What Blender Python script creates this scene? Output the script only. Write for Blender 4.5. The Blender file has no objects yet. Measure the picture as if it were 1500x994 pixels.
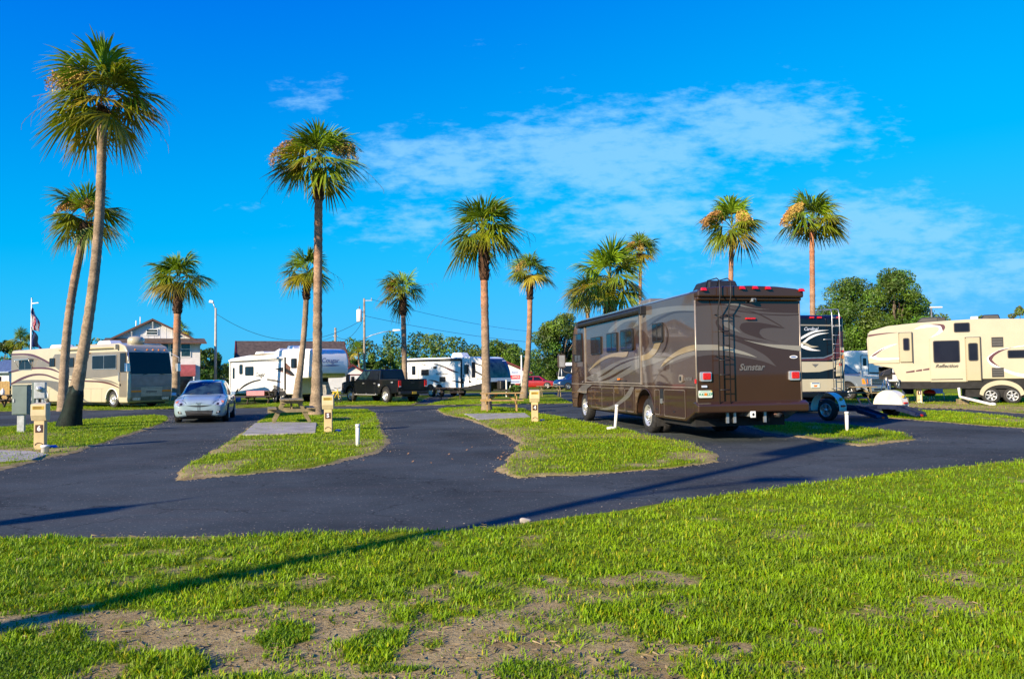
import bpy, bmesh, math, random
import numpy as np
from mathutils import Vector, Matrix
from mathutils.bvhtree import BVHTree

random.seed(11)
rng = np.random.default_rng(11)
SC = bpy.context.scene
COL = SC.collection
PI = math.pi
R = math.radians

# ------------------------------------------------------------------ camera model (used to turn photo measurements into metres)
FPX = 1144.0
EYE = 1.55
PITCH = math.atan((548.5 - 497) / FPX)
ROLL = R(0.72)
FWD = Vector((0, math.cos(PITCH), math.sin(PITCH)))
_u0 = Vector((0, -math.sin(PITCH), math.cos(PITCH)))
_r0 = Vector((1, 0, 0))
RIGHT = _r0 * math.cos(ROLL) - _u0 * math.sin(ROLL)
UP = _u0 * math.cos(ROLL) + _r0 * math.sin(ROLL)

def ray(px, py):
    return RIGHT * ((px - 750) / FPX) + UP * ((497 - py) / FPX) + FWD

def gnd(px, py, z=0.0):
    d = ray(px, py)
    t = (z - EYE) / d.z
    return (d.x * t, d.y * t)

def at(px, py, Y):
    d = ray(px, py)
    t = Y / d.y
    return Vector((d.x * t, Y, EYE + d.z * t))

# ------------------------------------------------------------------ materials
MATS = {}
def pm(name, col, rough=0.5, metal=0.0, coat=0.0, var=0.12, scale=6.0, bump=0.0, bscale=None, spec=0.5, col2=None, emit=None, tint=False, trans=0.0, detail=4.0):
    """Principled material with procedural colour variation (object coordinates) and optional bump."""
    if name in MATS:
        return MATS[name]
    m = bpy.data.materials.new(name)
    m.use_nodes = True
    nt = m.node_tree
    N, L = nt.nodes, nt.links
    b = N['Principled BSDF']
    tc = N.new('ShaderNodeTexCoord')
    nz = N.new('ShaderNodeTexNoise')
    nz.inputs['Scale'].default_value = scale
    nz.inputs['Detail'].default_value = detail
    L.new(tc.outputs['Object'], nz.inputs['Vector'])
    mx = N.new('ShaderNodeMix'); mx.data_type = 'RGBA'
    c2 = col2 if col2 else tuple(max(0, c * (1 - 2 * var)) for c in col)
    c1 = col if col2 else tuple(min(1, c * (1 + var)) for c in col)
    mx.inputs[6].default_value = (*c1, 1)
    mx.inputs[7].default_value = (*c2, 1)
    mr = N.new('ShaderNodeMapRange')
    mr.inputs[1].default_value = 0.35; mr.inputs[2].default_value = 0.68
    L.new(nz.outputs['Fac'], mr.inputs[0])
    L.new(mr.outputs[0], mx.inputs[0])
    out = mx.outputs[2]
    if tint:
        at_ = N.new('ShaderNodeAttribute'); at_.attribute_name = 'tint'
        mm = N.new('ShaderNodeMix'); mm.data_type = 'RGBA'; mm.blend_type = 'MULTIPLY'
        mm.inputs[0].default_value = 1
        L.new(out, mm.inputs[6]); L.new(at_.outputs['Color'], mm.inputs[7])
        out = mm.outputs[2]
    L.new(out, b.inputs['Base Color'])
    b.inputs['Roughness'].default_value = rough
    b.inputs['Metallic'].default_value = metal
    b.inputs['Coat Weight'].default_value = coat
    b.inputs['Coat Roughness'].default_value = 0.03
    b.inputs['Specular IOR Level'].default_value = spec
    if bump:
        n2 = N.new('ShaderNodeTexNoise')
        n2.inputs['Scale'].default_value = bscale or scale * 3
        n2.inputs['Detail'].default_value = 5
        L.new(tc.outputs['Object'], n2.inputs['Vector'])
        bp = N.new('ShaderNodeBump')
        bp.inputs['Strength'].default_value = bump
        bp.inputs['Distance'].default_value = 0.02
        L.new(n2.outputs['Fac'], bp.inputs['Height'])
        L.new(bp.outputs['Normal'], b.inputs['Normal'])
        if coat:
            L.new(bp.outputs['Normal'], b.inputs['Coat Normal'])
    if emit:
        b.inputs['Emission Color'].default_value = (*emit, 1)
        b.inputs['Emission Strength'].default_value = 1.0
    if trans:
        tr = N.new('ShaderNodeBsdfTranslucent')
        L.new(out, tr.inputs['Color'])
        ms = N.new('ShaderNodeMixShader'); ms.inputs[0].default_value = trans
        L.new(b.outputs[0], ms.inputs[1]); L.new(tr.outputs[0], ms.inputs[2])
        L.new(ms.outputs[0], N['Material Output'].inputs['Surface'])
    MATS[name] = m
    return m

# ------------------------------------------------------------------ mesh builder
class MB:
    def __init__(self):
        self.v = []; self.f = []; self.mi = []; self.sm = []; self.ms = []; self.c = []
        self.hasc = False
        self.lay = 0
    def mat(self, m):
        if m not in self.ms:
            self.ms.append(m)
        return self.ms.index(m)
    def add(self, vs, fs, m, smooth=False, col=None):
        k = len(self.v)
        self.v.extend([tuple(p) for p in vs])
        if col is None:
            self.c.extend([(1, 1, 1)] * len(vs))
        else:
            self.hasc = True
            self.c.extend(col if isinstance(col, list) else [col] * len(vs))
        i = self.mat(m)
        for f in fs:
            self.f.append(tuple(k + j for j in f)); self.mi.append(i); self.sm.append(smooth)
        return self
    def box(self, x0, x1, y0, y1, z0, z1, m):
        vs = [(x, y, z) for x in (x0, x1) for y in (y0, y1) for z in (z0, z1)]
        fs = [(0, 1, 3, 2), (4, 6, 7, 5), (0, 4, 5, 1), (2, 3, 7, 6), (0, 2, 6, 4), (1, 5, 7, 3)]
        return self.add(vs, fs, m)
    def hexa(self, bot, top, m):
        """bot, top: four points each in the same order"""
        vs = list(bot) + list(top)
        fs = [(3, 2, 1, 0), (4, 5, 6, 7)] + [(i, (i + 1) % 4, 4 + (i + 1) % 4, 4 + i) for i in range(4)]
        return self.add(vs, fs, m)
    def beam(self, p0, p1, w, h, m, up=(0, 0, 1)):
        p0 = Vector(p0); p1 = Vector(p1)
        d = (p1 - p0).normalized(); u = Vector(up)
        s = d.cross(u)
        if s.length < 1e-4:
            s = d.cross(Vector((1, 0, 0)))
        s.normalize(); u = s.cross(d).normalized()
        q = lambda p: [p - s * w / 2 - u * h / 2, p + s * w / 2 - u * h / 2, p + s * w / 2 + u * h / 2, p - s * w / 2 + u * h / 2]
        return self.hexa(q(p0), q(p1), m)
    def tube(self, pts, rad, n, m, caps=True, smooth=True, col=None):
        pts = [Vector(p) for p in pts]
        if not isinstance(rad, (list, tuple)):
            rad = [rad] * len(pts)
        vs = []; fs = []; cs = []
        prev = None
        for i, p in enumerate(pts):
            d = (pts[min(i + 1, len(pts) - 1)] - pts[max(i - 1, 0)]).normalized()
            if prev is None:
                a = Vector((0, 0, 1)) if abs(d.z) < 0.9 else Vector((1, 0, 0))
                s = d.cross(a).normalized()
            else:
                s = (prev - d * prev.dot(d)).normalized()
            prev = s
            t = d.cross(s)
            for k in range(n):
                a = 2 * PI * k / n
                vs.append(p + (s * math.cos(a) + t * math.sin(a)) * rad[i])
                if isinstance(col, list): cs.append(col[i])
        for i in range(len(pts) - 1):
            for k in range(n):
                fs.append((i * n + k, i * n + (k + 1) % n, (i + 1) * n + (k + 1) % n, (i + 1) * n + k))
        if caps:
            fs.append(tuple(range(n - 1, -1, -1))); fs.append(tuple((len(pts) - 1) * n + k for k in range(n)))
        return self.add(vs, fs, m, smooth, cs if isinstance(col, list) else col)
    def cyl(self, p0, p1, r, n, m, r1=None):
        return self.tube([p0, p1], [r, r if r1 is None else r1], n, m)
    def prism(self, poly, ax, a0, a1, m):
        """poly in the two other axes (order x,y,z without ax), extruded along ax"""
        def P(p, a):
            return {'x': (a, p[0], p[1]), 'y': (p[0], a, p[1]), 'z': (p[0], p[1], a)}[ax]
        n = len(poly)
        vs = [P(p, a0) for p in poly] + [P(p, a1) for p in poly]
        fs = [tuple(range(n))[::-1], tuple(range(n, 2 * n))] + [(i, (i + 1) % n, n + (i + 1) % n, n + i) for i in range(n)]
        return self.add(vs, fs, m)
    def flat(self, poly, ax, a, m, step=0.0012, sgn=1, smooth=False):
        """a flat decal polygon; every one gets its own small offset so none share a plane"""
        self.lay += 1
        a = a + sgn * step * self.lay
        if smooth:
            poly = smooth_poly(poly)
        def P(p):
            return {'x': (a, p[0], p[1]), 'y': (p[0], a, p[1]), 'z': (p[0], p[1], a)}[ax]
        return self.add([P(p) for p in poly], [tuple(range(len(poly)))], m)
    def lathe(self, prof, n, m, ax='z', o=(0, 0, 0), smooth=True, caps=False):
        """prof: list of (radius, height)"""
        vs = []; fs = []
        for r, h in prof:
            for k in range(n):
                a = 2 * PI * k / n
                c, s = r * math.cos(a), r * math.sin(a)
                p = {'z': (c, s, h), 'y': (c, h, s), 'x': (h, c, s)}[ax]
                vs.append((p[0] + o[0], p[1] + o[1], p[2] + o[2]))
        for i in range(len(prof) - 1):
            for k in range(n):
                fs.append((i * n + k, i * n + (k + 1) % n, (i + 1) * n + (k + 1) % n, (i + 1) * n + k))
        if caps:
            fs.append(tuple(range(n))[::-1]); fs.append(tuple((len(prof) - 1) * n + k for k in range(n)))
        return self.add(vs, fs, m, smooth)
    def text(self, s, size, m, o, ux, uy, shear=0.0, bold=0.0):
        """flat lettering, centred on o, in the plane of ux (reading direction) and uy"""
        V, F = text_geo(s, size, shear, bold)
        o = Vector(o); ux = Vector(ux); uy = Vector(uy)
        return self.add([o + ux * p[0] + uy * p[1] for p in V], F, m)
    def project(self, bvh, poly, ax, m, off=0.006, cuts=3):
        """drape a polygon onto a body: ax is the side it is seen from ('+x','-x','+y','-y','+z')"""
        bm = bmesh.new()
        vs = [bm.verts.new((p[0], p[1], 0)) for p in poly]
        bm.faces.new(vs)
        bmesh.ops.triangulate(bm, faces=bm.faces[:])
        for _ in range(cuts):
            bmesh.ops.subdivide_edges(bm, edges=bm.edges[:], cuts=1, use_grid_fill=True)
            bmesh.ops.triangulate(bm, faces=bm.faces[:])
        s = 1 if ax[0] == '+' else -1
        out = []; last = 0
        for v in bm.verts:
            a, b = v.co.x, v.co.y
            if ax[1] == 'x': o = Vector((s * 20, a, b)); d = Vector((-s, 0, 0))
            elif ax[1] == 'y': o = Vector((a, s * 20, b)); d = Vector((0, -s, 0))
            else: o = Vector((a, b, 20)); d = Vector((0, 0, -1))
            h = bvh.ray_cast(o, d)
            if h[0] is None:
                q = o.copy(); q['xyz'.index(ax[1])] = last
                out.append(q)
            else:
                last = h[0]['xyz'.index(ax[1])]
                out.append(h[0] - d * off)
        bm.verts.index_update()
        fs = [tuple(v.index for v in f.verts) for f in bm.faces]
        bm.free()
        return self.add(out, fs, m, True)
    def bvh(self):
        return BVHTree.FromPolygons([Vector(p) for p in self.v], self.f)
    def build(self, name, parent=None, bevel=0.0, seg=2, label=None, rounded=False):
        me = bpy.data.meshes.new(name)
        me.from_pydata([tuple(p) for p in self.v], [], self.f)
        for m in self.ms:
            me.materials.append(m)
        me.polygons.foreach_set('material_index', self.mi)
        me.polygons.foreach_set('use_smooth', self.sm)
        if self.hasc:
            a = me.attributes.new('tint', 'FLOAT_COLOR', 'POINT')
            a.data.foreach_set('color', np.c_[np.array(self.c, dtype=np.float32), np.ones(len(self.c), dtype=np.float32)].ravel())
        if bevel:
            bm = bmesh.new(); bm.from_mesh(me)
            bmesh.ops.remove_doubles(bm, verts=bm.verts[:], dist=1e-5)
            bmesh.ops.recalc_face_normals(bm, faces=bm.faces[:])
            bm.to_mesh(me); bm.free()
        me.update()
        o = bpy.data.objects.new(name, me)
        COL.objects.link(o)
        if parent is not None:
            o.parent = parent
        if bevel:
            md = o.modifiers.new('soft_edge', 'BEVEL')
            md.width = bevel; md.segments = seg; md.limit_method = 'ANGLE'; md.angle_limit = R(35)
            me.polygons.foreach_set('use_smooth', [rounded] * len(me.polygons))
            if rounded:
                me.set_sharp_from_angle(angle=R(34)); md.harden_normals = True
        if label:
            o['label'] = label
        return o

_tx = {}
def text_geo(s, size, shear, bold):
    k = (s, size, shear, bold)
    if k in _tx:
        return _tx[k]
    cu = bpy.data.curves.new('lettering', 'FONT')
    cu.body = s; cu.size = size; cu.shear = shear; cu.offset = bold
    cu.align_x = 'CENTER'; cu.align_y = 'CENTER'; cu.resolution_u = 3
    o = bpy.data.objects.new('lettering', cu)
    COL.objects.link(o)
    dg = bpy.context.evaluated_depsgraph_get()
    me = bpy.data.meshes.new_from_object(o.evaluated_get(dg))
    V = [tuple(v.co) for v in me.vertices]
    F = [tuple(p.vertices) for p in me.polygons]
    bpy.data.objects.remove(o); bpy.data.curves.remove(cu); bpy.data.meshes.remove(me)
    _tx[k] = (V, F)
    return V, F

def smooth_poly(pts, n=4):
    """closed Catmull-Rom through pts; sharp tips stay sharp"""
    P = [Vector((p[0], p[1])) for p in pts]; k = len(P); out = []
    sharp = []
    for i in range(k):
        a = P[i] - P[i - 1]; b = P[(i + 1) % k] - P[i]
        sharp.append(a.length < 1e-6 or b.length < 1e-6 or a.angle(b) > R(62))
    for i in range(k):
        p1, p2 = P[i], P[(i + 1) % k]
        p0 = p1 - (p2 - p1) * 0.5 if sharp[i] else P[i - 1]
        p3 = p2 + (p2 - p1) * 0.5 if sharp[(i + 1) % k] else P[(i + 2) % k]
        for j in range(n):
            t = j / n
            q = 0.5 * ((2 * p1) + (p2 - p0) * t + (2 * p0 - 5 * p1 + 4 * p2 - p3) * t * t + (3 * p1 - p0 - 3 * p2 + p3) * t ** 3)
            out.append((q.x, q.y))
    return out

def arc(cx, cz, r, a0, a1, n=10):
    return [(cx + r * math.cos(R(a0 + (a1 - a0) * i / n)), cz + r * math.sin(R(a0 + (a1 - a0) * i / n))) for i in range(n + 1)]

def rrect(x0, x1, z0, z1, r=0.06, n=3):
    x0, x1 = min(x0, x1), max(x0, x1); z0, z1 = min(z0, z1), max(z0, z1)
    return arc(x1 - r, z1 - r, r, 0, 90, n) + arc(x0 + r, z1 - r, r, 90, 180, n) + arc(x0 + r, z0 + r, r, 180, 270, n) + arc(x1 - r, z0 + r, r, 270, 360, n)

def tag(o, label=None, cat=None, group=None, kind=None):
    if label: o['label'] = label
    if cat: o['category'] = cat
    if group: o['group'] = group
    if kind: o['kind'] = kind
    return o

def thing(name, label, cat, loc=(0, 0, 0), hd=None, group=None):
    o = bpy.data.objects.new(name, None)
    o.empty_display_size = 0.2
    COL.objects.link(o)
    o.location = (loc[0], loc[1], loc[2] if len(loc) > 2 else 0)
    if hd is not None:
        o.rotation_euler = (0, 0, math.atan2(hd[1], hd[0]))
    return tag(o, label, cat, group)

def dup(root, loc, hd=None, label=None, name=None):
    """a copy of a thing with its parts and their sub-parts"""
    r = root.copy(); COL.objects.link(r); r.location = (loc[0], loc[1], loc[2] if len(loc) > 2 else 0)
    if hd is not None:
        r.rotation_euler = (0, 0, math.atan2(hd[1], hd[0]))
    if label: r['label'] = label
    for ch in list(root.children):
        c = ch.copy(); COL.objects.link(c); c.parent = r
        for g in list(ch.children):
            d = g.copy(); COL.objects.link(d); d.parent = c
    return r

# numpy meshes (leaves, grass, terrain grids)
def npmesh(name, V, F, mats, parent=None, col=None, attrs=None, smooth=False):
    """V (n,3); F list of int arrays, each (m,k)"""
    me = bpy.data.meshes.new(name)
    V = np.asarray(V, dtype=np.float32)
    me.vertices.add(len(V)); me.vertices.foreach_set('co', V.ravel())
    loops = np.concatenate([f.ravel() for f in F]).astype(np.int32)
    tot = np.concatenate([np.full(len(f), f.shape[1]) for f in F]).astype(np.int32)
    st = np.concatenate([[0], np.cumsum(tot)[:-1]]).astype(np.int32)
    me.loops.add(len(loops)); me.loops.foreach_set('vertex_index', loops)
    me.polygons.add(len(tot)); me.polygons.foreach_set('loop_start', st); me.polygons.foreach_set('loop_total', tot)
    if smooth:
        me.polygons.foreach_set('use_smooth', np.ones(len(tot), dtype=bool))
    for m in mats:
        me.materials.append(m)
    if col is not None:
        a = me.attributes.new('tint', 'FLOAT_COLOR', 'POINT')
        a.data.foreach_set('color', np.c_[col, np.ones(len(col))].astype(np.float32).ravel())
    for k, d in (attrs or {}).items():
        a = me.attributes.new(k, 'FLOAT', 'POINT')
        a.data.foreach_set('value', np.asarray(d, dtype=np.float32))
    me.update(calc_edges=True)
    me.validate()
    o = bpy.data.objects.new(name, me)
    COL.objects.link(o)
    if parent is not None:
        o.parent = parent
    return o

def vnoise(x, y, s, seed):
    """value noise in 0..1"""
    x = np.asarray(x) / s + seed * 17.13; y = np.asarray(y) / s - seed * 9.71
    xi = np.floor(x).astype(np.int64); yi = np.floor(y).astype(np.int64)
    fx = x - xi; fy = y - yi
    fx = fx * fx * (3 - 2 * fx); fy = fy * fy * (3 - 2 * fy)
    def h(a, b):
        n = (a * 374761393 + b * 668265263 + seed * 144269) & 0x7fffffff
        n = ((n ^ (n >> 13)) * 1274126177) & 0x7fffffff
        n = n ^ (n >> 16)
        return (n & 0xffff) / 65535.0
    return (h(xi, yi) * (1 - fx) + h(xi + 1, yi) * fx) * (1 - fy) + (h(xi, yi + 1) * (1 - fx) + h(xi + 1, yi + 1) * fx) * fy

def fbm(x, y, s, seed, o=4):
    t = 0; a = 1; w = 0
    for i in range(o):
        t = t + a * vnoise(x, y, s / 2 ** i, seed + i * 31); w += a; a *= 0.55
    return t / w

def inside(poly, x, y):
    c = np.zeros(x.shape, dtype=bool); n = len(poly)
    for i in range(n):
        (x0, y0), (x1, y1) = poly[i], poly[(i + 1) % n]
        k = ((y0 > y) != (y1 > y))
        xx = (x1 - x0) * (y - y0) / ((y1 - y0) if abs(y1 - y0) > 1e-9 else 1e-9) + x0
        c ^= k & (x < xx)
    return c

def edge_dist(poly, x, y, closed=True):
    d = np.full(x.shape, 1e9); n = len(poly)
    for i in range(n if closed else n - 1):
        (x0, y0), (x1, y1) = poly[i], poly[(i + 1) % n]
        dx, dy = x1 - x0, y1 - y0
        t = np.clip(((x - x0) * dx + (y - y0) * dy) / max(dx * dx + dy * dy, 1e-9), 0, 1)
        d = np.minimum(d, np.hypot(x - x0 - t * dx, y - y0 - t * dy))
    return d
# ------------------------------------------------------------------ shared materials
WHITE = pm('white_gelcoat', (0.80, 0.80, 0.78), 0.3, coat=0.5, var=0.03, scale=1.5)
CREAMP = pm('cream_paint', (0.45, 0.405, 0.285), 0.3, coat=0.6, var=0.03, scale=1.2)
CREAMD = pm('cream_panel', (0.39, 0.345, 0.22), 0.35, coat=0.5, var=0.03, scale=1.2)
TAUPE = pm('taupe_paint', (0.18, 0.155, 0.12), 0.35, coat=0.7, var=0.05, scale=1.4)
MAROON = pm('maroon_paint', (0.075, 0.014, 0.016), 0.35, coat=0.6, var=0.06)
GREYSW = pm('grey_decal', (0.13, 0.125, 0.12), 0.4, coat=0.4, var=0.06)
BROWN = pm('brown_metallic_paint', (0.037, 0.0175, 0.0095), 0.5, metal=0.0, coat=0.8, spec=0.2, var=0.05, scale=0.7, bump=0.004, bscale=0.9)
GREYB = pm('taupe_metallic_paint', (0.068, 0.052, 0.046), 0.5, metal=0.0, coat=0.8, spec=0.2, var=0.05, scale=0.7, bump=0.004, bscale=0.9)
GREYL = pm('silver_decal_paint', (0.125, 0.115, 0.105), 0.5, coat=0.8, spec=0.2, var=0.05, scale=0.7)
TANP = pm('tan_decal_paint', (0.27, 0.20, 0.10), 0.4, metal=0.1, coat=0.9, var=0.05, scale=0.7)
CREAMR = pm('pale_decal_paint', (0.26, 0.235, 0.185), 0.4, metal=0.1, coat=0.8, var=0.05, scale=0.7)
BLACKP = pm('black_truck_paint', (0.004, 0.005, 0.007), 0.3, coat=0.35, spec=0.3, var=0.1)
NAVYB = pm('blue_black_paint', (0.004, 0.005, 0.009), 0.3, coat=0.4, spec=0.35, var=0.1)
SILVERB = pm('silver_blue_paint', (0.31, 0.42, 0.46), 0.35, metal=0.2, coat=0.9, var=0.03, scale=2)
SILVERT = pm('silver_truck_paint', (0.20, 0.24, 0.29), 0.32, metal=0.3, coat=0.9, var=0.03, scale=2)
BLUEP = pm('dark_blue_paint', (0.010, 0.028, 0.085), 0.3, coat=0.9, var=0.1)
REDP = pm('red_car_paint', (0.30, 0.008, 0.010), 0.3, coat=0.9, var=0.08)
GLASS = pm('dark_tinted_glass', (0.008, 0.009, 0.011), 0.04, var=0.2, scale=1.0, spec=0.4, bump=0.01, bscale=1.5)
GLASSB = pm('blue_green_glass', (0.02, 0.045, 0.05), 0.05, var=0.4, scale=3.0, spec=0.7)
BLACK = pm('black_plastic', (0.014, 0.014, 0.015), 0.5, var=0.2)
DARK = pm('underbody_black', (0.010, 0.010, 0.011), 0.8, var=0.3)
RUBBER = pm('tyre_rubber', (0.020, 0.019, 0.019), 0.75, var=0.3, scale=14, bump=0.2, bscale=40)
CHROME = pm('polished_aluminium', (0.66, 0.66, 0.66), 0.24, metal=0.65, var=0.06, scale=9)
ALU = pm('brushed_aluminium', (0.55, 0.55, 0.55), 0.35, metal=0.85, var=0.08, scale=12)
TRIM = pm('taupe_trim_metal', (0.32, 0.27, 0.22), 0.4, metal=0.4, var=0.08, scale=9)
RED = pm('red_lens', (0.55, 0.010, 0.008), 0.2, coat=0.6, var=0.15, scale=30)
AMBER = pm('amber_lens', (0.75, 0.22, 0.02), 0.2, coat=0.6, var=0.1, scale=30)
CLEAR = pm('clear_lens', (0.55, 0.58, 0.60), 0.12, metal=0.3, coat=0.8, var=0.3, scale=18)
PLASW = pm('white_plastic', (0.78, 0.78, 0.75), 0.45, var=0.05, scale=8)
PVC = pm('white_pipe_plastic', (0.78, 0.77, 0.72), 0.5, var=0.07, scale=10)
PEDC = pm('cream_pedestal_enamel', (0.58, 0.44, 0.22), 0.5, var=0.06, scale=7, bump=0.05)
PEDH = pm('cream_pedestal_cover', (0.62, 0.51, 0.29), 0.45, var=0.05, scale=7)
YELLOW = pm('ochre_label', (0.50, 0.33, 0.03), 0.5, var=0.1)
SIGNB = pm('brown_number_plate', (0.065, 0.022, 0.016), 0.5, var=0.1)
INK = pm('white_lettering', (0.80, 0.80, 0.78), 0.5, var=0.02)
GALV = pm('galvanised_steel', (0.42, 0.44, 0.45), 0.45, metal=0.7, var=0.12, scale=12)
GREENB = pm('grey_green_cabinet', (0.13, 0.175, 0.165), 0.45, var=0.06, scale=5)
WOODG = pm('weathered_pine_planks', (0.27, 0.21, 0.11), 0.8, var=0.25, scale=7, bump=0.3, bscale=18, col2=(0.17, 0.145, 0.075))
WOODO = pm('golden_pine_planks', (0.42, 0.27, 0.09), 0.75, var=0.2, scale=7, bump=0.2, bscale=18, col2=(0.30, 0.19, 0.07))
WOODD = pm('dark_stained_planks', (0.06, 0.045, 0.035), 0.8, var=0.25, scale=7, bump=0.2)
POLEW = pm('weathered_pole_wood', (0.30, 0.25, 0.19), 0.85, var=0.2, scale=4, bump=0.3, bscale=14)
CONC = pm('concrete', (0.36, 0.33, 0.29), 0.9, var=0.16, scale=2.2, bump=0.15, bscale=30)
CONCP = pm('concrete_pole', (0.42, 0.40, 0.35), 0.85, var=0.1, scale=2.2, bump=0.1)
SIDING = pm('white_clapboard', (0.72, 0.70, 0.68), 0.6, var=0.05, scale=2.0)
ROOFB = pm('brown_shingles', (0.085, 0.062, 0.052), 0.9, var=0.2, scale=3, bump=0.3, bscale=12)
FASCIA = pm('red_brown_fascia', (0.125, 0.062, 0.045), 0.7, var=0.1)
REDTRIM = pm('dark_red_trim', (0.11, 0.012, 0.015), 0.6, var=0.1)
AWNRED = pm('faded_red_canvas', (0.32, 0.07, 0.075), 0.8, var=0.1, scale=4)
WIRE = pm('black_cable', (0.012, 0.012, 0.014), 0.6, var=0.1)
PINK = pm('pink_tablecloth', (0.62, 0.24, 0.25), 0.85, var=0.1, scale=14)
SIGNW = pm('pale_blue_sign_panel', (0.50, 0.56, 0.66), 0.5, var=0.04)
SIGNR = pm('red_sign_paint', (0.55, 0.02, 0.03), 0.5, var=0.05)
SIGNT = pm('blue_sign_lettering', (0.08, 0.14, 0.32), 0.5, var=0.05)
FLAGR = pm('flag_red', (0.50, 0.02, 0.03), 0.8, var=0.06)
FLAGW = pm('flag_white', (0.75, 0.75, 0.75), 0.8, var=0.04)
FLAGB = pm('flag_blue', (0.015, 0.03, 0.13), 0.8, var=0.06)
BLUECAP = pm('bright_blue_plastic', (0.01, 0.12, 0.60), 0.4, var=0.1)
DOLLYB = pm('dolly_blue_steel', (0.014, 0.022, 0.055), 0.65, spec=0.15, var=0.15, scale=9)
FENDW = pm('ivory_fender', (0.74, 0.69, 0.55), 0.35, coat=0.4, var=0.04)
YELB = pm('yellow_bike_paint', (0.70, 0.46, 0.02), 0.35, coat=0.5, var=0.05)
TARP = pm('grey_tarpaulin', (0.36, 0.34, 0.31), 0.85, var=0.12, scale=6, bump=0.2)
PLATEW = pm('plate_white', (0.62, 0.70, 0.62), 0.4, var=0.05)
PLATEG = pm('plate_green', (0.02, 0.22, 0.10), 0.4, var=0.1)
PLATEO = pm('plate_orange', (0.75, 0.20, 0.02), 0.4, var=0.1)
BLUEROOF = pm('blue_grey_metal_roof', (0.28, 0.36, 0.46), 0.5, var=0.1)
LIME = pm('lime_plastic', (0.30, 0.65, 0.03), 0.5, var=0.1)
TRUNKM = pm('palm_bark', (0.27, 0.20, 0.13), 0.9, var=0.18, scale=14, bump=0.5, bscale=16, tint=True)
BOOTM = pm('palm_boots_bark', (0.07, 0.035, 0.018), 0.95, var=0.3, scale=9, bump=0.5, bscale=20, tint=True)
PAINTG = pm('dark_green_trunk_paint', (0.009, 0.026, 0.019), 0.75, var=0.25, scale=6, bump=0.4, bscale=18)
PALML = pm('palm_leaf', (0.205, 0.30, 0.012), 0.42, var=0.2, scale=2.5, tint=True, trans=0.28)
FLOWM = pm('palm_flower_spray', (0.56, 0.41, 0.13), 0.8, var=0.25, scale=12, tint=True, trans=0.2)
STEMM = pm('dry_frond_stem', (0.16, 0.075, 0.045), 0.7, var=0.2, scale=9)
LEAFM = pm('tree_leaf', (0.085, 0.165, 0.012), 0.55, var=0.3, scale=0.6, tint=True, trans=0.22)
BARK = pm('tree_bark', (0.13, 0.10, 0.07), 0.9, var=0.25, scale=4, bump=0.4)
GREYF = pm('grey_silver_front', (0.17, 0.19, 0.21), 0.3, metal=0.3, coat=0.6, var=0.1, scale=3)
SKYS = 0.092
CLOUDC = (2.3, 4.6, 6.8)
EXPO = 0.85
ASPH = (0.053, 0.064, 0.068)
# ------------------------------------------------------------------ camera, sun, sky
cam_d = bpy.data.cameras.new('camera')
cam_d.sensor_width = 36.0
cam_d.lens = FPX / 1500 * 36.0
cam_d.clip_start = 0.1; cam_d.clip_end = 4000
cam = bpy.data.objects.new('camera', cam_d)
COL.objects.link(cam)
cam.matrix_world = Matrix(((RIGHT.x, UP.x, -FWD.x, 0), (RIGHT.y, UP.y, -FWD.y, 0), (RIGHT.z, UP.z, -FWD.z, EYE), (0, 0, 0, 1)))
SC.camera = cam

SUN_EL = R(21)
SUN_TO = Vector((-0.656, -0.755, 0)).normalized() * math.cos(SUN_EL) + Vector((0, 0, math.sin(SUN_EL)))
sl = bpy.data.lights.new('sun', 'SUN')
sl.energy = 5.0; sl.angle = R(0.55); sl.color = (1.0, 0.83, 0.60)
so = bpy.data.objects.new('sun', sl); COL.objects.link(so)
so.rotation_euler = SUN_TO.to_track_quat('Z', 'Y').to_euler()
so.location = SUN_TO * 60

W = bpy.data.worlds.new('World'); SC.world = W
W.use_nodes = True
nt = W.node_tree; N = nt.nodes; L = nt.links
bg = N['Background']
sky = N.new('ShaderNodeTexSky'); sky.sky_type = 'NISHITA'
sky.sun_disc = False; sky.sun_elevation = SUN_EL
sky.sun_rotation = math.atan2(SUN_TO.x, SUN_TO.y) % (2 * PI)
sky.altitude = 0; sky.air_density = 1.0; sky.dust_density = 0.35; sky.ozone_density = 3.0
def math_node(op, a, b=None, clamp=False):
    n = N.new('ShaderNodeMath'); n.operation = op; n.use_clamp = clamp
    for i, q in enumerate((a, b)):
        if q is None: continue
        if isinstance(q, (int, float)): n.inputs[i].default_value = q
        else: L.new(q, n.inputs[i])
    return n.outputs[0]
sep = N.new('ShaderNodeSeparateColor'); L.new(sky.outputs[0], sep.inputs[0])
# the air of that evening: very clean, deep azure
cmb = N.new('ShaderNodeCombineColor')
L.new(math_node('MULTIPLY', math_node('MAXIMUM', math_node('SUBTRACT', sep.outputs[0], 2.2), 0.0), 0.17), cmb.inputs[0])
g2 = math_node('DIVIDE', sep.outputs[1], 2.55)
L.new(math_node('MULTIPLY', math_node('SUBTRACT', 1.0, math_node('POWER', 2.718, math_node('MULTIPLY', math_node('MULTIPLY', g2, g2), -1.0))), 3.3), cmb.inputs[1])
L.new(math_node('ADD', math_node('MULTIPLY', sep.outputs[2], 0.38), 4.0), cmb.inputs[2])
tc = N.new('ShaderNodeTexCoord')
sx = N.new('ShaderNodeSeparateXYZ'); L.new(tc.outputs['Generated'], sx.inputs[0])
X_, Y_, Z_ = sx.outputs
ys = math_node('MAXIMUM', Y_, 0.05)
gx = math_node('DIVIDE', X_, ys); gz = math_node('DIVIDE', Z_, ys)
def sky_pt(px, py):
    return (px - 750) / FPX, (548.5 - 0.0126 * (px - 750) - py) / FPX
total = None
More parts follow.
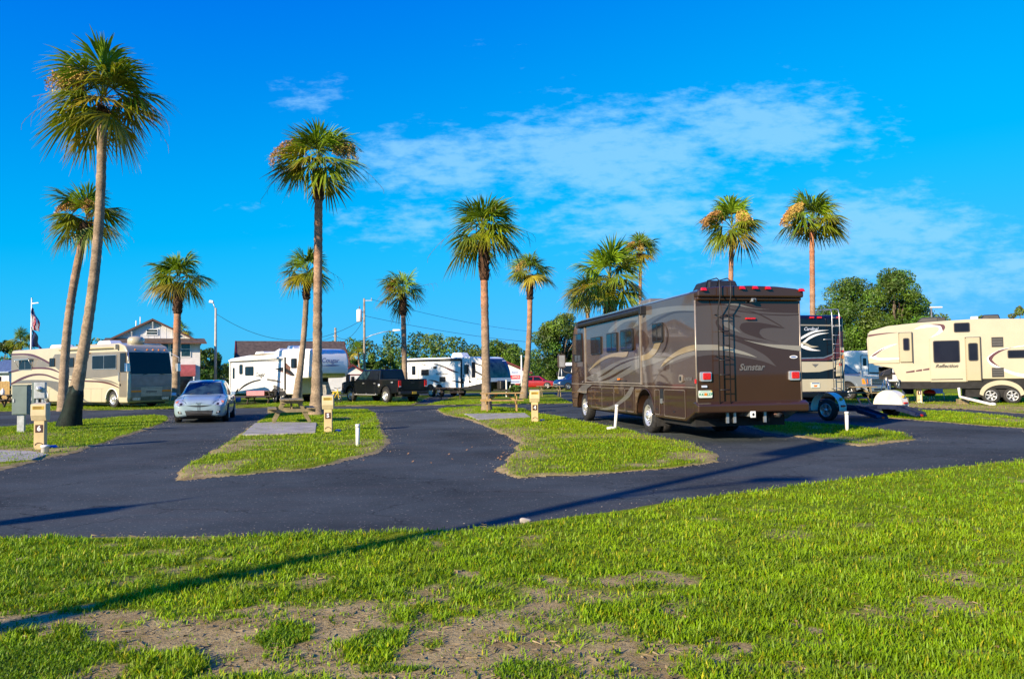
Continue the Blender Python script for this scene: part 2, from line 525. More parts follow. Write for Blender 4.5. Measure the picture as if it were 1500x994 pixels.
for (px, py, rx, ry, w) in ((680, 235, 260, 85, 0.85), (900, 225, 330, 115, 0.95), (1120, 180, 250, 85, 0.95), (960, 320, 300, 90, 0.8), (1290, 340, 330, 100, 0.9), (1420, 400, 360, 80, 0.8),
                            (1250, 440, 460, 60, 0.75), (450, 135, 90, 60, 0.62), (640, 330, 330, 60, 0.6), (380, 300, 130, 50, 0.35), (1080, 400, 260, 60, 0.55), (700, 90, 600, 90, 0.25)):
    cxx, czz = sky_pt(px, py)
    dx = math_node('DIVIDE', math_node('SUBTRACT', gx, cxx), rx / FPX)
    dz = math_node('DIVIDE', math_node('SUBTRACT', gz, czz), ry / FPX)
    r2 = math_node('ADD', math_node('MULTIPLY', dx, dx), math_node('MULTIPLY', dz, dz))
    e = math_node('MULTIPLY', math_node('POWER', 2.718, math_node('MULTIPLY', r2, -1.3)), w)
    total = e if total is None else math_node('MAXIMUM', total, e)
# thin mackerel cloud, laid out by direction in the sky
cv = N.new('ShaderNodeCombineXYZ')
L.new(gx, cv.inputs[0]); L.new(math_node('MULTIPLY', gz, 1.9), cv.inputs[1])
def noise_node(scale, detail, rough, sxy=(1, 1, 1), rot=0):
    mp = N.new('ShaderNodeMapping'); mp.inputs['Scale'].default_value = sxy; mp.inputs['Rotation'].default_value = (0, 0, rot)
    L.new(cv.outputs[0], mp.inputs[0])
    n = N.new('ShaderNodeTexNoise'); n.inputs['Scale'].default_value = scale; n.inputs['Detail'].default_value = detail; n.inputs['Roughness'].default_value = rough
    L.new(mp.outputs[0], n.inputs['Vector'])
    return n.outputs['Fac']
big = noise_node(5.0, 5, 0.6, (1, 1.4, 1), 0.2)
rip = noise_node(24.0, 4, 0.62, (1.0, 1.35, 1), -0.12)
fine = noise_node(75.0, 3, 0.6, (1, 1.5, 1), 0.1)
shape = math_node('ADD', math_node('ADD', math_node('MULTIPLY', big, 0.62), math_node('MULTIPLY', rip, 0.95)), math_node('MULTIPLY', fine, 0.12))
dens = math_node('ADD', math_node('MULTIPLY', total, 0.78), math_node('SUBTRACT', shape, 1.26))
mr = N.new('ShaderNodeMapRange'); mr.interpolation_type = 'SMOOTHSTEP'
mr.inputs[1].default_value = -0.10; mr.inputs[2].default_value = 0.34; mr.inputs[3].default_value = 0; mr.inputs[4].default_value = 0.58
L.new(dens, mr.inputs[0])
mix = N.new('ShaderNodeMix'); mix.data_type = 'RGBA'
L.new(mr.outputs[0], mix.inputs[0]); L.new(cmb.outputs[0], mix.inputs[6])
mix.inputs[7].default_value = (*CLOUDC, 1)
L.new(mix.outputs[2], bg.inputs['Color'])
bg.inputs['Strength'].default_value = SKYS

SC.view_settings.view_transform = 'Standard'
SC.view_settings.look = 'None'
SC.view_settings.exposure = EXPO
SC.view_settings.gamma = 1
SC.view_settings.use_curve_mapping = False
SC.render.engine = 'CYCLES'
SC.cycles.use_denoising = True
SC.cycles.max_bounces = 6
SC.cycles.transparent_max_bounces = 8
SC.cycles.sample_clamp_indirect = 6
# ------------------------------------------------------------------ the setting: ground, asphalt, lawn, islands, slabs
def ground_material(name, grass=(0.17, 0.26, 0.008), soil=(0.50, 0.39, 0.18)):
    m = bpy.data.materials.new(name); m.use_nodes = True
    nt = m.node_tree; N, L = nt.nodes, nt.links
    b = N['Principled BSDF']; b.inputs['Roughness'].default_value = 0.95; b.inputs['Specular IOR Level'].default_value = 0.1
    tc = N.new('ShaderNodeTexCoord')
    def nz(s, d=6, r=0.6):
        n = N.new('ShaderNodeTexNoise'); n.inputs['Scale'].default_value = s; n.inputs['Detail'].default_value = d; n.inputs['Roughness'].default_value = r
        L.new(tc.outputs['Object'], n.inputs['Vector']); return n.outputs['Fac']
    def mix(f, a, c):
        x = N.new('ShaderNodeMix'); x.data_type = 'RGBA'
        if isinstance(f, float): x.inputs[0].default_value = f
        else: L.new(f, x.inputs[0])
        for i, q in ((6, a), (7, c)):
            if isinstance(q, tuple): x.inputs[i].default_value = (*q, 1)
            else: L.new(q, x.inputs[i])
        return x.outputs[2]
    def ramp(v, lo, hi):
        r = N.new('ShaderNodeMapRange'); r.inputs[1].default_value = lo; r.inputs[2].default_value = hi
        L.new(v, r.inputs[0]); return r.outputs[0]
    g = mix(ramp(nz(1.3), .35, .7), grass, tuple(c * f for c, f in zip(grass, (1.7, 1.15, 1.0))))
    g = mix(ramp(nz(22), .35, .75), g, tuple(c * 0.45 for c in grass))
    s = mix(ramp(nz(3.5), .35, .7), soil, (soil[0] * 0.55, soil[1] * 0.5, soil[2] * 0.42))
    s = mix(ramp(nz(45, 8, .75), .45, .72), s, (soil[0] * 0.35, soil[1] * 0.28, soil[2] * 0.2))
    s = mix(ramp(nz(160, 3, .7), .55, .75), s, (0.5, 0.43, 0.32))
    a = N.new('ShaderNodeAttribute'); a.attribute_name = 'soil'
    f = ramp(a.outputs['Fac'], 0.25, 0.75)
    L.new(mix(f, g, s), b.inputs['Base Color'])
    bp = N.new('ShaderNodeBump'); bp.inputs['Strength'].default_value = 0.7; bp.inputs['Distance'].default_value = 0.03
    L.new(nz(38, 8, .7), bp.inputs['Height']); L.new(bp.outputs['Normal'], b.inputs['Normal'])
    return m

def asphalt_material():
    m = bpy.data.materials.new('asphalt'); m.use_nodes = True
    nt = m.node_tree; N, L = nt.nodes, nt.links
    b = N['Principled BSDF']; b.inputs['Roughness'].default_value = 0.9; b.inputs['Specular IOR Level'].default_value = 0.08
    tc = N.new('ShaderNodeTexCoord')
    def nz(s, d=6, r=0.6, vec=None):
        n = N.new('ShaderNodeTexNoise'); n.inputs['Scale'].default_value = s; n.inputs['Detail'].default_value = d; n.inputs['Roughness'].default_value = r
        L.new(vec or tc.outputs['Object'], n.inputs['Vector']); return n.outputs['Fac']
    def ramp(v, lo, hi, o=1.0):
        r = N.new('ShaderNodeMapRange'); r.inputs[1].default_value = lo; r.inputs[2].default_value = hi; r.inputs[4].default_value = o
        L.new(v, r.inputs[0]); return r.outputs[0]
    def mix(f, a, c):
        x = N.new('ShaderNodeMix'); x.data_type = 'RGBA'
        L.new(f, x.inputs[0])
        for i, q in ((6, a), (7, c)):
            if isinstance(q, tuple): x.inputs[i].default_value = (*q, 1)
            else: L.new(q, x.inputs[i])
        return x.outputs[2]
    c = mix(ramp(nz(0.28, 6, .65), .36, .66), tuple(v * .68 for v in ASPH), tuple(v * 1.7 for v in ASPH))
    mp = N.new('ShaderNodeMapping'); mp.inputs['Scale'].default_value = (0.35, 2.4, 1); mp.inputs['Rotation'].default_value = (0, 0, 0.12)
    L.new(tc.outputs['Object'], mp.inputs[0])
    c = mix(ramp(nz(1.1, 6, .65, mp.outputs[0]), .50, .72, 0.7), c, (0.085, 0.080, 0.078))
    c = mix(ramp(nz(55, 4, .7), .42, .75, 0.8), c, tuple(v * 0.45 for v in ASPH))
    c = mix(ramp(nz(24, 2, .5), .64, .72, 0.85), c, (0.26, 0.235, 0.21))
    c = mix(ramp(nz(9, 5, .75), .66, .76, 0.5), c, (0.13, 0.115, 0.10))
    # hairline cracks
    vo = N.new('ShaderNodeTexVoronoi'); vo.feature = 'DISTANCE_TO_EDGE'; vo.inputs['Scale'].default_value = 0.38
    dn = N.new('ShaderNodeVectorMath'); dn.operation = 'ADD'
    n3 = N.new('ShaderNodeTexNoise'); n3.inputs['Scale'].default_value = 1.7; n3.inputs['Detail'].default_value = 6
    L.new(tc.outputs['Object'], n3.inputs['Vector'])
    L.new(tc.outputs['Object'], dn.inputs[0]); L.new(n3.outputs['Color'], dn.inputs[1])
    L.new(dn.outputs[0], vo.inputs['Vector'])
    c = mix(ramp(vo.outputs['Distance'], 0.008, 0.0, 0.7), c, (0.015, 0.015, 0.016))
    L.new(c, b.inputs['Base Color'])
    bp = N.new('ShaderNodeBump'); bp.inputs['Strength'].default_value = 0.5; bp.inputs['Distance'].default_value = 0.012
    L.new(nz(70, 4, .7), bp.inputs['Height']); L.new(bp.outputs['Normal'], b.inputs['Normal'])
    return m

M_GROUND = ground_material('lawn_ground')
M_FAR = ground_material('far_ground', (0.15, 0.21, 0.012))
M_ASPH = asphalt_material()

def gridsheet(name, x0, x1, y0, y1, step, poly, soilf, z, jag=0.12, kind='structure', mats=None, seed=1, bump=0.02):
    """a terrain sheet cut to a polygon with a crumbled edge; the rim dips under the asphalt"""
    nx = int((x1 - x0) / step) + 1; ny = int((y1 - y0) / step) + 1
    gx, gy = np.meshgrid(np.linspace(x0, x1, nx), np.linspace(y0, y1, ny))
    ins = inside(poly, gx, gy); d = edge_dist(poly, gx, gy)
    sd = np.where(ins, d, -d) + (fbm(gx, gy, 0.7, seed + 3, 4) - 0.5) * 2 * jag
    soil = soilf(gx, gy, np.maximum(sd, 0))
    h = z * np.clip(sd / 0.12, -1.0, 1.0) + bump * (fbm(gx, gy, 0.5, seed + 9, 4) - 0.5) * np.clip(sd / 0.4, 0, 1)
    h = np.where(sd > 0, np.maximum(h, 0.006), np.minimum(h, 0.0))
    V = np.c_[gx.ravel(), gy.ravel(), h.ravel()]
    idx = np.arange(nx * ny).reshape(ny, nx)
    keep = (sd > -0.03)
    kf = keep[:-1, :-1] & keep[1:, :-1] & keep[:-1, 1:] & keep[1:, 1:]
    q = np.stack([idx[:-1, :-1], idx[:-1, 1:], idx[1:, 1:], idx[1:, :-1]], -1)[kf]
    used = np.unique(q); remap = np.full(nx * ny, -1); remap[used] = np.arange(len(used))
    o = npmesh(name, V[used], [remap[q]], mats or [M_GROUND], attrs={'soil': soil.ravel()[used]}, smooth=True)
    tag(o, kind=kind)
    return o

# ground to the horizon
mb = MB(); mb.add([(-900, -300, -0.02), (900, -300, -0.02), (900, 1500, -0.02), (-900, 1500, -0.02)], [(0, 1, 2, 3)], M_FAR)
tag(mb.build('ground'), kind='structure')
mb = MB(); mb.add([(-62, 7.2, 0), (62, 7.2, 0), (62, 38, 0), (40, 41.2, 0), (0, 40.9, 0), (-62, 38.6, 0)], [(0, 1, 2, 3, 4, 5)], M_ASPH)
tag(mb.build('road'), kind='structure')
# the cross lanes and parking bays farther back
mb = MB()
for (xa, xb, ya, yb, zz) in ((-80, 80, 62.5, 68.5, -0.008), (-120, 120, 96, 104, -0.008)):
    mb.add([(xa, ya, zz), (xb, ya, zz), (xb, yb, zz), (xa, yb, zz)], [(0, 1, 2, 3)], M_ASPH)
for (xa, xb, ya, yb) in ((-9.5, -4.4, 43.2, 62.5), (3.0, 7.5, 40.5, 62.5), (-30.5, -17, 44.6, 47), (7.8, 14.2, 25, 62.5), (21.5, 33, 37.5, 44)):
    mb.add([(xa, ya, -0.012), (xb, ya, -0.012), (xb, yb, -0.012), (xa, yb, -0.012)], [(0, 1, 2, 3)], M_ASPH)
tag(mb.build('driveway'), kind='structure')

LAWN_EDGE = [gnd(*p) for p in ((-500, 796), (-200, 794), (0, 789), (250, 786), (500, 782), (620, 778), (720, 772), (800, 762), (900, 748), (1000, 733), (1100, 720), (1200, 707), (1300, 694), (1400, 683), (1500, 674), (1700, 658), (1900, 647))]
LAWN = LAWN_EDGE + [(34, 18), (34, -12), (-26, -12), (-26, 7.6)]
# bare patches of the lawn, measured on the photograph (centre, radii in pixels, weight)
BARE = [(330, 940, 330, 34, 1.0), (560, 960, 200, 40, 1.0), (120, 915, 130, 14, .9), (640, 985, 200, 26, 1.0), (860, 880, 100, 16, .8), (905, 856, 70, 11, .9), (800, 905, 60, 16, .8), (830, 950, 130, 24, .75), (940, 985, 140, 16, .8), (370, 806, 30, 6, .6), (160, 803, 22, 5, .7),
        (185, 857, 26, 8, .7), (360, 862, 60, 8, .6), (385, 842, 30, 7, .5), (1385, 850, 45, 14, .8), (1370, 895, 90, 12, .8), (1260, 822, 60, 7, .5), (1040, 764, 26, 5, .6), (1150, 788, 40, 7, .6), (1165, 950, 60, 12, .7), (1180, 985, 90, 12, .6), (1300, 905, 60, 9, .6), (1490, 815, 30, 8, .5),
        (500, 905, 120, 16, .7), (700, 862, 60, 8, .5), (600, 870, 70, 6, .55), (60, 925, 90, 10, .8), (330, 985, 300, 16, .8), (480, 890, 60, 8, .7), (1090, 870, 30, 8, .4), (690, 930, 90, 20, .8), (1270, 985, 40, 10, .6), (1440, 962, 50, 10, .5), (1040, 985, 50, 10, .6), (230, 812, 26, 5, .5)]
MATS_ = [(70, 968, 80, 12, 1), (412, 940, 28, 12, .9), (555, 945, 32, 11, .9), (235, 985, 30, 7, .8), (540, 975, 26, 6, .7), (770, 988, 30, 7, .8), (560, 990, 40, 5, .7)]
def ell(px, py, rx, ry):
    c = gnd(px, py); a = gnd(px + rx, py); u = gnd(px, py - ry)
    return c, abs(a[0] - c[0]), max(abs(u[1] - c[1]), 0.04)
BARE_G = [(ell(*b[:4]), b[4]) for b in BARE]; MATS_G = [(ell(*b[:4]), b[4]) for b in MATS_]
BARE_L = [q for q, b in zip(BARE_G, BARE) if b[1] > 900 and b[0] < 760]; BARE_R = [q for q, b in zip(BARE_G, BARE) if not (b[1] > 900 and b[0] < 760)]
def blobs(x, y, lst, wob):
    t = np.zeros(x.shape)
    for ((c, rx, ry), w) in lst:
        r = np.sqrt(((x - c[0]) / rx) ** 2 + ((y - c[1]) / ry) ** 2)
        t = np.maximum(t, w * np.clip(1.35 - r * (0.72 + wob), 0, 1))
    return t
def lawn_soil(x, y, d):
    w = (fbm(x, y, 0.5, 5, 4) - 0.5) * 1.7 + (fbm(x, y, 0.14, 55, 3) - 0.5) * 1.1
    s = np.clip(np.maximum(blobs(x, y, BARE_G[:4] + BARE_L, w) * 1.3, blobs(x, y, BARE_R, w) * .85), 0, 1)
    s = s * (1 - np.clip(1.5 * blobs(x, y, MATS_G, w), 0, 1))
    s = np.maximum(s, np.clip((fbm(x, y, 0.8, 21, 4) - 0.62) * 4, 0, 0.7))
    behind = np.clip((3.0 - y) * 0.5, 0, 1)
    s = np.maximum(s * (1 - behind), behind * np.clip((fbm(x, y, 1.2, 22, 4) - 0.45) * 4, 0, 1))
    e = np.clip(1.0 - d / (0.10 + 0.55 * np.clip(fbm(x, y, 1.6, 8, 3) - 0.35, 0, 1)), 0, 1)
    return np.clip(np.maximum(s, e), 0, 1)
gridsheet('lawn', -10, 15, 2.4, 17, 0.05, LAWN, lawn_soil, 0.03, 0.10, seed=1)
mb = MB()   # the rest of the lawn, beside and behind the photographer
for (xa, xb, ya, yb) in ((-60, -9.9, -60, 7.5), (-9.9, 14.9, -60, 2.5), (14.9, 60, -60, 17.2)):
    mb.add([(xa, ya, 0.018), (xb, ya, 0.018), (xb, yb, 0.018), (xa, yb, 0.018)], [(0, 1, 2, 3)], M_FAR)
tag(mb.build('grass_verge'), kind='structure')

def P(*pp):
    return [gnd(*p) for p in pp]
I1 = P((115, 616), (180, 611), (225, 608.5), (246, 610), (248, 616), (219, 628), (171, 643), (115, 663), (77, 669), (48, 677), (0, 689), (-90, 712), (-200, 735)) + [(-24, 12.0), (-30, 17), (-30, 29.5)] + P((-60, 633), (0, 626.7), (60, 621))
I2 = P((261, 704), (320, 699), (400, 691), (427, 690), (480, 681), (533, 669), (563, 659), (571, 643), (560, 627), (551, 606), (540, 600.5), (490, 600), (430, 601), (400, 603), (380, 616), (355, 634), (336, 645), (307, 664), (275, 680), (260, 692))
I3 = P((727, 688), (740, 697), (756, 701), (828, 697), (897, 693), (967, 687), (1001, 684), (1055, 676.5), (1047, 664), (1015, 649), (980, 643), (940, 636), (925, 631), (871, 620), (828, 612), (790, 606), (768, 599), (700, 595), (650, 597.5), (640, 600), (653, 608), (680, 613), (701, 620), (733, 635), (757, 648), (749, 667))
I4 = P((1167, 640), (1212, 647), (1260, 654), (1287, 652), (1335, 645), (1343, 643), (1327, 636), (1292, 630), (1249, 624)) + [(7.7, 24.5), (5.2, 38.5), (3.2, 38.5)] + P((1085, 620), (1110, 630))
I5 = P((1265, 607), (1321, 601), (1393, 603), (1473, 610), (1520, 617), (1640, 632), (1640, 650), (1500, 627), (1447, 624), (1367, 617), (1332, 615), (1285, 611))
def isl_soil(seed, extra=()):
    eg = [(ell(*b[:4]), b[4]) for b in extra]
    def f(x, y, d):
        n = fbm(x, y, 2.2, seed, 4)
        e = np.clip(1.1 - d / (0.07 + 0.8 * np.clip(n - 0.45, 0, 1)), 0, 1)
        w = (fbm(x, y, 0.6, seed + 4, 4) - 0.5) * 1.6
        return np.clip(np.maximum(np.maximum(e, .8 * blobs(x, y, eg, w)), np.clip((fbm(x, y, 1.1, seed + 7, 4) - 0.62) * 4, 0, .7)), 0, 1)
    return f
ISL = []
def island(poly, seed, extra=(), step=0.055):
    xs = [p[0] for p in poly]; ys = [p[1] for p in poly]
    f = isl_soil(seed, extra)
    gridsheet('grass_island', min(xs) - .2, max(xs) + .2, min(ys) - .2, max(ys) + .2, step, poly, f, 0.03, 0.13, seed=seed, bump=0.03)
    ISL.append((poly, f))
island(I1, 41, [(40, 640, 60, 6, .7), (20, 662, 120, 6, .9), (120, 668, 40, 5, .8)])
island(I2, 52, [(300, 690, 50, 10, .9), (290, 700, 60, 6, 1), (345, 655, 35, 10, .9), (520, 650, 30, 4, .8), (562, 650, 14, 10, .8), (550, 615, 10, 12, .7), (380, 645, 60, 5, .5), (475, 620, 14, 14, .6)])
island(I3, 63, [(745, 640, 45, 16, .9), (770, 668, 40, 8, .8), (720, 620, 40, 6, .8), (860, 640, 60, 4, .7), (930, 638, 50, 4, .7), (1035, 672, 40, 8, .95), (1020, 655, 25, 10, .7), (670, 604, 24, 6, .9), (800, 697, 60, 3, .8), (760, 690, 30, 8, .6)])
island(I4, 74, [(1210, 645, 60, 4, .9), (1150, 638, 50, 5, .7), (1265, 652, 40, 3, .8)])
island(I5, 85, [(1480, 616, 40, 4, .8)])
# strips beyond the loop road
STRIP = [(-62, 38.4), (-19.3, 40.0), (-17.0, 41.0), (-16.2, 43.5), (-16.5, 60), (-62, 60)]
STRIP2 = P((495, 594.5), (560, 594), (606, 593.5), (612, 590)) + [(-6.0, 62.0), (-14.5, 62.0), (-14.5, 41.2)]
STRIP3 = [(-4.6, 40.8), (0, 41.2), (3.2, 41.0), (3.2, 62), (-4.2, 62)]
STRIP4 = P((1230, 596), (1320, 596), (1420, 600), (1500, 606), (1600, 617)) + [(40, 33), (40, 60), (15, 60), (15.0, 38)]
for k, (pl, ex) in enumerate(((STRIP, []), (STRIP2, []), (STRIP3, []), (STRIP4, [(1300, 593, 90, 3, .9), (1420, 597, 120, 4, .9), (1380, 588, 60, 3, .7), (1480, 600, 50, 4, .8)]))):
    island(pl, 96 + 11 * k, ex, 0.10)

# concrete slabs under the tables and beside the first pedestal
def slab(pts, h=0.07):
    mb = MB(); mb.prism([gnd(*p) for p in pts], 'z', 0.0, h, CONC)
    return tag(mb.build('concrete_slab', bevel=0.012), kind='structure')
slab(((354, 640), (373, 622.5), (400, 620.5), (464, 621.5), (462, 636.5), (400, 638.5)))
slab(((680, 608), (701, 617), (777, 613), (769, 607)))
slab(((-120, 668), (-60, 660), (46, 663.5), (70, 668), (48, 675.5), (-60, 683)), 0.05)
# ------------------------------------------------------------------ grass
GRASSM = pm('grass_blade', (0.208, 0.345, 0.005), 0.5, var=0.1, scale=2.0, tint=True, trans=0.32, spec=0.3)
def blades(name, x, y, z, h, w, col, curl=0.55):
    n = len(x)
    a = rng.uniform(0, 2 * PI, n); lean = rng.uniform(0.15, 1.0, n) * curl
    dx, dy = np.cos(a), np.sin(a)
    b = a + PI / 2 + rng.uniform(-.5, .5, n)
    sx, sy = np.cos(b) * w / 2, np.sin(b) * w / 2
    V = np.zeros((n, 5, 3), dtype=np.float32)
    def put(i, t, k, s):
        r = lean * h * t ** 1.6
        V[:, i, 0] = x + dx * r + sx * k * s; V[:, i, 1] = y + dy * r + sy * k * s
        V[:, i, 2] = z + h * t * (1 - 0.35 * lean * t)
    put(0, 0, -1, .7); put(1, 0, 1, .7); put(2, .55, -1, 1); put(3, .55, 1, 1); put(4, 1, 0, 0)
    i0 = np.arange(n) * 5
    q = np.stack([i0, i0 + 1, i0 + 3, i0 + 2], -1); t = np.stack([i0 + 2, i0 + 3, i0 + 4], -1)
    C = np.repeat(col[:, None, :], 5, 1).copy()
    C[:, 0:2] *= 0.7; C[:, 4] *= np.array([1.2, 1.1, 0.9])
    return npmesh(name, V.reshape(-1, 3), [q, t], [GRASSM], col=C.reshape(-1, 3))
def grass_tint(x, y, seed, n):
    k = fbm(x, y, 1.1, seed, 3)[:, None]; r = rng.uniform(0, 1, (n, 1)); f = vnoise(x, y, 0.18, seed + 2)[:, None]
    c = np.array([[0.75, 0.85, 0.8]]) * (1 - k) + np.array([[1.22, 1.12, 0.9]]) * k
    c = c * (0.62 + 0.45 * f + 0.35 * r)
    dry = (rng.uniform(0, 1, n) < 0.09)[:, None]
    return np.where(dry, np.array([[2.3, 1.35, 3.5]]) * (0.5 + 0.6 * r), c)
# foreground lawn: wide-bladed grass in tufts, thin towards the bare sand
n = 800000
yy = 1.0 / rng.uniform(1 / 16.5, 1 / 2.75, n)
xx = rng.uniform(-1, 1, n) * (0.74 * yy + 1.6)
ins = inside(LAWN, xx, yy)
xx, yy = xx[ins], yy[ins]
d = edge_dist(LAWN_EDGE, xx, yy, closed=False)
s = lawn_soil(xx, yy, d)
tuft = fbm(xx, yy, 0.16, 71, 3)
mats = np.clip(1.5 * blobs(xx, yy, MATS_G, (fbm(xx, yy, 0.45, 5, 4) - 0.5) * 1.5), 0, 1)
keep = (rng.uniform(0, 1, len(xx)) < np.clip((1 - s) ** 1.6 * (0.25 + 1.3 * np.clip(tuft - 0.28, 0, 1) * 2) + 0.05 * np.clip(tuft - .32, 0, 1) * 8, 0, 1)) & (d > 0.03 + 0.75 * np.clip(fbm(xx, yy, 1.3, 91, 3) - 0.45, 0, 1)) | (mats > 0.5) & (rng.uniform(0, 1, len(xx)) < .9)
xx, yy, s, tuft, mats = xx[keep], yy[keep], s[keep], tuft[keep], mats[keep]
n = len(xx)
hh = (0.022 + 0.050 * rng.uniform(0, 1, n) ** 1.6 + 0.06 * np.clip(tuft - .45, 0, 1)) * (1.0 - 0.35 * s)
hh = np.where(mats > 0.45, 0.025 + 0.02 * rng.uniform(0, 1, n), hh)
ww = (0.0034 + 0.0040 * rng.uniform(0, 1, n)) * (1 + yy / 14)
cc = grass_tint(xx, yy, 15, n)
cc = np.where((mats > 0.45)[:, None], cc * np.array([[0.62, 0.72, 0.7]]), cc)
tag(blades('grass', xx, yy, 0.022, hh, ww, cc, 1.0), 'short green lawn grass with bare sandy gaps in front of the road', 'grass', kind='stuff')
# dry straw and thatch lying on the bare ground
n = 9000
yy = 1.0 / rng.uniform(1 / 12, 1 / 2.8, n); xx = rng.uniform(-1, 1, n) * (0.72 * yy + 1.0)
ins = inside(LAWN, xx, yy); xx, yy = xx[ins], yy[ins]
s = lawn_soil(xx, yy, edge_dist(LAWN_EDGE, xx, yy, closed=False))
k = rng.uniform(0, 1, len(xx)) < np.clip(s * 1.2, 0.06, 1); xx, yy = xx[k], yy[k]; n = len(xx)
a = rng.uniform(0, PI, n); ln = rng.uniform(.015, .07, n); V = np.zeros((n, 4, 3)); w = rng.uniform(.0005, .0013, n)
ca, sa = np.cos(a), np.sin(a)
for i, (u, v) in enumerate(((-1, -1), (1, -1), (1, 1), (-1, 1))):
    V[:, i, 0] = xx + ca * ln / 2 * u - sa * w * v; V[:, i, 1] = yy + sa * ln / 2 * u + ca * w * v; V[:, i, 2] = 0.034 + rng.uniform(0, .012, n) + u * rng.uniform(-.006, .006, n)
i0 = np.arange(n) * 4
STRAW = pm('dry_straw', (0.24, 0.18, 0.10), 0.8, var=0.2, tint=True)
tag(npmesh('straw', V.reshape(-1, 3), [np.stack([i0, i0 + 1, i0 + 2, i0 + 3], -1)], [STRAW], col=np.repeat((0.3 + 1.0 * rng.uniform(0, 1, (n, 1))) * np.ones((1, 3)), 4, 0)), 'dry brown straw lying on the bare sandy ground', 'straw', kind='stuff')
# mown grass of the islands and strips
X = []; Y = []; Sx = []
for (poly, f), dn in zip(ISL, (420, 520, 520, 480, 420, 80, 130, 130, 110)):
    xs = [p[0] for p in poly]; ys = [p[1] for p in poly]
    ya, yb = max(min(ys), 8), min(max(ys), 48)
    n = int((max(xs) - min(xs)) * (yb - ya) * dn)
    xx = rng.uniform(min(xs), max(xs), n); yy = rng.uniform(ya, yb, n)
    k = inside(poly, xx, yy) & (np.abs(xx) < 0.7 * yy + 2); xx, yy = xx[k], yy[k]
    d = edge_dist(poly, xx, yy); s = f(xx, yy, d)
    k = (rng.uniform(0, 1, len(xx)) < np.clip(1.0 - s * 1.1, 0.02, 1)) & (d > 0.04)
    X.append(xx[k]); Y.append(yy[k]); Sx.append(s[k])
xx = np.concatenate(X); yy = np.concatenate(Y); n = len(xx)
hh = 0.025 + 0.045 * rng.uniform(0, 1, n); ww = 0.008 * (1 + yy / 26)
tag(blades('grass', xx, yy, 0.03, hh, ww, grass_tint(xx, yy, 33, n) * np.array([[1.04, 1.02, 0.8]]), 1.0), 'mown grass growing on the islands between the drives', 'grass', kind='stuff')
# sand and grit crumbled off the edges onto the asphalt
px_ = []; py_ = []
for poly, closed in [(p, True) for p, f in ISL[:5]] + [(LAWN_EDGE, False)]:
    m = len(poly)
    for i in range(m if closed else m - 1):
        a_, b_ = np.array(poly[i]), np.array(poly[(i + 1) % m]); ln_ = np.hypot(*(b_ - a_))
        k_ = int(min(ln_, 30) * 26); t_ = rng.uniform(0, 1, k_); nn = np.array([-(b_ - a_)[1], (b_ - a_)[0]]) / max(ln_, 1e-6)
        dd = rng.exponential(.16, k_) * rng.choice([-1, 1], k_) * (.4 + 1.6 * vnoise(a_[0] + (b_ - a_)[0] * t_, a_[1] + (b_ - a_)[1] * t_, 1.1, 7))
        px_.append(a_[0] + (b_ - a_)[0] * t_ + nn[0] * dd); py_.append(a_[1] + (b_ - a_)[1] * t_ + nn[1] * dd)
gx_ = np.concatenate(px_); gy_ = np.concatenate(py_); n = len(gx_)
sz = rng.uniform(.003, .009, n) * (1 + gy_ / 25); th = rng.uniform(0, PI, n); V = np.zeros((n, 5, 3))
for i, (u, v, h_) in enumerate(((-1, 0, 0), (0, -1, 0), (1, 0, 0), (0, 1, 0), (0, 0, .6))):
    V[:, i, 0] = gx_ + sz * (np.cos(th) * u - np.sin(th) * v); V[:, i, 1] = gy_ + sz * (np.sin(th) * u + np.cos(th) * v); V[:, i, 2] = .004 + sz * h_
i0 = np.arange(n) * 5
GRIT = pm('sand_grit', (0.40, 0.33, 0.24), 0.9, var=0.2, tint=True)
tag(npmesh('gravel', V.reshape(-1, 3), [np.concatenate([np.stack([i0 + a_, i0 + (a_ + 1) % 4, i0 + 4], -1) for a_ in range(4)])], [GRIT], col=np.repeat(rng.uniform(.4, 1.3, (n, 1)) * np.ones((1, 3)), 5, 0)), 'pale sand and grit crumbled along the edges of the asphalt', 'gravel', kind='stuff')
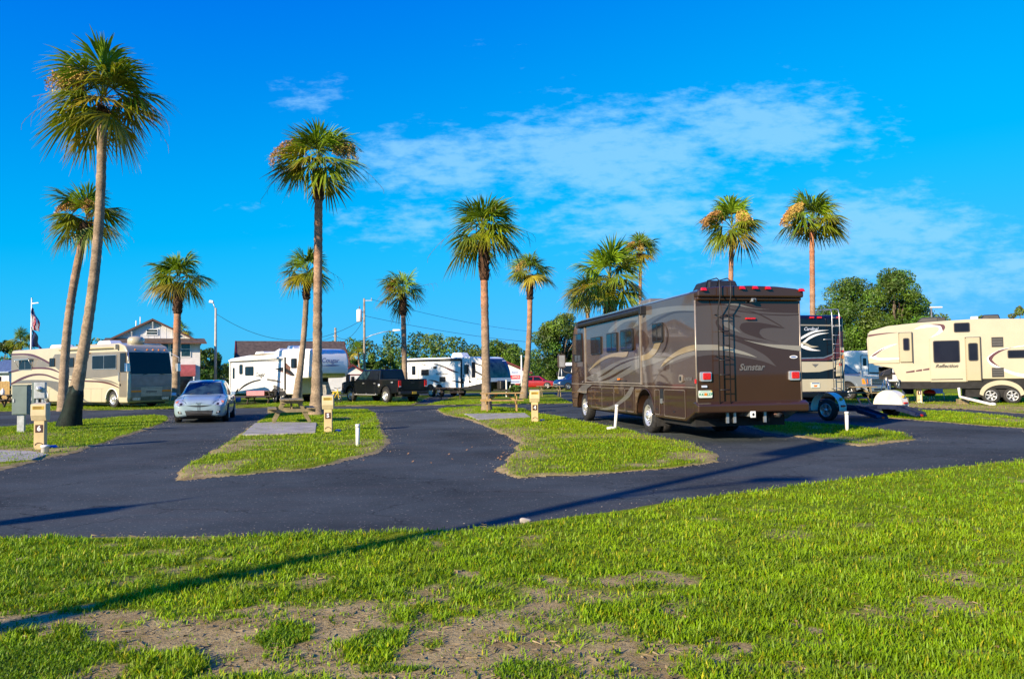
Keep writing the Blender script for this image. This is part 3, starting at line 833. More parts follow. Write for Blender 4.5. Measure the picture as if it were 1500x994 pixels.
# ------------------------------------------------------------------ wheels and common vehicle pieces
def wheel(par, x, y, side, r=0.45, w=0.26, style='chrome', dual=False):
    """tyre at (x, y = outer face); side +1 left, -1 right"""
    mb = MB()
    def tyre(yo):
        prof = [(r * .60, 0), (r * .66, 0.004), (r * .90, 0.0), (r * .975, -0.025), (r, -0.06), (r, -w + .05), (r * .97, -w + .02), (r * .9, -w), (r * .6, -w)]
        mb.lathe([(a, yo + side * b) for a, b in prof], 28, RUBBER, 'y', (x, 0, r))
    tyre(y)
    if dual: tyre(y - side * (w + .06))
    t = mb.build('wheel', par)
    m2 = MB(); ri = r * .63
    if style == 'chrome':
        m2.lathe([(ri, side * -.01 + y), (ri * .96, y + side * .006), (ri * .90, y - side * .04), (ri * .62, y - side * .075), (ri * .5, y - side * .06), (ri * .46, y - side * .02), (ri * .34, y + side * .03), (0.001, y + side * .05)], 28, CHROME, 'y', (x, 0, r))
        for k in range(10):
            a = 2 * PI * k / 10
            m2.cyl((x + ri * .76 * math.cos(a), y - side * .075, r + ri * .76 * math.sin(a)), (x + ri * .76 * math.cos(a), y - side * .045, r + ri * .76 * math.sin(a)), ri * .085, 8, BLACK)
            m2.cyl((x + ri * .42 * math.cos(a + .3), y - side * .03, r + ri * .42 * math.sin(a + .3)), (x + ri * .42 * math.cos(a + .3), y + side * .03, r + ri * .42 * math.sin(a + .3)), ri * .05, 6, CHROME)
    else:
        n = 6 if style == 'six' else 5
        m2.lathe([(ri, y - side * .005), (ri * .94, y + side * .006), (ri * .88, y - side * .05), (0.001, y - side * .07)], 26, BLACK if style != 'steel' else GALV, 'y', (x, 0, r))
        m2.lathe([(ri * 1.02, y - side * .012), (ri * 1.0, y + side * .008), (ri * .9, y + side * .004), (ri * .87, y - side * .03)], 26, ALU, 'y', (x, 0, r))
        for k in range(n):
            a = 2 * PI * k / n + .3
            c, s_ = math.cos(a), math.sin(a)
            m2.beam((x + c * ri * .1, y - side * .02, r + s_ * ri * .1), (x + c * ri * .92, y - side * .015, r + s_ * ri * .92), ri * .30, .03, ALU, up=(0, side, 0))
        m2.lathe([(ri * .28, y - side * .02), (ri * .26, y + side * .012), (.001, y + side * .016)], 14, ALU, 'y', (x, 0, r))
    m2.build('rim', t)
    return t

def coach_body(par, poly, hw, m, bevel=0.05, name='body'):
    mb = MB(); mb.prism(poly, 'y', -hw, hw, m)
    return mb.build(name, par, bevel=bevel, seg=3, rounded=True)

def side_window(par, x0, x1, z0, z1, y, side, m=None, r=0.05, frame=0.035, slider=True, fm=None, depth=0.02, name='window'):
    """framed pane on a coach side; the frame stands proud of the wall"""
    x0, x1 = min(x0, x1), max(x0, x1); z0, z1 = min(z0, z1), max(z0, z1)
    mb = MB()
    mb.prism(rrect(x0, x1, z0, z1, r), 'y', y - side * .01, y + side * depth, fm or BLACK)
    f = mb.build(name, par)
    p = MB(); p.prism(rrect(x0 + frame, x1 - frame, z0 + frame, z1 - frame, max(r - frame * .5, .01)), 'y', y, y + side * (depth + .003), m or GLASS)
    if slider:
        xm = (x0 + x1) / 2
        p.box(xm - .014, xm + .014, min(y, y + side * (depth + .010)), max(y, y + side * (depth + .010)), z0 + frame, z1 - frame, fm or BLACK)
    p.build('pane', f)
    return f

def roof_ac(par, x, y, z, l=0.95, w=0.7, h=0.26, m=None):
    mb = MB(); m = m or WHITE
    mb.hexa([(x - l / 2, y - w / 2, z), (x + l / 2, y - w / 2, z), (x + l / 2, y + w / 2, z), (x - l / 2, y + w / 2, z)],
            [(x - l * .42, y - w * .42, z + h), (x + l * .30, y - w * .42, z + h), (x + l * .30, y + w * .42, z + h), (x - l * .42, y + w * .42, z + h)], m)
    return mb.build('air_conditioner', par, bevel=.04)

# ------------------------------------------------------------------ the brown motorhome
def brown_motorhome():
    t = thing('motorhome', 'brown and taupe motorhome with swirl graphics and rear ladder, seen from behind', 'motorhome', (5.30, 17.44), (-.191, .9815))
    hw = 1.275
    side = [(0.02, 0.70), (0.65, 0.44)] + [(2.56, 0.44)] + arc(3.20, 0.50, 0.64, 180, 0, 14) + [(3.90, 0.44), (8.30, 0.41)] + arc(9.02, 0.48, 0.62, 180, 0, 14) + [(9.70, .40), (10.28, .40), (10.42, .9), (10.40, 1.5), (10.22, 2.7), (9.95, 3.15), (9.55, 3.32), (0.02, 3.34)]
    body = coach_body(t, side, hw, BROWN, 0.045)
    # underfloor
    mb = MB(); mb.box(.5, 2.4, -1.1, 1.1, .32, .7, DARK); mb.box(2.3, 10.2, -.95, .95, .35, .9, DARK); mb.box(2.5, 4.0, -1.0, 1.0, .5, 1.2, DARK); mb.box(8.3, 9.7, -1.0, 1.0, .5, 1.2, DARK)
    mb.cyl((3.2, -1.2, .45), (3.2, 1.2, .45), .09, 10, DARK); mb.lathe([(.22, -.2), (.26, 0), (.22, .2)], 14, DARK, 'y', (3.2, 0, .45), caps=True)
    mb.cyl((9.02, -1.1, .45), (9.02, 1.1, .45), .07, 10, DARK)
    mb.beam((.1, .45, .52), (2.6, .45, .52), .08, .18, DARK); mb.beam((.1, -.45, .52), (2.6, -.45, .52), .08, .18, DARK)
    mb.build('chassis', t)
    # rear cap: crowned roof end that overhangs the back wall
    mb = MB(); mb.prism([(-1.275, 3.20), (1.275, 3.20), (1.275, 3.34), (1.1, 3.40), (.6, 3.445), (0, 3.46), (-.6, 3.445), (-1.1, 3.40), (-1.275, 3.34)], 'x', -.17, .35, BROWN)
    mb.prism([(-1.26, 3.13), (1.26, 3.13), (1.26, 3.22), (-1.26, 3.22)], 'x', -.10, .012, BROWN)
    mb.build('rear_cap', t, bevel=.04, seg=3)
    mb = MB(); mb.prism([(-1.2, 3.335), (1.2, 3.335), (1.1, 3.39), (.6, 3.435), (0, 3.45), (-.6, 3.435), (-1.1, 3.39)], 'x', .34, 9.5, TAUPE)
    mb.build('roof', t)
    mb = MB(); mb.prism([(-.17, .66), (-.17, .84), (-.05, .90), (.10, .90), (.10, .66)], 'y', -1.33, 1.33, BROWN)
    mb.build('bumper', t, bevel=.035, seg=3)
    # left side paint scheme
    y = hw + .002
    g = MB()
    g.flat([(10.2, 2.2), (9.2, 2.06), (8.3, 1.66), (7.0, 1.30), (5.6, 1.27), (4.2, 1.30), (2.6, 1.30), (2.2, 1.55), (1.6, 1.74), (0.9, 1.80), (.03, 1.92), (.03, 3.30), (9.5, 3.29), (9.9, 3.12), (10.16, 2.7)], 'y', y, GREYB)
    g.flat([(10.2, 2.2), (9.2, 2.06), (8.3, 1.66), (7.6, 1.45), (8.7, 2.0), (8.9, 2.9), (9.9, 3.12), (10.16, 2.7)], 'y', y, BROWN)
    g.flat([(6.2, 2.80), (5.43, 3.0), (3.81, 3.13), (2.32, 3.15), (1.1, 3.11), (.03, 3.02), (.03, 2.91), (1.11, 2.99), (2.23, 2.98), (3.2, 2.86), (4.04, 2.77), (3.6, 2.96), (4.71, 2.97), (5.82, 2.76)], 'y', y, GREYL, smooth=True)
    g.flat([(2.91, 2.74), (2.24, 2.9), (1.19, 2.985), (.03, 2.90), (.03, 2.875), (1.11, 2.94), (1.97, 2.87)], 'y', y, BROWN, smooth=True)
    g.flat([(3.95, 2.02), (4.0, 2.39), (3.63, 2.68), (3.2, 2.64), (2.88, 2.46), (2.84, 2.3), (3.1, 2.14), (3.5, 1.95)], 'y', y, BROWN, smooth=True)
    g.flat([(8.7, 1.40), (6.95, 1.64), (5.62, 1.86), (4.09, 1.98), (2.66, 2.02), (1.6, 1.90), (2.49, 1.78), (3.68, 1.66), (4.8, 1.46), (5.9, 1.30), (7.2, 1.27)], 'y', y, GREYL, smooth=True)
    g.flat([(2.52, 1.28), (2.15, 1.52), (1.6, 1.72), (.85, 1.78), (.03, 1.88), (.03, 1.255), (2.4, 1.255)], 'y', y, BROWN)
    g.flat([(2.06, 1.66), (1.25, 1.87), (.61, 1.98), (.03, 2.02), (.03, 1.93), (.62, 1.885), (1.26, 1.80)], 'y', y, GREYL, smooth=True)
    g.flat([(2.08, 1.68), (1.76, 1.85), (1.08, 2.04), (.53, 2.13), (.03, 2.16), (.03, 2.04), (.61, 1.99), (1.25, 1.90)], 'y', y, TANP, smooth=True)
    g.flat([(3.56, 2.0), (2.95, 2.05), (2.56, 2.18), (2.36, 2.32), (1.98, 2.31), (2.28, 2.08), (2.76, 1.92), (3.51, 1.86)], 'y', y, TANP, smooth=True)
    g.flat([(8.28, 1.62), (7.66, 1.84), (6.79, 2.03), (5.6, 2.135), (4.39, 2.145), (4.65, 2.0), (5.86, 2.03), (6.93, 1.91)], 'y', y, TANP, smooth=True)
    g.flat([(7.3, 1.42), (6.3, 1.62), (5.3, 1.80), (4.3, 1.92), (3.4, 1.96), (4.4, 1.87), (5.4, 1.74), (6.4, 1.53)], 'y', y, BROWN, smooth=True)
    g.flat([(7.2, 1.30), (6.0, 1.47), (5.0, 1.64), (4.1, 1.76), (5.1, 1.56), (6.1, 1.38)], 'y', y, BROWN, smooth=True)
    g.flat([(7.16, .45), (5.94, .60), (5.07, .81), (4.5, 1.03), (4.25, 1.17), (3.95, 1.17), (4.3, .92), (5.07, .69), (6.08, .48)], 'y', y, GREYL, smooth=True)
    g.flat([(9.65, .95), (9.2, 1.10), (8.77, 1.19), (7.84, 1.20), (8.4, 1.06), (8.55, .9)], 'y', y, GREYL, smooth=True)
    g.flat([(1.86, 2.79), (1.6, 2.6), (1.55, 2.35), (1.75, 2.12), (2.1, 1.98), (1.72, 2.18), (1.63, 2.4), (1.68, 2.6)], 'y', y, BROWN, smooth=True)
    for a in ((0.70, 1.40), ):
        g.text('SUNSTAR', .10, GREYL, (.42, hw + .024, 1.40), (-1, 0, 0), (0, 0, 1), .2, .003)
    g.build('side_graphics', t)
    # right side gets a simpler repeat of the two-tone scheme
    g = MB()
    g.flat([(.03, 1.9), (2.5, 1.7), (5, 1.4), (8, 1.5), (10.2, 2.2), (9.9, 3.1), (9.5, 3.29), (.03, 3.3)], 'y', -y, GREYB, sgn=-1)
    g.flat([(.03, 2.02), (1.5, 2.0), (3.5, 1.7), (6.5, 1.5), (3.5, 1.85), (1.5, 2.15), (.03, 2.17)], 'y', -y, TANP, sgn=-1, smooth=True)
    g.build('side_graphics', t)
    # rear paint scheme (local y grows towards the left side)
    x = .02 - .002
    g = MB()
    k = -1.0
    def rp(pts): return [(p[0] + .075, p[1]) for p in pts]
    F = lambda pts, m, s=True: g.flat(rp(pts), 'x', x, m, sgn=-1, smooth=s)
    F([(1.19, 3.01), (.47, 3.03), (-.48, 2.89), (-1.34, 2.86), (-1.34, 2.02), (-.8, 2.08), (.06, 2.26), (.44, 2.29), (.02, 2.15), (-.45, 1.92), (-.73, 1.66), (-.36, 1.79), (.16, 1.88), (.8, 1.93), (1.19, 1.89)], GREYB)
    F([(.5, 3.05), (.2, 3.02), (-.25, 2.955), (-.62, 2.945), (-.2, 2.975), (.2, 3.075)], GREYL)
    F([(.55, 2.985), (.2, 2.93), (-.4, 2.85), (-1.0, 2.83), (-1.34, 2.84), (-1.34, 2.815), (-.95, 2.80), (-.4, 2.83), (.2, 2.90)], BROWN)
    F([(.14, 2.55), (.05, 2.64), (-.3, 2.65), (-.69, 2.59), (-.97, 2.52), (-.6, 2.53), (-.38, 2.5), (-.33, 2.41), (-.46, 2.29), (-.81, 2.19), (-.29, 2.31), (.01, 2.41), (.12, 2.49)], BROWN)
    F([(.67, 2.73), (.65, 2.63), (.48, 2.47), (.06, 2.31), (-.55, 2.21), (.15, 2.28), (.57, 2.43), (.71, 2.63)], BROWN)
    F([(.39, 2.99), (-.22, 2.87), (-.97, 2.51), (-.73, 2.66), (-.22, 2.895)], BROWN)
    F([(.3, 2.85), (.09, 2.77), (.62, 2.80)], BROWN, False)
    F([(.56, 2.71), (.39, 2.77), (.37, 2.63), (.1, 2.41), (.4, 2.51), (.55, 2.61)], GREYL)
    F([(.06, 2.26), (-.46, 2.17), (-1.34, 2.12), (-1.34, 2.0), (-.72, 2.08), (-.28, 2.17)], CREAMR)
    F([(1.19, 2.16), (.66, 2.15), (.32, 2.07), (-.02, 1.97), (-.27, 1.86), (.16, 1.95), (.58, 2.03), (1.19, 2.03)], CREAMR)
    g.text('Sunstar', .20, GREYL, (x - .017, -.04, 1.645), (0, -1, 0), (0, 0, 1), .28, .006)
    g.add([(x - .017, -1.075 + .10 * math.cos(2 * PI * i / 20), 1.87 + .035 * math.sin(2 * PI * i / 20)) for i in range(20)], [tuple(range(20))], INK)
    g.add([(x - .0185, -1.075 + .075 * math.cos(2 * PI * i / 20), 1.87 + .018 * math.sin(2 * PI * i / 20)) for i in range(20)], [tuple(range(20))], SIGNT)
    g.build('rear_graphics', t)
    # corner trims
    mb = MB()
    for s in (1, -1):
        mb.tube([(.03, s * 1.262, .74), (.03, s * 1.262, 3.14)], .022, 8, TRIM)
    mb.box(.05, 10.3, 1.27, 1.292, 1.205, 1.225, TRIM)
    mb.build('moulding', t)
    # slide-out room outline, flush in the side
    mb = MB()
    mb.box(3.38, 3.44, 1.27, 1.312, 1.25, 3.14, TRIM); mb.box(8.55, 8.61, 1.27, 1.312, 1.25, 3.12, TRIM); mb.box(3.44, 8.55, 1.27, 1.312, 1.265, 1.295, TRIM)
    mb.box(3.45, 3.49, 1.27, 1.306, 1.30, 3.14, BLACK)
    mb.box(4.55, 5.3, 1.27, 1.306, 1.33, 1.345, BLACK)
    mb.build('slide_out_frame', t)
    mb = MB(); mb.cyl((3.0, 1.36, 3.18), (9.05, 1.36, 3.16), .075, 12, BLACK); mb.box(2.98, 3.12, 1.27, 1.44, 3.06, 3.28, BLACK); mb.box(8.98, 9.1, 1.27, 1.44, 3.06, 3.26, BLACK)
    mb.box(3.1, 9.0, 1.27, 1.40, 3.25, 3.275, BLACK)
    mb.build('awning', t, bevel=.012)
    for (a, b, c, d) in ((6.81, 7.86, 2.15, 2.69), (5.29, 6.23, 2.17, 2.73)):
        side_window(t, a, b, c, d, hw + .025, 1, fm=BLACK, frame=.03, r=.03)
    side_window(t, 3.92, 4.93, 2.17, 2.76, hw + .025, 1, frame=.055, r=.09, depth=.035)
    side_window(t, 1.84, 2.52, 2.30, 2.78, hw + .02, 1, frame=.035, r=.05)
    side_window(t, 8.95, 9.95, 1.95, 2.9, hw + .02, 1, frame=.03, r=.06)
    # compartment doors
    for (a, b, c, d) in ((2.16, 2.50, .52, 1.14), (.62, 1.88, .50, 1.15), (4.0, 4.74, .50, 1.13), (4.76, 5.7, .50, 1.13), (5.72, 6.85, .50, 1.13), (6.87, 8.0, .50, 1.13)):
        mb = MB(); mb.prism(rrect(a, b, c, d, .05), 'y', hw - .004, hw + .012, BROWN)
        dr = mb.build('compartment_door', t, bevel=.004, seg=1)
        mb = MB(); lo = rrect(a, b, c, d, .05); li = rrect(a + .012, b - .012, c + .012, d - .012, .045)
        n = len(lo); mb.add([(p[0], hw + .0135, p[1]) for p in lo] + [(p[0], hw + .0135, p[1]) for p in li], [(i, (i + 1) % n, n + (i + 1) % n, n + i) for i in range(n)], TRIM)
        mb.box((a + b) / 2 - .05, (a + b) / 2 + .05, hw + .01, hw + .026, c + .12, c + .15, BLACK)
        mb.build('handle', dr)
    mb = MB(); mb.prism(rrect(1.93, 2.12, .86, 1.16, .03), 'y', hw - .003, hw + .016, BLACK); mb.prism(rrect(1.96, 2.09, .80, .92, .02), 'y', hw, hw + .03, ALU)
    mb.build('fuel_filler', t)
    mb = MB(); mb.prism(rrect(.70, .88, 1.32, 1.5, .04), 'y', hw, hw + .045, TRIM); mb.prism(rrect(.74, .84, 1.36, 1.46, .02), 'y', hw, hw + .048, BLACK)
    mb.build('outlet_cover', t)
    mb = MB(); mb.box(-.0, .05, hw, hw + .03, 1.30, 1.40, RED); mb.build('side_marker_light', t, bevel=.008)
    mb = MB(); mb.prism(rrect(5.10, 5.25, 1.36, 1.41, .02), 'y', hw + .02, hw + .06, AMBER); mb.build('side_marker_light', t)
    # rear lamps
    for yy in (1.065, -1.075):
        mb = MB(); mb.prism(rrect(yy - .135, yy + .135, 1.345, 1.555, .03), 'x', -.035, .03, CHROME)
        b = mb.build('tail_light', t, bevel=.008)
        mb = MB(); mb.prism(rrect(yy - .105, yy + .075, 1.385, 1.535, .02), 'x', -.062, 0, RED)
        mb.build('lens', b, bevel=.012)
    for yy, zz in ((1.15, 3.37), (.24, 3.41), (-.07, 3.415), (-.38, 3.41), (-1.2, 3.37)):
        mb = MB(); mb.hexa([(-.26, yy - .06, zz - .04), (-.15, yy - .06, zz - .04), (-.15, yy + .06, zz - .04), (-.26, yy + .06, zz - .04)], [(-.21, yy - .05, zz + .03), (-.15, yy - .05, zz + .03), (-.15, yy + .05, zz + .03), (-.21, yy + .05, zz + .03)], RED)
        mb.build('marker_light', t, bevel=.01)
    mb = MB(); mb.box(-.045, .02, -.15, .08, 2.715, 2.755, RED); mb.build('brake_light', t, bevel=.008)
    mb = MB(); mb.box(-.13, .0, -.13, -.02, 3.10, 3.18, GALV); mb.cyl((-.13, -.075, 3.14), (-.16, -.075, 3.13), .03, 10, BLACK); mb.build('camera_housing', t, bevel=.012)
    # plates
    mb = MB(); mb.prism(rrect(.925, 1.235, .99, 1.15, .02), 'x', -.022, .01, PLATEW)
    mb.flat([(.95, 1.12), (1.21, 1.12), (1.21, 1.135), (.95, 1.135)], 'x', -.022, PLATEG, sgn=-1)
    mb.text('K47', .085, PLATEG, (-.026, 1.165, 1.06), (0, -1, 0), (0, 0, 1), 0, .003); mb.text('2ZP', .085, PLATEG, (-.026, .995, 1.06), (0, -1, 0), (0, 0, 1), 0, .003)
    mb.add([(-.0265, 1.08 + .035 * math.cos(2 * PI * i / 12), 1.065 + .035 * math.sin(2 * PI * i / 12)) for i in range(12)], [tuple(range(12))], PLATEO)
    mb.box(-.0255, -.02, .93, .965, 1.115, 1.145, YELLOW)
    mb.build('licence_plate', t)
    mb = MB(); mb.box(-.02, .01, 1.04, 1.16, 1.215, 1.26, SIGNW); mb.build('sticker', t)
    # ladder
    mb = MB()
    lx = -.135
    for yy in (.80, .545):
        mb.tube([(lx, yy, .84), (lx, yy, 2.9), (lx - .12, yy, 3.2), (lx - .12, yy, 3.55), (lx + .03, yy, 3.62), (.35, yy, 3.62), (.45, yy, 3.40)], .0135, 8, BLACK)
        for zz in (1.9, 2.82): mb.tube([(lx, yy, zz), (.02, yy, zz)], .012, 6, BLACK)
        mb.tube([(lx, yy, .86), (-.05, yy, .86)], .012, 6, BLACK)
    for zz in (.84, 1.16, 1.49, 1.81, 2.13, 2.45, 2.77):
        mb.tube([(lx, .545, zz), (lx, .80, zz)], .0125, 8, BLACK)
    mb.build('ladder', t)
    roof_ac(t, 1.15, .25, 3.44, 1.0, .8, .24, BLACK)
    roof_ac(t, 5.6, 0, 3.44, 1.0, .8, .26, GREYSW)
    # mirrors
    for s in (1, -1):
        mb = MB()
        mb.tube([(10.1, s * 1.25, 1.55), (10.45, s * 1.5, 1.62), (10.5, s * 1.6, 1.78)], .03, 8, BLACK)
        mb.prism(rrect(-.13, .13, -.24, .24, .05), 'x', 10.42, 10.52, GREYB)
        k = len(mb.v) - 2 * len(rrect(-.13, .13, -.24, .24, .05))
        for i in range(k, len(mb.v)): mb.v[i] = (mb.v[i][0], mb.v[i][1] + s * 1.6, mb.v[i][2] + 2.0)
        mb.add([(10.415, s * 1.6 - .10, 1.8), (10.415, s * 1.6 + .10, 1.8), (10.415, s * 1.6 + .10, 2.2), (10.415, s * 1.6 - .10, 2.2)], [(0, 1, 2, 3)], CHROME)
        mb.build('mirror', t)
    mb = MB()   # windscreen across the front
    mb.add([(10.37, -1.15, 1.75), (10.37, 1.15, 1.75), (10.10, 1.15, 2.95), (10.10, -1.15, 2.95)], [(0, 1, 2, 3)], GLASS)
    for p in range(len(mb.v)): mb.v[p] = (mb.v[p][0] + .06, mb.v[p][1], mb.v[p][2])
    mb.build('windscreen', t)
    # hitch and exhaust under the bumper
    mb = MB(); mb.box(-.16, .6, -.03, .11, .56, .66, GALV); mb.box(-.175, -.155, -.02, .10, .54, .68, PLASW); mb.add([(-.178, .04 + .03 * math.cos(i), .61 + .035 * math.sin(i)) for i in np.linspace(0, 2 * PI, 9)[:-1]], [tuple(range(8))], BLACK)
    mb.build('hitch', t, bevel=.006)
    mb = MB(); mb.tube([(-.12, -.62, .58), (1.4, -.62, .55)], .05, 10, RUBBER); mb.tube([(-.06, -.72, .60), (-.06, -.52, .60)], .02, 8, FASCIA); mb.build('exhaust_pipe', t)
    for yy in (.55, .38, -.35):
        mb = MB(); mb.box(.02, .06, yy - .03, yy + .03, .42, .68, GALV); mb.build('tow_bracket', t)
    for s in (1, -1):
        wheel(t, 3.20, s * 1.20, s, .45, .24, 'chrome', dual=True)
        wheel(t, 9.02, s * 1.20, s, .45, .26, 'chrome')
    for s in (1, -1):
        mb = MB(); mb.box(2.45, 2.47, s * .95 - .3, s * .95 + .3, .22, .75, RUBBER); mb.build('mud_flap', t)
    for s in (1, -1):
        for cx, cz, r_ in ((3.2, .50, .64), (9.02, .48, .62)):
            mb = MB(); mb.tube([(p[0], s * 1.277, p[1]) for p in arc(cx, cz, r_, 0, 180, 16)], .016, 6, BROWN); mb.build('wheel_arch_trim', t)
    return t
brown_motorhome()

# ------------------------------------------------------------------ cream motorhome on the far left
def cream_motorhome():
    t = thing('motorhome', 'cream and taupe motorhome with maroon swooshes and dark windscreen, parked at the left', 'motorhome', (-30.75, 50.07), (.84, -.543))
    hw, Lg = 1.275, 12.9
    side = [(0, .35), (2.05, .30)] + arc(2.70, .46, .60, 180, 40, 10) + [(3.35, .80)] + arc(3.95, .46, .60, 140, 0, 10) + [(4.62, .28), (10.65, .28)] + arc(11.29, .46, .58, 180, 0, 12) + [(11.95, .28), (12.75, .28), (12.95, .55), (12.98, 1.75), (12.72, 3.0), (12.45, 3.38), (11.9, 3.55), (.12, 3.45), (0, 3.3)]
    coach_body(t, side, hw, CREAMP, .09)
    y = -hw - .002
    g = MB()
    F = lambda pts, m, s=True: g.flat(pts, 'y', y, m, sgn=-1, smooth=s)
    F([(.04, 3.13), (2.19, 3.08), (3.92, 2.86), (4.68, 2.59), (5.24, 3.09), (8.69, 3.09), (12.42, 3.07), (12.62, 3.05), (12.86, 2.1), (12.80, 1.9), (12.44, 1.82), (10.2, 1.64), (8.12, 1.7), (6.24, 1.89), (5.26, 2.36), (2.74, 2.32), (.04, 2.18)], TAUPE, False)
    F([(.03, 1.36), (1.36, 1.58), (3.96, 1.58), (5.61, 1.47), (6.09, 1.34), (6.11, .71), (5.62, .88), (4.47, 1.22), (2.94, 1.38)], GREYSW)
    F([(.03, 3.26), (2.19, 3.21), (3.41, 3.0), (4.68, 2.63), (4.68, 2.5), (3.41, 2.87), (2.02, 3.1), (.03, 3.15)], MAROON)
    F([(.03, 2.18), (1.33, 2.29), (2.91, 2.36), (4.6, 2.31), (5.59, 2.1), (6.08, 1.89), (5.43, 2.06), (4.44, 2.21), (2.91, 2.25), (1.34, 2.19), (.03, 2.06)], MAROON)
    F([(.03, 1.41), (1.35, 1.76), (2.75, 1.96), (4.11, 1.94), (5.28, 1.73), (6.25, 1.51), (5.28, 1.64), (4.12, 1.84), (2.75, 1.84), (1.36, 1.6), (.03, 1.3)], MAROON)
    F([(6.1, 1.66), (7.5, 1.58), (8.95, 1.52), (10.07, 1.49), (11.17, 1.36), (12.13, 1.08), (12.24, 1.02), (11.17, 1.27), (10.07, 1.40), (8.95, 1.44), (7.5, 1.5)], MAROON)
    F([(6.6, 1.76), (8.0, 1.70), (9.4, 1.66), (8.0, 1.65)], BLACK)
    F([(8.95, 1.66), (10.1, 1.60), (11.2, 1.50), (12.2, 1.2), (11.2, 1.39), (10.07, 1.51)], TAUPE)
    F([(8.06, .72), (8.75, .38), (9.6, .30), (10.3, .30), (9.0, .30), (8.14, .42)], GREYSW)
    g.build('side_graphics', t)
    side_window(t, 1.05, 2.6, 2.21, 2.83, -hw - .02, -1, fm=ALU)
    mb = MB(); mb.prism([(.95, 2.80), (2.75, 2.82), (2.75, 2.9), (.95, 2.88)], 'y', -hw - .30, -hw, ALU); mb.tube([(.98, -hw - .28, 2.84), (.98, -hw - .02, 2.35)], .015, 6, ALU); mb.tube([(2.7, -hw - .28, 2.84), (2.7, -hw - .02, 2.35)], .015, 6, ALU)
    mb.build('window_awning', t)
    side_window(t, 4.7, 5.29, 2.36, 2.87, -hw - .02, -1)
    side_window(t, 6.3, 7.4, 2.3, 2.85, -hw - .02, -1)
    w = side_window(t, 9.32, 11.75, 2.13, 2.92, -hw - .02, -1, fm=ALU)
    side_window(t, 12.10, 12.66, 1.95, 3.0, -hw - .02, -1, slider=False)
    mb = MB(); lo = rrect(12.0, 12.72, .6, 3.06, .06); mb.prism(lo, 'y', -hw - .012, -hw + .01, TAUPE); dr = mb.build('door', t, bevel=.008)
    mb = MB(); mb.box(12.02, 12.06, -hw - .09, -hw - .05, 1.45, 1.95, CHROME); mb.box(12.02, 12.06, -hw - .06, -hw, 1.45, 1.5, CHROME); mb.box(12.02, 12.06, -hw - .06, -hw, 1.9, 1.95, CHROME); mb.box(12.1, 12.16, -hw - .05, -hw, 1.2, 1.32, BLACK); mb.build('handle', dr)
    mb = MB(); mb.cyl((6.0, -hw - .10, 3.36), (11.85, -hw - .10, 3.34), .10, 14, CREAMP); mb.box(11.8, 11.95, -hw - .22, -hw, 3.2, 3.46, CREAMP); mb.box(6.0, 11.85, -hw - .05, -hw, 3.42, 3.47, CREAMP); mb.build('awning', t, bevel=.02)
    mb = MB(); mb.prism(rrect(8.6, 9.1, 3.02, 3.10, .03), 'y', -hw - .07, -hw, AMBER); mb.build('porch_light', t)
    # panel lines of the bays
    mb = MB()
    for xx in (4.7, 5.8, 6.9, 8.0, 9.2, 10.3): mb.box(xx - .008, xx + .008, -hw - .004, -hw, .32, 1.05, GREYSW)
    mb.box(4.7, 10.5, -hw - .004, -hw, 1.06, 1.075, GREYSW); mb.build('bay_seam', t)
    # front: dark windscreen, grille, lamps
    f = MB()
    def fx(z): return float(np.interp(z, [.28, .55, 1.75, 3.0, 3.38], [12.75, 12.95, 12.98, 12.72, 12.45]))
    def front(poly, m, off):
        f.add([(fx(z) + off, yy, z) for yy, z in poly], [tuple(range(len(poly)))], m)
    sil = MB()
    f.add([(fx(1.12) + .012, -1.18, 1.12), (fx(1.12) + .012, 1.18, 1.12), (fx(1.8) + .012, 1.2, 1.8), (fx(1.8) + .012, -1.2, 1.8)], [(0, 1, 2, 3)], GREYF)
    f.add([(fx(.4) + .02, -1.18, .40), (fx(.4) + .02, 1.18, .40), (fx(.6) + .014, 1.18, .6), (fx(.6) + .014, -1.18, .6), (fx(1.12) + .014, 1.18, 1.11), (fx(1.12) + .014, -1.18, 1.11)], [(0, 1, 2, 3), (3, 2, 4, 5)], GREYF)
    for i in range(7):
        z = .66 + i * .07
        f.box(fx(z) + .01, fx(z) + .03, -.62, .62, z, z + .025, ALU)
    f.box(fx(.9), fx(.9) + .035, -.3, .3, .82, .92, GREYSW)
    f.build('grille', t)
    mb = MB(); mb.add([(fx(1.84) + .02, -1.22, 1.84), (fx(1.84) + .02, 1.22, 1.84), (fx(3.0) + .02, 1.18, 3.03), (fx(3.0) + .02, -1.18, 3.03)], [(0, 1, 2, 3)], GLASS)
    ws = mb.build('windscreen', t)
    mb = MB(); mb.tube([(fx(1.84) + .04, -.55, 1.80), (fx(2.0) + .05, -.15, 1.86)], .012, 5, BLACK); mb.tube([(fx(1.84) + .04, .75, 1.80), (fx(2.0) + .05, .35, 1.86)], .012, 5, BLACK); mb.build('wiper', ws)
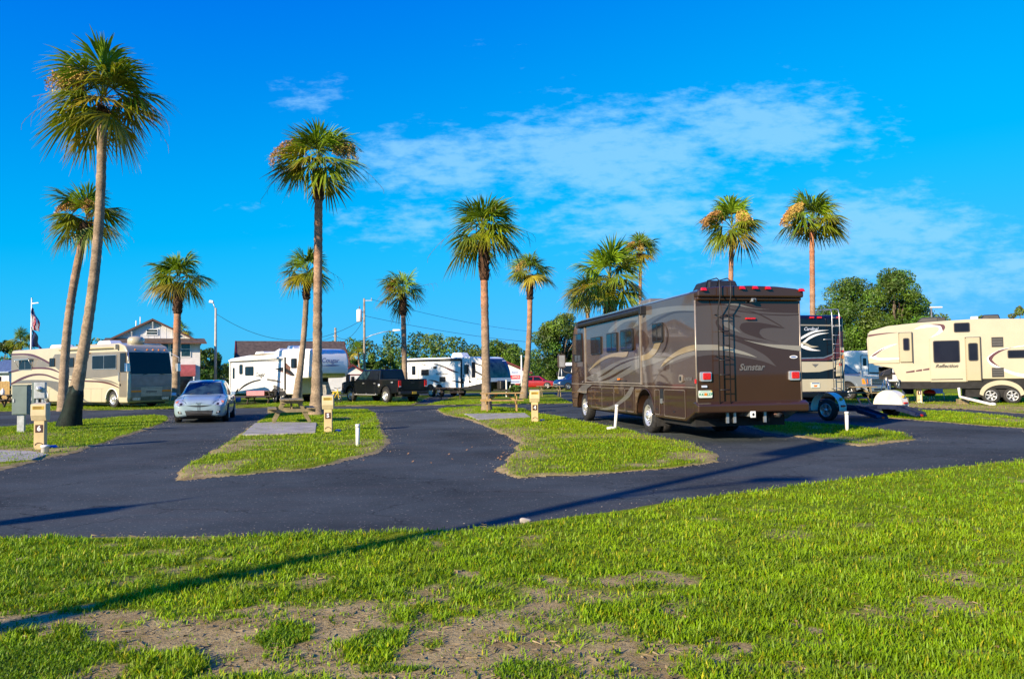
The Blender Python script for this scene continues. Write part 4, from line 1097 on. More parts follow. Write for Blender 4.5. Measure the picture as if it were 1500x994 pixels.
    for s in (1, -1):
        mb = MB(); mb.prism(rrect(s * .9 - .28, s * .9 + .28, .86, .96, .03), 'x', fx(.9) - .02, fx(.9) + .035, AMBER); mb.build('turn_signal', t)
        mb = MB(); mb.prism(rrect(s * .85 - .22, s * .85 + .22, .42, .60, .04), 'x', fx(.5) - .02, fx(.5) + .035, CLEAR); mb.build('headlight', t, bevel=.01)
        mb = MB(); mb.tube([(12.8, s * 1.27, 3.0), (13.2, s * 1.5, 2.75), (13.2, s * 1.5, 2.5)], .02, 6, CHROME); mb.hexa([(13.05, s * 1.5 - .12, 1.98), (13.25, s * 1.5 - .10, 1.98), (13.25, s * 1.5 + .10, 1.98), (13.05, s * 1.5 + .12, 1.98)], [(13.05, s * 1.5 - .12, 2.42), (13.22, s * 1.5 - .09, 2.42), (13.22, s * 1.5 + .09, 2.42), (13.05, s * 1.5 + .12, 2.42)], CHROME)
        mb.build('mirror', t, bevel=.03)
        for xx in (2.70, 3.95, 11.29): wheel(t, xx, s * 1.20, s, .47, .26, 'chrome')
    for yy in (-.75, -.05, .3, .64, 1.0):
        mb = MB(); mb.lathe([(.055, 0), (.05, .03), (.001, .045)], 10, AMBER, 'x', (fx(3.15), yy, 3.17)); mb.build('marker_light', t)
    mb = MB(); mb.box(.2, 12.6, -1.05, 1.05, .2, .6, DARK); mb.box(2.1, 4.6, -1.1, 1.1, .4, 1.1, DARK); mb.box(10.7, 11.9, -1.1, 1.1, .4, 1.1, DARK); mb.build('chassis', t)
    for s in (1, -1):
        for cx in (2.7, 3.95, 11.29):
            mb = MB(); mb.tube([(p[0], s * 1.278, p[1]) for p in arc(cx, .46, .6, 0, 180, 14)], .03, 6, WHITE); mb.build('wheel_arch_trim', t)
    roof_ac(t, 4.0, -.2, 3.5, 1.6, .8, .22); roof_ac(t, 9.4, -.3, 3.52, 1.5, .8, .26)
    mb = MB(); mb.lathe([(.38, 3.54), (.44, 3.58), (.44, 3.78), (.36, 3.90), (.18, 3.96), (.001, 3.97)], 24, CREAMP, 'z', (11.6, -.1, 0)); mb.build('satellite_dome', t)
    mb = MB(); mb.cyl((6.2, .1, 3.5), (6.2, .1, 3.95), .04, 8, GALV); mb.lathe([(.001, 0), (.2, .02), (.36, .09), (.37, .11)], 18, BLACK, 'y', (6.2, -.05, 4.25)); mb.cyl((6.2, .1, 3.9), (6.2, -.02, 4.2), .03, 6, BLACK); mb.build('satellite_dish', t)
    mb = MB(); mb.box(7.4, 8.3, -.4, .3, 3.5, 3.62, YELLOW); mb.build('roof_hatch', t, bevel=.02)
    return t
cream_motorhome()

# ------------------------------------------------------------------ white fifth wheel behind the second table
def white_fifth_wheel():
    t = thing('fifth_wheel_trailer', 'white fifth wheel trailer with rust and black swooshes and high rounded nose', 'fifth wheel', (-18.36, 53.88), (.72, -.69))
    hw = 1.22
    side = [(0, .48), (8.2, .50), (8.35, 1.48), (9.95, 1.50), (10.24, 1.54), (10.37, 1.64), (10.44, 1.82), (10.48, 2.05), (10.48, 2.3), (10.46, 2.55), (10.4, 2.8), (10.3, 3.0), (10.16, 3.14), (9.99, 3.21), (9.8, 3.24), (7.6, 3.30), (6.5, 3.24), (2.5, 3.03), (0, 2.88)]
    coach_body(t, side, hw, WHITE, .12)
    y = -hw - .002
    g = MB(); F = lambda pts, m, s=True: g.flat(pts, 'y', y, m, sgn=-1, smooth=s)
    F([(1.41, .80), (2.13, 1.12), (3.29, 1.37), (4.29, 1.47), (4.29, 1.37), (3.29, 1.25), (2.26, 1.00), (1.41, .70)], BLACK)
    F([(5.08, 1.50), (6.21, 1.41), (7.01, 1.22), (6.21, 1.28), (5.08, 1.37)], GREYSW)
    F([(.74, .55), (1.32, .92), (1.32, .62)], BLACK, False)
    F([(5.9, 1.12), (6.67, .94), (7.24, .70), (6.67, .71), (5.85, .94)], GREYSW)
    F([(5.97, 2.08), (7.24, 2.18), (8.02, 1.93), (8.47, 1.64), (7.91, 1.66), (6.67, 1.98)], BLACK)
    F([(6.2, 1.98), (7.3, 1.92), (8.2, 1.62), (7.3, 1.82)], FASCIA)
    F([(7.0, 2.62), (7.91, 2.2), (7.91, 1.95), (7.15, 2.2)], FASCIA, False)
    F([(2.9, 3.02), (4.3, 3.10), (5.6, 3.05), (6.6, 2.98), (5.5, 3.0), (4.3, 2.98)], TANP)
    g.text('Cougar', .40, BLACK, (4.2, y - .013, 1.74), (1, 0, 0), (0, 0, 1), .35, .004)
    g.build('side_graphics', t)
    for (a, b, c, d, sl) in ((1.46, 1.92, 1.8, 2.45, False), (2.25, 3.38, 1.70, 2.30, True), (8.0, 8.66, 2.1, 2.70, False)):
        side_window(t, a, b, c, d, -hw - .01, -1, slider=sl, r=.09)
    mb = MB(); mb.prism(rrect(.35, 1.0, .62, 2.42, .08), 'y', -hw - .02, -hw + .01, WHITE); dr = mb.build('door', t, bevel=.01)
    mb = MB(); mb.prism(rrect(.52, .84, 1.5, 2.25, .06), 'y', -hw - .01, -hw - .025, GLASS); mb.build('pane', dr)
    mb = MB(); mb.tube([(.28, -hw - .06, 1.0), (.22, -hw - .1, 1.4), (.28, -hw - .06, 1.8)], .015, 6, BLACK); mb.build('handle', dr)
    mb = MB(); mb.cyl((.2, -hw - .09, 2.72), (7.3, -hw - .09, 2.78), .075, 12, WHITE)
    for xx in (.28, 7.32): mb.box(xx - .04, xx + .04, -hw - .12, -hw - .02, .75, 2.8, WHITE)
    mb.box(7.37, 7.40, -hw - .10, -hw, .8, 2.8, BLACK); mb.box(.2, 7.3, -hw - .06, -hw - .005, 2.60, 2.63, BLACK)
    mb.build('awning', t, bevel=.01)
    # curved nose cap
    mb = MB(); mb.prism([(9.70, 1.56), (9.76, 1.55), (9.76, 3.16), (9.70, 3.17)], 'y', -hw - .012, -hw, WHITE); mb.build('cap_seam', t)
    b = MB(); pts = [(1.0, 2.50), (1.0, 2.2), (-1.0, 2.2), (-1.0, 2.5)]
    def nx(z): return float(np.interp(z, [1.54, 1.64, 1.82, 2.05, 2.3, 2.55, 2.8, 3.0, 3.14], [10.24, 10.37, 10.44, 10.48, 10.48, 10.46, 10.4, 10.3, 10.16]))
    b.text('Cougar', .40, SIGNT, (nx(2.52) + .03, -.1, 2.52), (0, 1, 0), (-.18, 0, .98), .3, .005)
    b.flat(smooth_poly([(-.7, 2.22), (0, 2.28), (.7, 2.24), (0, 2.18)]), 'x', nx(2.25) + .02, SIGNT)
    b.add([(nx(1.7) + .03, yy, zz) for yy, zz in ((-1.0, 1.62), (1.0, 1.62), (1.0, 1.82), (-1.0, 1.82))], [(0, 1, 2, 3)], YELLOW)
    b.build('nose_graphics', t)
    mb = MB(); mb.box(.2, 8.1, -1.0, 1.0, .38, .55, DARK); mb.box(9.0, 9.6, -.35, .35, .95, 1.5, DARK); mb.box(5.4, 7.6, -1.1, 1.1, .3, .6, DARK)
    for s in (1, -1): mb.box(8.35, 8.47, s * .8 - .06, s * .8 + .06, .05, 1.5, GALV); mb.box(8.25, 8.57, s * .8 - .12, s * .8 + .12, 0, .05, GALV)
    mb.build('chassis', t)
    for s in (1, -1):
        for xx in (6.05, 6.95): wheel(t, xx, s * 1.2, s, .38, .24, 'five')
    mb = MB()
    for xx in (6.05, 6.95): mb.add([(p[0], -hw - .006, p[1]) for p in arc(xx, .42, .48, 0, 180, 12)], [tuple(range(13))], DARK)
    mb.build('wheel_well', t)
    roof_ac(t, 2.9, -.2, 3.02, 1.3, .8, .26); roof_ac(t, 6.7, -.2, 3.24, .9, .7, .3)
    mb = MB(); mb.hexa([(4.2, -.5, 3.1), (5.4, -.5, 3.14), (5.4, .4, 3.14), (4.2, .4, 3.1)], [(4.4, -.4, 3.16), (5.2, -.4, 3.42), (5.2, .3, 3.42), (4.4, .3, 3.16)], WHITE); mb.build('satellite_cover', t, bevel=.02)
    mb = MB(); mb.box(7.3, 7.6, -.3, 0, 3.28, 3.5, WHITE); mb.build('roof_vent', t, bevel=.02)
    return t
white_fifth_wheel()

# ------------------------------------------------------------------ white travel trailer behind the pickup
def travel_trailer():
    t = thing('travel_trailer', 'white travel trailer with grey swooshes and dark curved front window', 'travel trailer', (-7.6, 60.9), (.72, -.69))
    hw = 1.22
    side = [(0, .62), (8.5, .50), (9.0, .55), (9.25, 1.05), (9.22, 1.5), (9.12, 1.9), (8.95, 2.3), (8.78, 2.53), (8.55, 2.70), (8.3, 2.79), (8.0, 2.84), (.05, 2.88)]
    coach_body(t, side, hw, WHITE, .07)
    y = -hw - .002
    g = MB(); F = lambda pts, m, s=True: g.flat(pts, 'y', y, m, sgn=-1, smooth=s)
    F([(0.02, .65), (8.5, .52), (8.95, .58), (9.2, 1.05), (8.4, .92), (6.7, .66), (.02, .82)], BLACK, False)
    F([(3.3, 2.52), (4.75, 2.27), (6.5, 1.72), (5.73, 1.80), (4.75, 2.13)], GREYSW)
    F([(4.6, 2.2), (5.6, 1.98), (6.5, 1.74), (5.6, 1.88)], MAROON)
    F([(5.43, 1.21), (6.5, 1.13), (7.72, 1.04), (6.69, .98)], BLACK)
    F([(6.84, 1.62), (7.77, 1.04), (7.53, 1.02), (6.86, 1.47)], BLACK, False)
    F([(3.0, 1.26), (3.83, 1.20), (4.53, .99), (4.03, 1.03)], MAROON)
    F([(.5, 2.6), (1.96, 2.14), (1.0, 2.36)], BLACK, False)
    F([(2.0, 2.55), (3.4, 2.2), (2.6, 2.32)], GREYSW, False)
    F([(8.0, 1.80), (8.95, 1.42), (8.95, 1.56), (8.1, 1.88)], BLACK, False)
    F([(8.0, 2.36), (8.9, 2.12), (8.9, 2.2), (8.1, 2.42)], BLACK, False)
    g.text('WHITE HAWK', .21, GREYSW, (4.6, y - .017, 1.66), (1, 0, 0), (0, 0, 1), .1, .002)
    g.build('side_graphics', t)
    for (a, b, c, d) in ((.88, 1.92, .78, 2.46), (6.95, 7.5, .72, 2.46)):
        mb = MB(); mb.prism(rrect(a, b, c, d, .08), 'y', -hw - .02, -hw + .01, BLACK); mb.prism(rrect(a + .03, b - .03, c + .03, d - .03, .07), 'y', -hw - .024, -hw, WHITE)
        dr = mb.build('door', t)
        mb = MB(); xm = (a + b) / 2; mb.prism(rrect(xm - .22, xm + .22, 1.62, 2.3, .06), 'y', -hw - .03, -hw - .01, GLASS); mb.build('pane', dr)
        mb = MB(); mb.box(a - .14, a - .08, -hw - .07, -hw, 1.15, 1.3, BLACK); mb.build('handle', dr)
    side_window(t, 2.28, 3.13, 1.58, 2.02, -hw - .01, -1, slider=False)
    side_window(t, 7.79, 8.14, 1.38, 2.46, -hw - .01, -1, slider=False)
    mb = MB(); mb.box(3.66, 4.02, -hw - .03, -hw, 2.06, 2.22, BLACK); mb.box(4.34, 5.0, -hw - .03, -hw, 1.08, 1.46, BLACK); mb.build('appliance_vent', t, bevel=.02)
    mb = MB(); lo = rrect(8.25, 8.85, .82, 1.32, .06); li = rrect(8.29, 8.81, .86, 1.28, .05); n = len(lo)
    mb.add([(p[0], -hw - .014, p[1]) for p in lo + li], [(i, (i + 1) % n, n + (i + 1) % n, n + i) for i in range(n)], BLACK); mb.build('hatch', t)
    mb = MB(); mb.cyl((.5, -hw - .09, 2.70), (6.72, -hw - .09, 2.66), .07, 12, BLACK); mb.box(6.70, 6.76, -hw - .1, -hw, .6, 2.7, BLACK); mb.box(.5, 6.7, -hw - .12, -hw, 2.76, 2.79, WHITE); mb.build('awning', t)
    def nx(z): return float(np.interp(z, [.55, 1.05, 1.5, 1.9, 2.3, 2.53, 2.70], [9.0, 9.25, 9.22, 9.12, 8.95, 8.78, 8.55]))
    mb = MB()
    Z = np.linspace(1.42, 2.6, 7)
    mb.add([(nx(z) + .03, s * (0.92 - .10 * (z - 1.42)), z) for z in Z for s in (-1, 1)], [(2 * i, 2 * i + 1, 2 * i + 3, 2 * i + 2) for i in range(6)], GLASSB, True)
    mb.build('front_window', t)
    mb = MB(); Z = np.linspace(1.18, 2.7, 8)
    mb.add([(nx(z) + .018, s * 1.16, z) for z in Z for s in (-1, 1)], [(2 * i, 2 * i + 1, 2 * i + 3, 2 * i + 2) for i in range(7)], BLUEP, True)
    Z = np.linspace(1.08, 1.34, 4)
    mb.add([(nx(z) + .024, s * 1.18, z) for z in Z for s in (-1, 1)], [(2 * i, 2 * i + 1, 2 * i + 3, 2 * i + 2) for i in range(3)], WHITE, True)
    Z = np.linspace(.56, 1.08, 4)
    mb.add([(nx(z) + .026, s * 1.18, z) for z in Z for s in (-1, 1)], [(2 * i, 2 * i + 1, 2 * i + 3, 2 * i + 2) for i in range(3)], BLACK, True)
    mb.build('front_cap', t)
    mb = MB(); mb.box(.1, 8.6, -1.0, 1.0, .42, .62, DARK); mb.beam((8.5, .6, .48), (10.3, 0, .48), .08, .14, DARK); mb.beam((8.5, -.6, .48), (10.3, 0, .48), .08, .14, DARK); mb.build('chassis', t)
    mb = MB(); mb.box(9.3, 9.75, -.35, .35, .5, 1.15, BLACK); mb.build('gas_bottle_cover', t, bevel=.1)
    mb = MB(); mb.box(9.9, 9.98, -.04, .04, .02, 1.2, PLASW); mb.build('jack', t)
    for s in (1, -1):
        for xx in (3.3, 4.25): wheel(t, xx, s * 1.18, s, .36, .22, 'five')
    mb = MB()
    for xx in (3.3, 4.25): mb.add([(p[0], -hw - .006, p[1]) for p in arc(xx, .5, .44, 0, 180, 12)], [tuple(range(13))], DARK)
    mb.build('wheel_well', t)
    mb = MB(); mb.box(.1, .3, -hw - .35, -hw, .55, 1.3, BLACK); mb.build('step', t)
    roof_ac(t, 5.3, 0, 2.86, 1.25, .8, .34); 
    mb = MB(); mb.box(7.8, 8.2, -.3, .1, 2.82, 2.98, WHITE); mb.build('roof_vent', t, bevel=.05)
    mb = MB(); mb.cyl((8.0, .3, 2.8), (8.0, .3, 3.5), .01, 5, ALU); mb.build('aerial', t)
    return t
travel_trailer()

# ------------------------------------------------------------------ cream fifth wheel at the right edge
def cream_fifth_wheel():
    t = thing('fifth_wheel_trailer', 'cream fifth wheel trailer with maroon and white swooshes and large dark windows', 'fifth wheel', (21.43, 35.6), (-.9, .436))
    hw = 1.22
    side = [(-5.0, 1.02), (-1.45, 1.06)] + [(-1.42, 1.10), (.16, 1.10), (.68, .98), (3.45, 1.0), (3.7, 1.62), (4.45, 1.78), (4.72, 2.0), (4.75, 3.0), (4.62, 3.36), (3.85, 3.58), (2.65, 3.68), (1.48, 3.73), (.3, 3.77), (-1.5, 3.70), (-5.0, 3.6)]
    coach_body(t, side, hw, CREAMP, .06)
    y = hw + .002
    # room slides
    for (a, b, c, d, m) in ((2.88, 3.38, 1.90, 3.24, CREAMD), (.20, .74, 1.03, 2.94, CREAMD)):
        mb = MB(); mb.box(a, b, hw - .01, hw + .11, c, d, m); s_ = mb.build('slide_out_room', t, bevel=.02)
        mb = MB(); mb.box(a - .035, a + .004, hw, hw + .118, c - .02, d + .03, BLACK); mb.box(a - .03, b + .03, hw, hw + .105, d + .004, d + .03, GREYSW); mb.build('seal', s_)
    mb = MB(); mb.box(.76, 2.17, hw - .01, hw + .05, .98, 2.97, CREAMP); mb.build('slide_out_room', t, bevel=.02)
    mb = MB(); mb.box(3.40, 4.70, hw - .01, hw + .05, 1.85, 3.28, CREAMP); mb.build('slide_out_room', t, bevel=.03)
    side_window(t, .98, 2.03, 1.84, 2.84, hw + .045, 1, slider=False, r=.07, depth=.025)
    side_window(t, .28, .66, 1.90, 2.70, hw + .105, 1, slider=False, r=.07, depth=.025)
    side_window(t, 2.97, 3.24, 2.42, 3.0, hw + .105, 1, slider=False, r=.07, depth=.025)
    side_window(t, .55, 1.18, 3.19, 3.62, hw - .005, 1, slider=False, r=.06, depth=.025)
    side_window(t, -2.6, -.83, 1.99, 2.35, hw - .005, 1, slider=False, r=.06, depth=.025)
    for (a, b, c, d) in ((-.69, -.25, 2.5, 2.93), (-.67, -.22, 1.18, 1.59)):
        mb = MB(); mb.box(a, b, hw - .01, hw + .03, c, d, BLACK)
        for i in range(1, 4): mb.box(a + .03, b - .03, hw + .03, hw + .036, c + (d - c) * i / 4 - .01, c + (d - c) * i / 4 + .01, GREYSW)
        mb.build('appliance_vent', t)
    g = MB(); F = lambda pts, m, s=True: g.flat(pts, 'y', y, m, smooth=s)
    F([(-.98, 2.46), (-.5, 2.35), (-.12, 2.10), (-.06, 1.93), (-.22, 1.70), (-.66, 1.44), (-1.4, 1.17), (-3, .98 + .1), (-3, 1.2), (-1.41, 1.30), (-.77, 1.50), (-.36, 1.72), (-.22, 1.92), (-.34, 2.13), (-.71, 2.36), (-1.15, 2.5), (-2.4, 2.66), (-2.4, 2.60)], WHITE)
    F([(-.98, 2.45), (-.5, 2.34), (-.16, 2.09), (-.12, 1.95), (-.25, 1.78), (-.55, 1.60), (-.36, 1.78), (-.24, 1.94), (-.36, 2.13), (-.71, 2.35), (-1.15, 2.49)], MAROON)
    F([(2.42, 3.55), (1.95, 3.60), (1.60, 3.56), (1.54, 3.41), (1.70, 3.18), (2.13, 2.98), (1.84, 3.21), (1.74, 3.39), (1.88, 3.48), (2.33, 3.45), (2.78, 3.38)], WHITE)
    F([(2.2, 3.58), (1.9, 3.60), (1.58, 3.56), (1.52, 3.41), (1.62, 3.26), (1.66, 3.42), (1.75, 3.52)], MAROON)
    g.build('side_graphics', t)
    g = MB(); y2 = hw + .052
    F2 = lambda pts, m, s=True: g.flat(pts, 'y', y2, m, smooth=s)
    F2([(4.66, 2.13), (4.54, 2.26), (4.18, 2.52), (3.79, 2.69), (3.45, 2.75), (3.79, 2.61), (4.19, 2.41), (4.40, 2.20), (4.2, 2.10), (3.42, 2.11), (3.42, 2.04), (4.2, 2.01)], WHITE)
    F2([(4.60, 2.17), (4.5, 2.27), (4.16, 2.49), (3.85, 2.63), (4.17, 2.43), (4.42, 2.22)], MAROON)
    F2([(4.68, 3.20), (4.3, 3.24), (3.9, 3.27), (3.42, 3.27), (3.9, 3.22), (4.3, 3.17), (4.68, 3.10)], MAROON, False)
    F2([(2.14, 1.11), (.90, 1.12), (.90, 1.08), (2.14, 1.07)], BLACK, False)
    g.text('Reflection', .22, BLACK, (1.52, y2 + .012, 1.69), (-1, 0, 0), (0, 0, 1), .35, .006)
    g.build('room_graphics', t)
    g = MB()
    for a in ((3.15, 2.80), (2.75, 2.50), (2.46, 2.20)):
        z0 = np.interp(a[0], [2.2, 3.2], [1.57, 1.42]); z1 = np.interp(a[1], [2.2, 3.2], [1.57, 1.42])
        g.flat([(a[0], z0 - .03), (a[1], z1 - .045), (a[1], z1 + .045), (a[0], z0 + .03)], 'y', y, MAROON)
    g.build('stripe', t)
    mb = MB(); mb.box(-5.0, 3.4, -1.15, 1.15, .72, 1.08, DARK); mb.box(3.72, 4.3, -.5, .5, 1.1, 1.7, DARK); mb.box(-5, 3.42, hw - .03, hw + .008, .68, 1.0, DARK)
    mb.box(-1.6, .8, -1.1, 1.1, .3, .75, DARK)
    for s in (1, -1): mb.box(2.55, 2.67, s * .9 - .06, s * .9 + .06, .05, .9, GALV); mb.box(2.45, 2.77, s * .9 - .12, s * .9 + .12, .0, .05, GALV)
    mb.build('chassis', t)
    mb = MB(); o_ = arc(-.56, .42, .62, 0, 180, 18); i_ = arc(-.56, .36, .48, 0, 180, 18)
    o_ = [(-.56 + (p[0] + .56) * 1.35, p[1]) for p in o_]; i_ = [(-.56 + (p[0] + .56) * 1.45, p[1]) for p in i_]
    mb.prism(o_ + i_[::-1], 'y', hw - .05, hw + .03, CREAMP); mb.build('fender', t)
    for s in (1, -1):
        for xx in (-.16, -.96): wheel(t, xx, s * 1.20, s, .36, .24, 'six')
    for (a, l, h) in ((2.1, 1.1, .24), (-.3, .8, .25), (-3.0, 1.3, .25)):
        roof_ac(t, a, .2, 3.72, l, .8, h, BLACK)
    mb = MB(); mb.box(1.45, 1.8, .3, .6, 3.7, 3.93, BLACK); mb.box(.15, .45, .2, .5, 3.75, 3.92, WHITE); mb.build('roof_vent', t, bevel=.03)
    return t
cream_fifth_wheel()

# ------------------------------------------------------------------ black motorhome beyond the brown one
def black_motorhome():
    t = thing('motorhome', 'black motorhome with cream lower panels and a silver ladder on its rear', 'motorhome', (11.12, 28.76), (-.191, .9815))
    hw = 1.25
    side = [(0, .66), (2.2, .45)] + arc(2.9, .48, .6, 180, 0, 12) + [(3.6, .42), (8.6, .42)] + arc(9.3, .48, .6, 180, 0, 12) + [(10.0, .42), (11.2, .42), (11.35, 1.6), (11.1, 3.1), (10.6, 3.55), (.15, 3.62), (.02, 3.5)]
    coach_body(t, side, hw, NAVYB, .08)
    g = MB(); x = -.002
    F = lambda pts, m, s=True: g.flat(pts, 'x', x, m, sgn=-1, smooth=s)
    F([(1.2, 1.25), (-1.2, 1.25), (-1.2, .80), (1.2, .80)], CREAMP, False)
    F([(1.2, 1.90), (-.7, 1.88), (-1.04, 1.95), (-1.0, 1.8), (-.75, 1.62), (-.19, 1.51), (.4, 1.50), (1.2, 1.56)], CREAMP, False)
    F([(-1.03, 3.0), (-1.2, 3.0), (-1.2, 2.02), (-.48, 1.92), (1.2, 1.93), (1.2, 2.02), (-.37, 2.02), (-.74, 2.15), (-.90, 2.5)], MAROON, False)
    F([(1.2, 2.02), (.35, 2.04), (-.37, 2.05), (-.71, 2.16), (-.87, 2.51), (-.91, 3.02), (-.88, 2.51), (-.74, 2.13), (-.37, 2.01), (.35, 2.0), (1.2, 1.98)], ALU, False)
    F([(.62, 2.72), (.32, 2.90), (-.07, 3.03), (-.63, 3.05), (-.07, 2.965), (.33, 2.80), (.62, 2.66)], WHITE)
    F([(.60, 2.5), (.34, 2.70), (.16, 2.82), (-.18, 2.93), (-.63, 2.945), (-.18, 2.865), (.16, 2.72), (.31, 2.62), (.5, 2.45)], WHITE)
    F([(.6, 2.45), (.34, 2.48), (.06, 2.36), (-.27, 2.29), (.07, 2.29), (.34, 2.34)], WHITE)
    F([(.7, 2.62), (.33, 2.575), (.12, 2.48), (-.19, 2.44), (.12, 2.41), (.33, 2.5)], CREAMP)
    F([(1.2, 3.27), (-1.18, 3.24), (-1.18, 3.19), (1.2, 3.22)], CREAMR, False)
    g.text('Cardinal', .17, SIGNW, (x - .014, .12, 3.09), (0, -1, 0), (0, 0, 1), .35, .003)
    F([(.12, 1.80), (-.16, 1.80), (-.02, 1.68)], GREYSW, False)
    g.build('rear_graphics', t)
    mb = MB(); mb.prism([(-.12, .58), (-.12, .78), (.1, .80), (.1, .58)], 'y', -1.25, 1.25, NAVYB); mb.build('bumper', t, bevel=.03)
    mb = MB(); mb.box(-.03, .02, -.17, .17, .93, 1.12, PLATEW); mb.flat([(-.08, 1.03), (.08, 1.03), (.05, .96), (-.05, .96)], 'x', -.03, PLATEO, sgn=-1); mb.flat([(-.15, 1.08), (.15, 1.08), (.15, 1.115), (-.15, 1.115)], 'x', -.03, SIGNT, sgn=-1); mb.build('licence_plate', t)
    for yy in (.05, -.26, 1.0, -1.05):
        mb = MB(); mb.box(-.04, .05, yy - .08, yy + .08, 3.48, 3.55, RED); mb.build('marker_light', t, bevel=.015)
    mb = MB(); c = -1.06
    mb.prism(smooth_poly([(-1.08, 2.42), (-1.2, 2.40), (-1.22, 1.8), (-1.1, 1.35), (-.85, 1.33), (-.88, 1.75), (-1.02, 1.95)]), 'x', -.05, .03, CREAMP); b = mb.build('tail_light', t, bevel=.02)
    mb = MB(); mb.box(-.07, 0, -1.16, -1.04, 1.98, 2.12, AMBER); mb.box(-.07, 0, -1.10, -.98, 1.72, 1.84, RED); mb.box(-.068, 0, -1.18, -1.06, 2.22, 2.3, RED); mb.build('lens', b, bevel=.02)
    mb = MB(); lx = -.16
    for yy in (-.66, -.96):
        mb.tube([(lx, yy, .78), (lx, yy, 3.62), (lx + .05, yy, 3.80), (.2, yy, 3.84), (.8, yy, 3.84), (.9, yy, 3.6)], .017, 8, ALU)
        for zz in (.9, 2.0, 3.25): mb.tube([(lx, yy, zz), (.02, yy, zz)], .012, 6, ALU)
    for zz in np.linspace(.9, 3.5, 9): mb.tube([(lx, -.66, zz), (lx, -.96, zz)], .013, 6, ALU)
    mb.build('ladder', t)
    mb = MB(); mb.tube([(-.06, -.35, 2.70), (-.06, -.82, 2.70)], .012, 6, ALU); mb.build('wiper', t)
    mb = MB(); mb.box(.3, 11, -1.0, 1.0, .35, .6, DARK); mb.box(2.3, 3.5, -1.1, 1.1, .4, 1.1, DARK); mb.box(-.5, .3, -.06, .06, .45, .55, DARK); mb.build('chassis', t)
    g = MB()
    for s in (1, -1):
        g.flat([(.05, .82), (11.1, .82), (11.2, 1.25), (.05, 1.25)], 'y', s * hw, CREAMP, sgn=s)
        g.flat([(.05, 1.56), (5, 1.6), (10.9, 1.9), (11.0, 1.75), (5, 1.45), (.05, 1.5)], 'y', s * hw, CREAMP, sgn=s)
    g.build('side_graphics', t)
    for s in (1, -1):
        for (a, b) in ((1.2, 2.4), (5, 6.5), (9.6, 10.6)): side_window(t, a, b, 2.2, 2.9, s * (hw + .01), s)
        wheel(t, 2.9, s * 1.2, s, .47, .26, 'chrome', dual=True); wheel(t, 9.3, s * 1.2, s, .47, .26, 'chrome')
    roof_ac(t, 3.0, 0, 3.6, 1.1, .8, .25); 
    return t
black_motorhome()
# ------------------------------------------------------------------ cars: lofted bodies
def cr(P, t):
    """Catmull-Rom along axis 0 of P at parameter t (array)"""
    P = np.asarray(P, float); n = len(P)
    t = np.clip(np.asarray(t, float), 0, n - 1 - 1e-9); i = np.floor(t).astype(int); f = t - i
    g = lambda k: P[np.clip(k, 0, n - 1)]
    f = f.reshape((-1,) + (1,) * (P.ndim - 1))
    p0, p1, p2, p3 = g(i - 1), g(i), g(i + 1), g(i + 2)
    s = 0.4
    m1 = s * (p2 - p0); m2 = s * (p3 - p1)
    return (2 * f ** 3 - 3 * f ** 2 + 1) * p1 + (f ** 3 - 2 * f ** 2 + f) * m1 + (-2 * f ** 3 + 3 * f ** 2) * p2 + (f ** 3 - f ** 2) * m2

def loft_body(st, mb, m, nu=56, nv=40):
    """st: list of (x, [(y,z)...]) half sections from bottom centre to top centre; makes a closed smooth shell"""
    P = np.array([[(x, y, z) for y, z in sec] for x, sec in st], float)
    A = cr(P, np.linspace(0, len(P) - 1, nu))              # nu, K, 3
    A = np.swapaxes(cr(np.swapaxes(A, 0, 1), np.linspace(0, P.shape[1] - 1, nv)), 0, 1)
    B = A[:, ::-1].copy(); B[:, :, 1] *= -1
    ring = np.concatenate([A, B[:, 1:-1]], 1); k = ring.shape[1]
    vs = ring.reshape(-1, 3).tolist(); fs = []
    for i in range(nu - 1):
        for j in range(k):
            fs.append((i * k + j, (i + 1) * k + j, (i + 1) * k + (j + 1) % k, i * k + (j + 1) % k))
    mb.add(vs, fs, m, True)
    mb.add(vs[:k], [tuple(range(k))], m); mb.add(vs[-k:], [tuple(range(k))[::-1]], m)

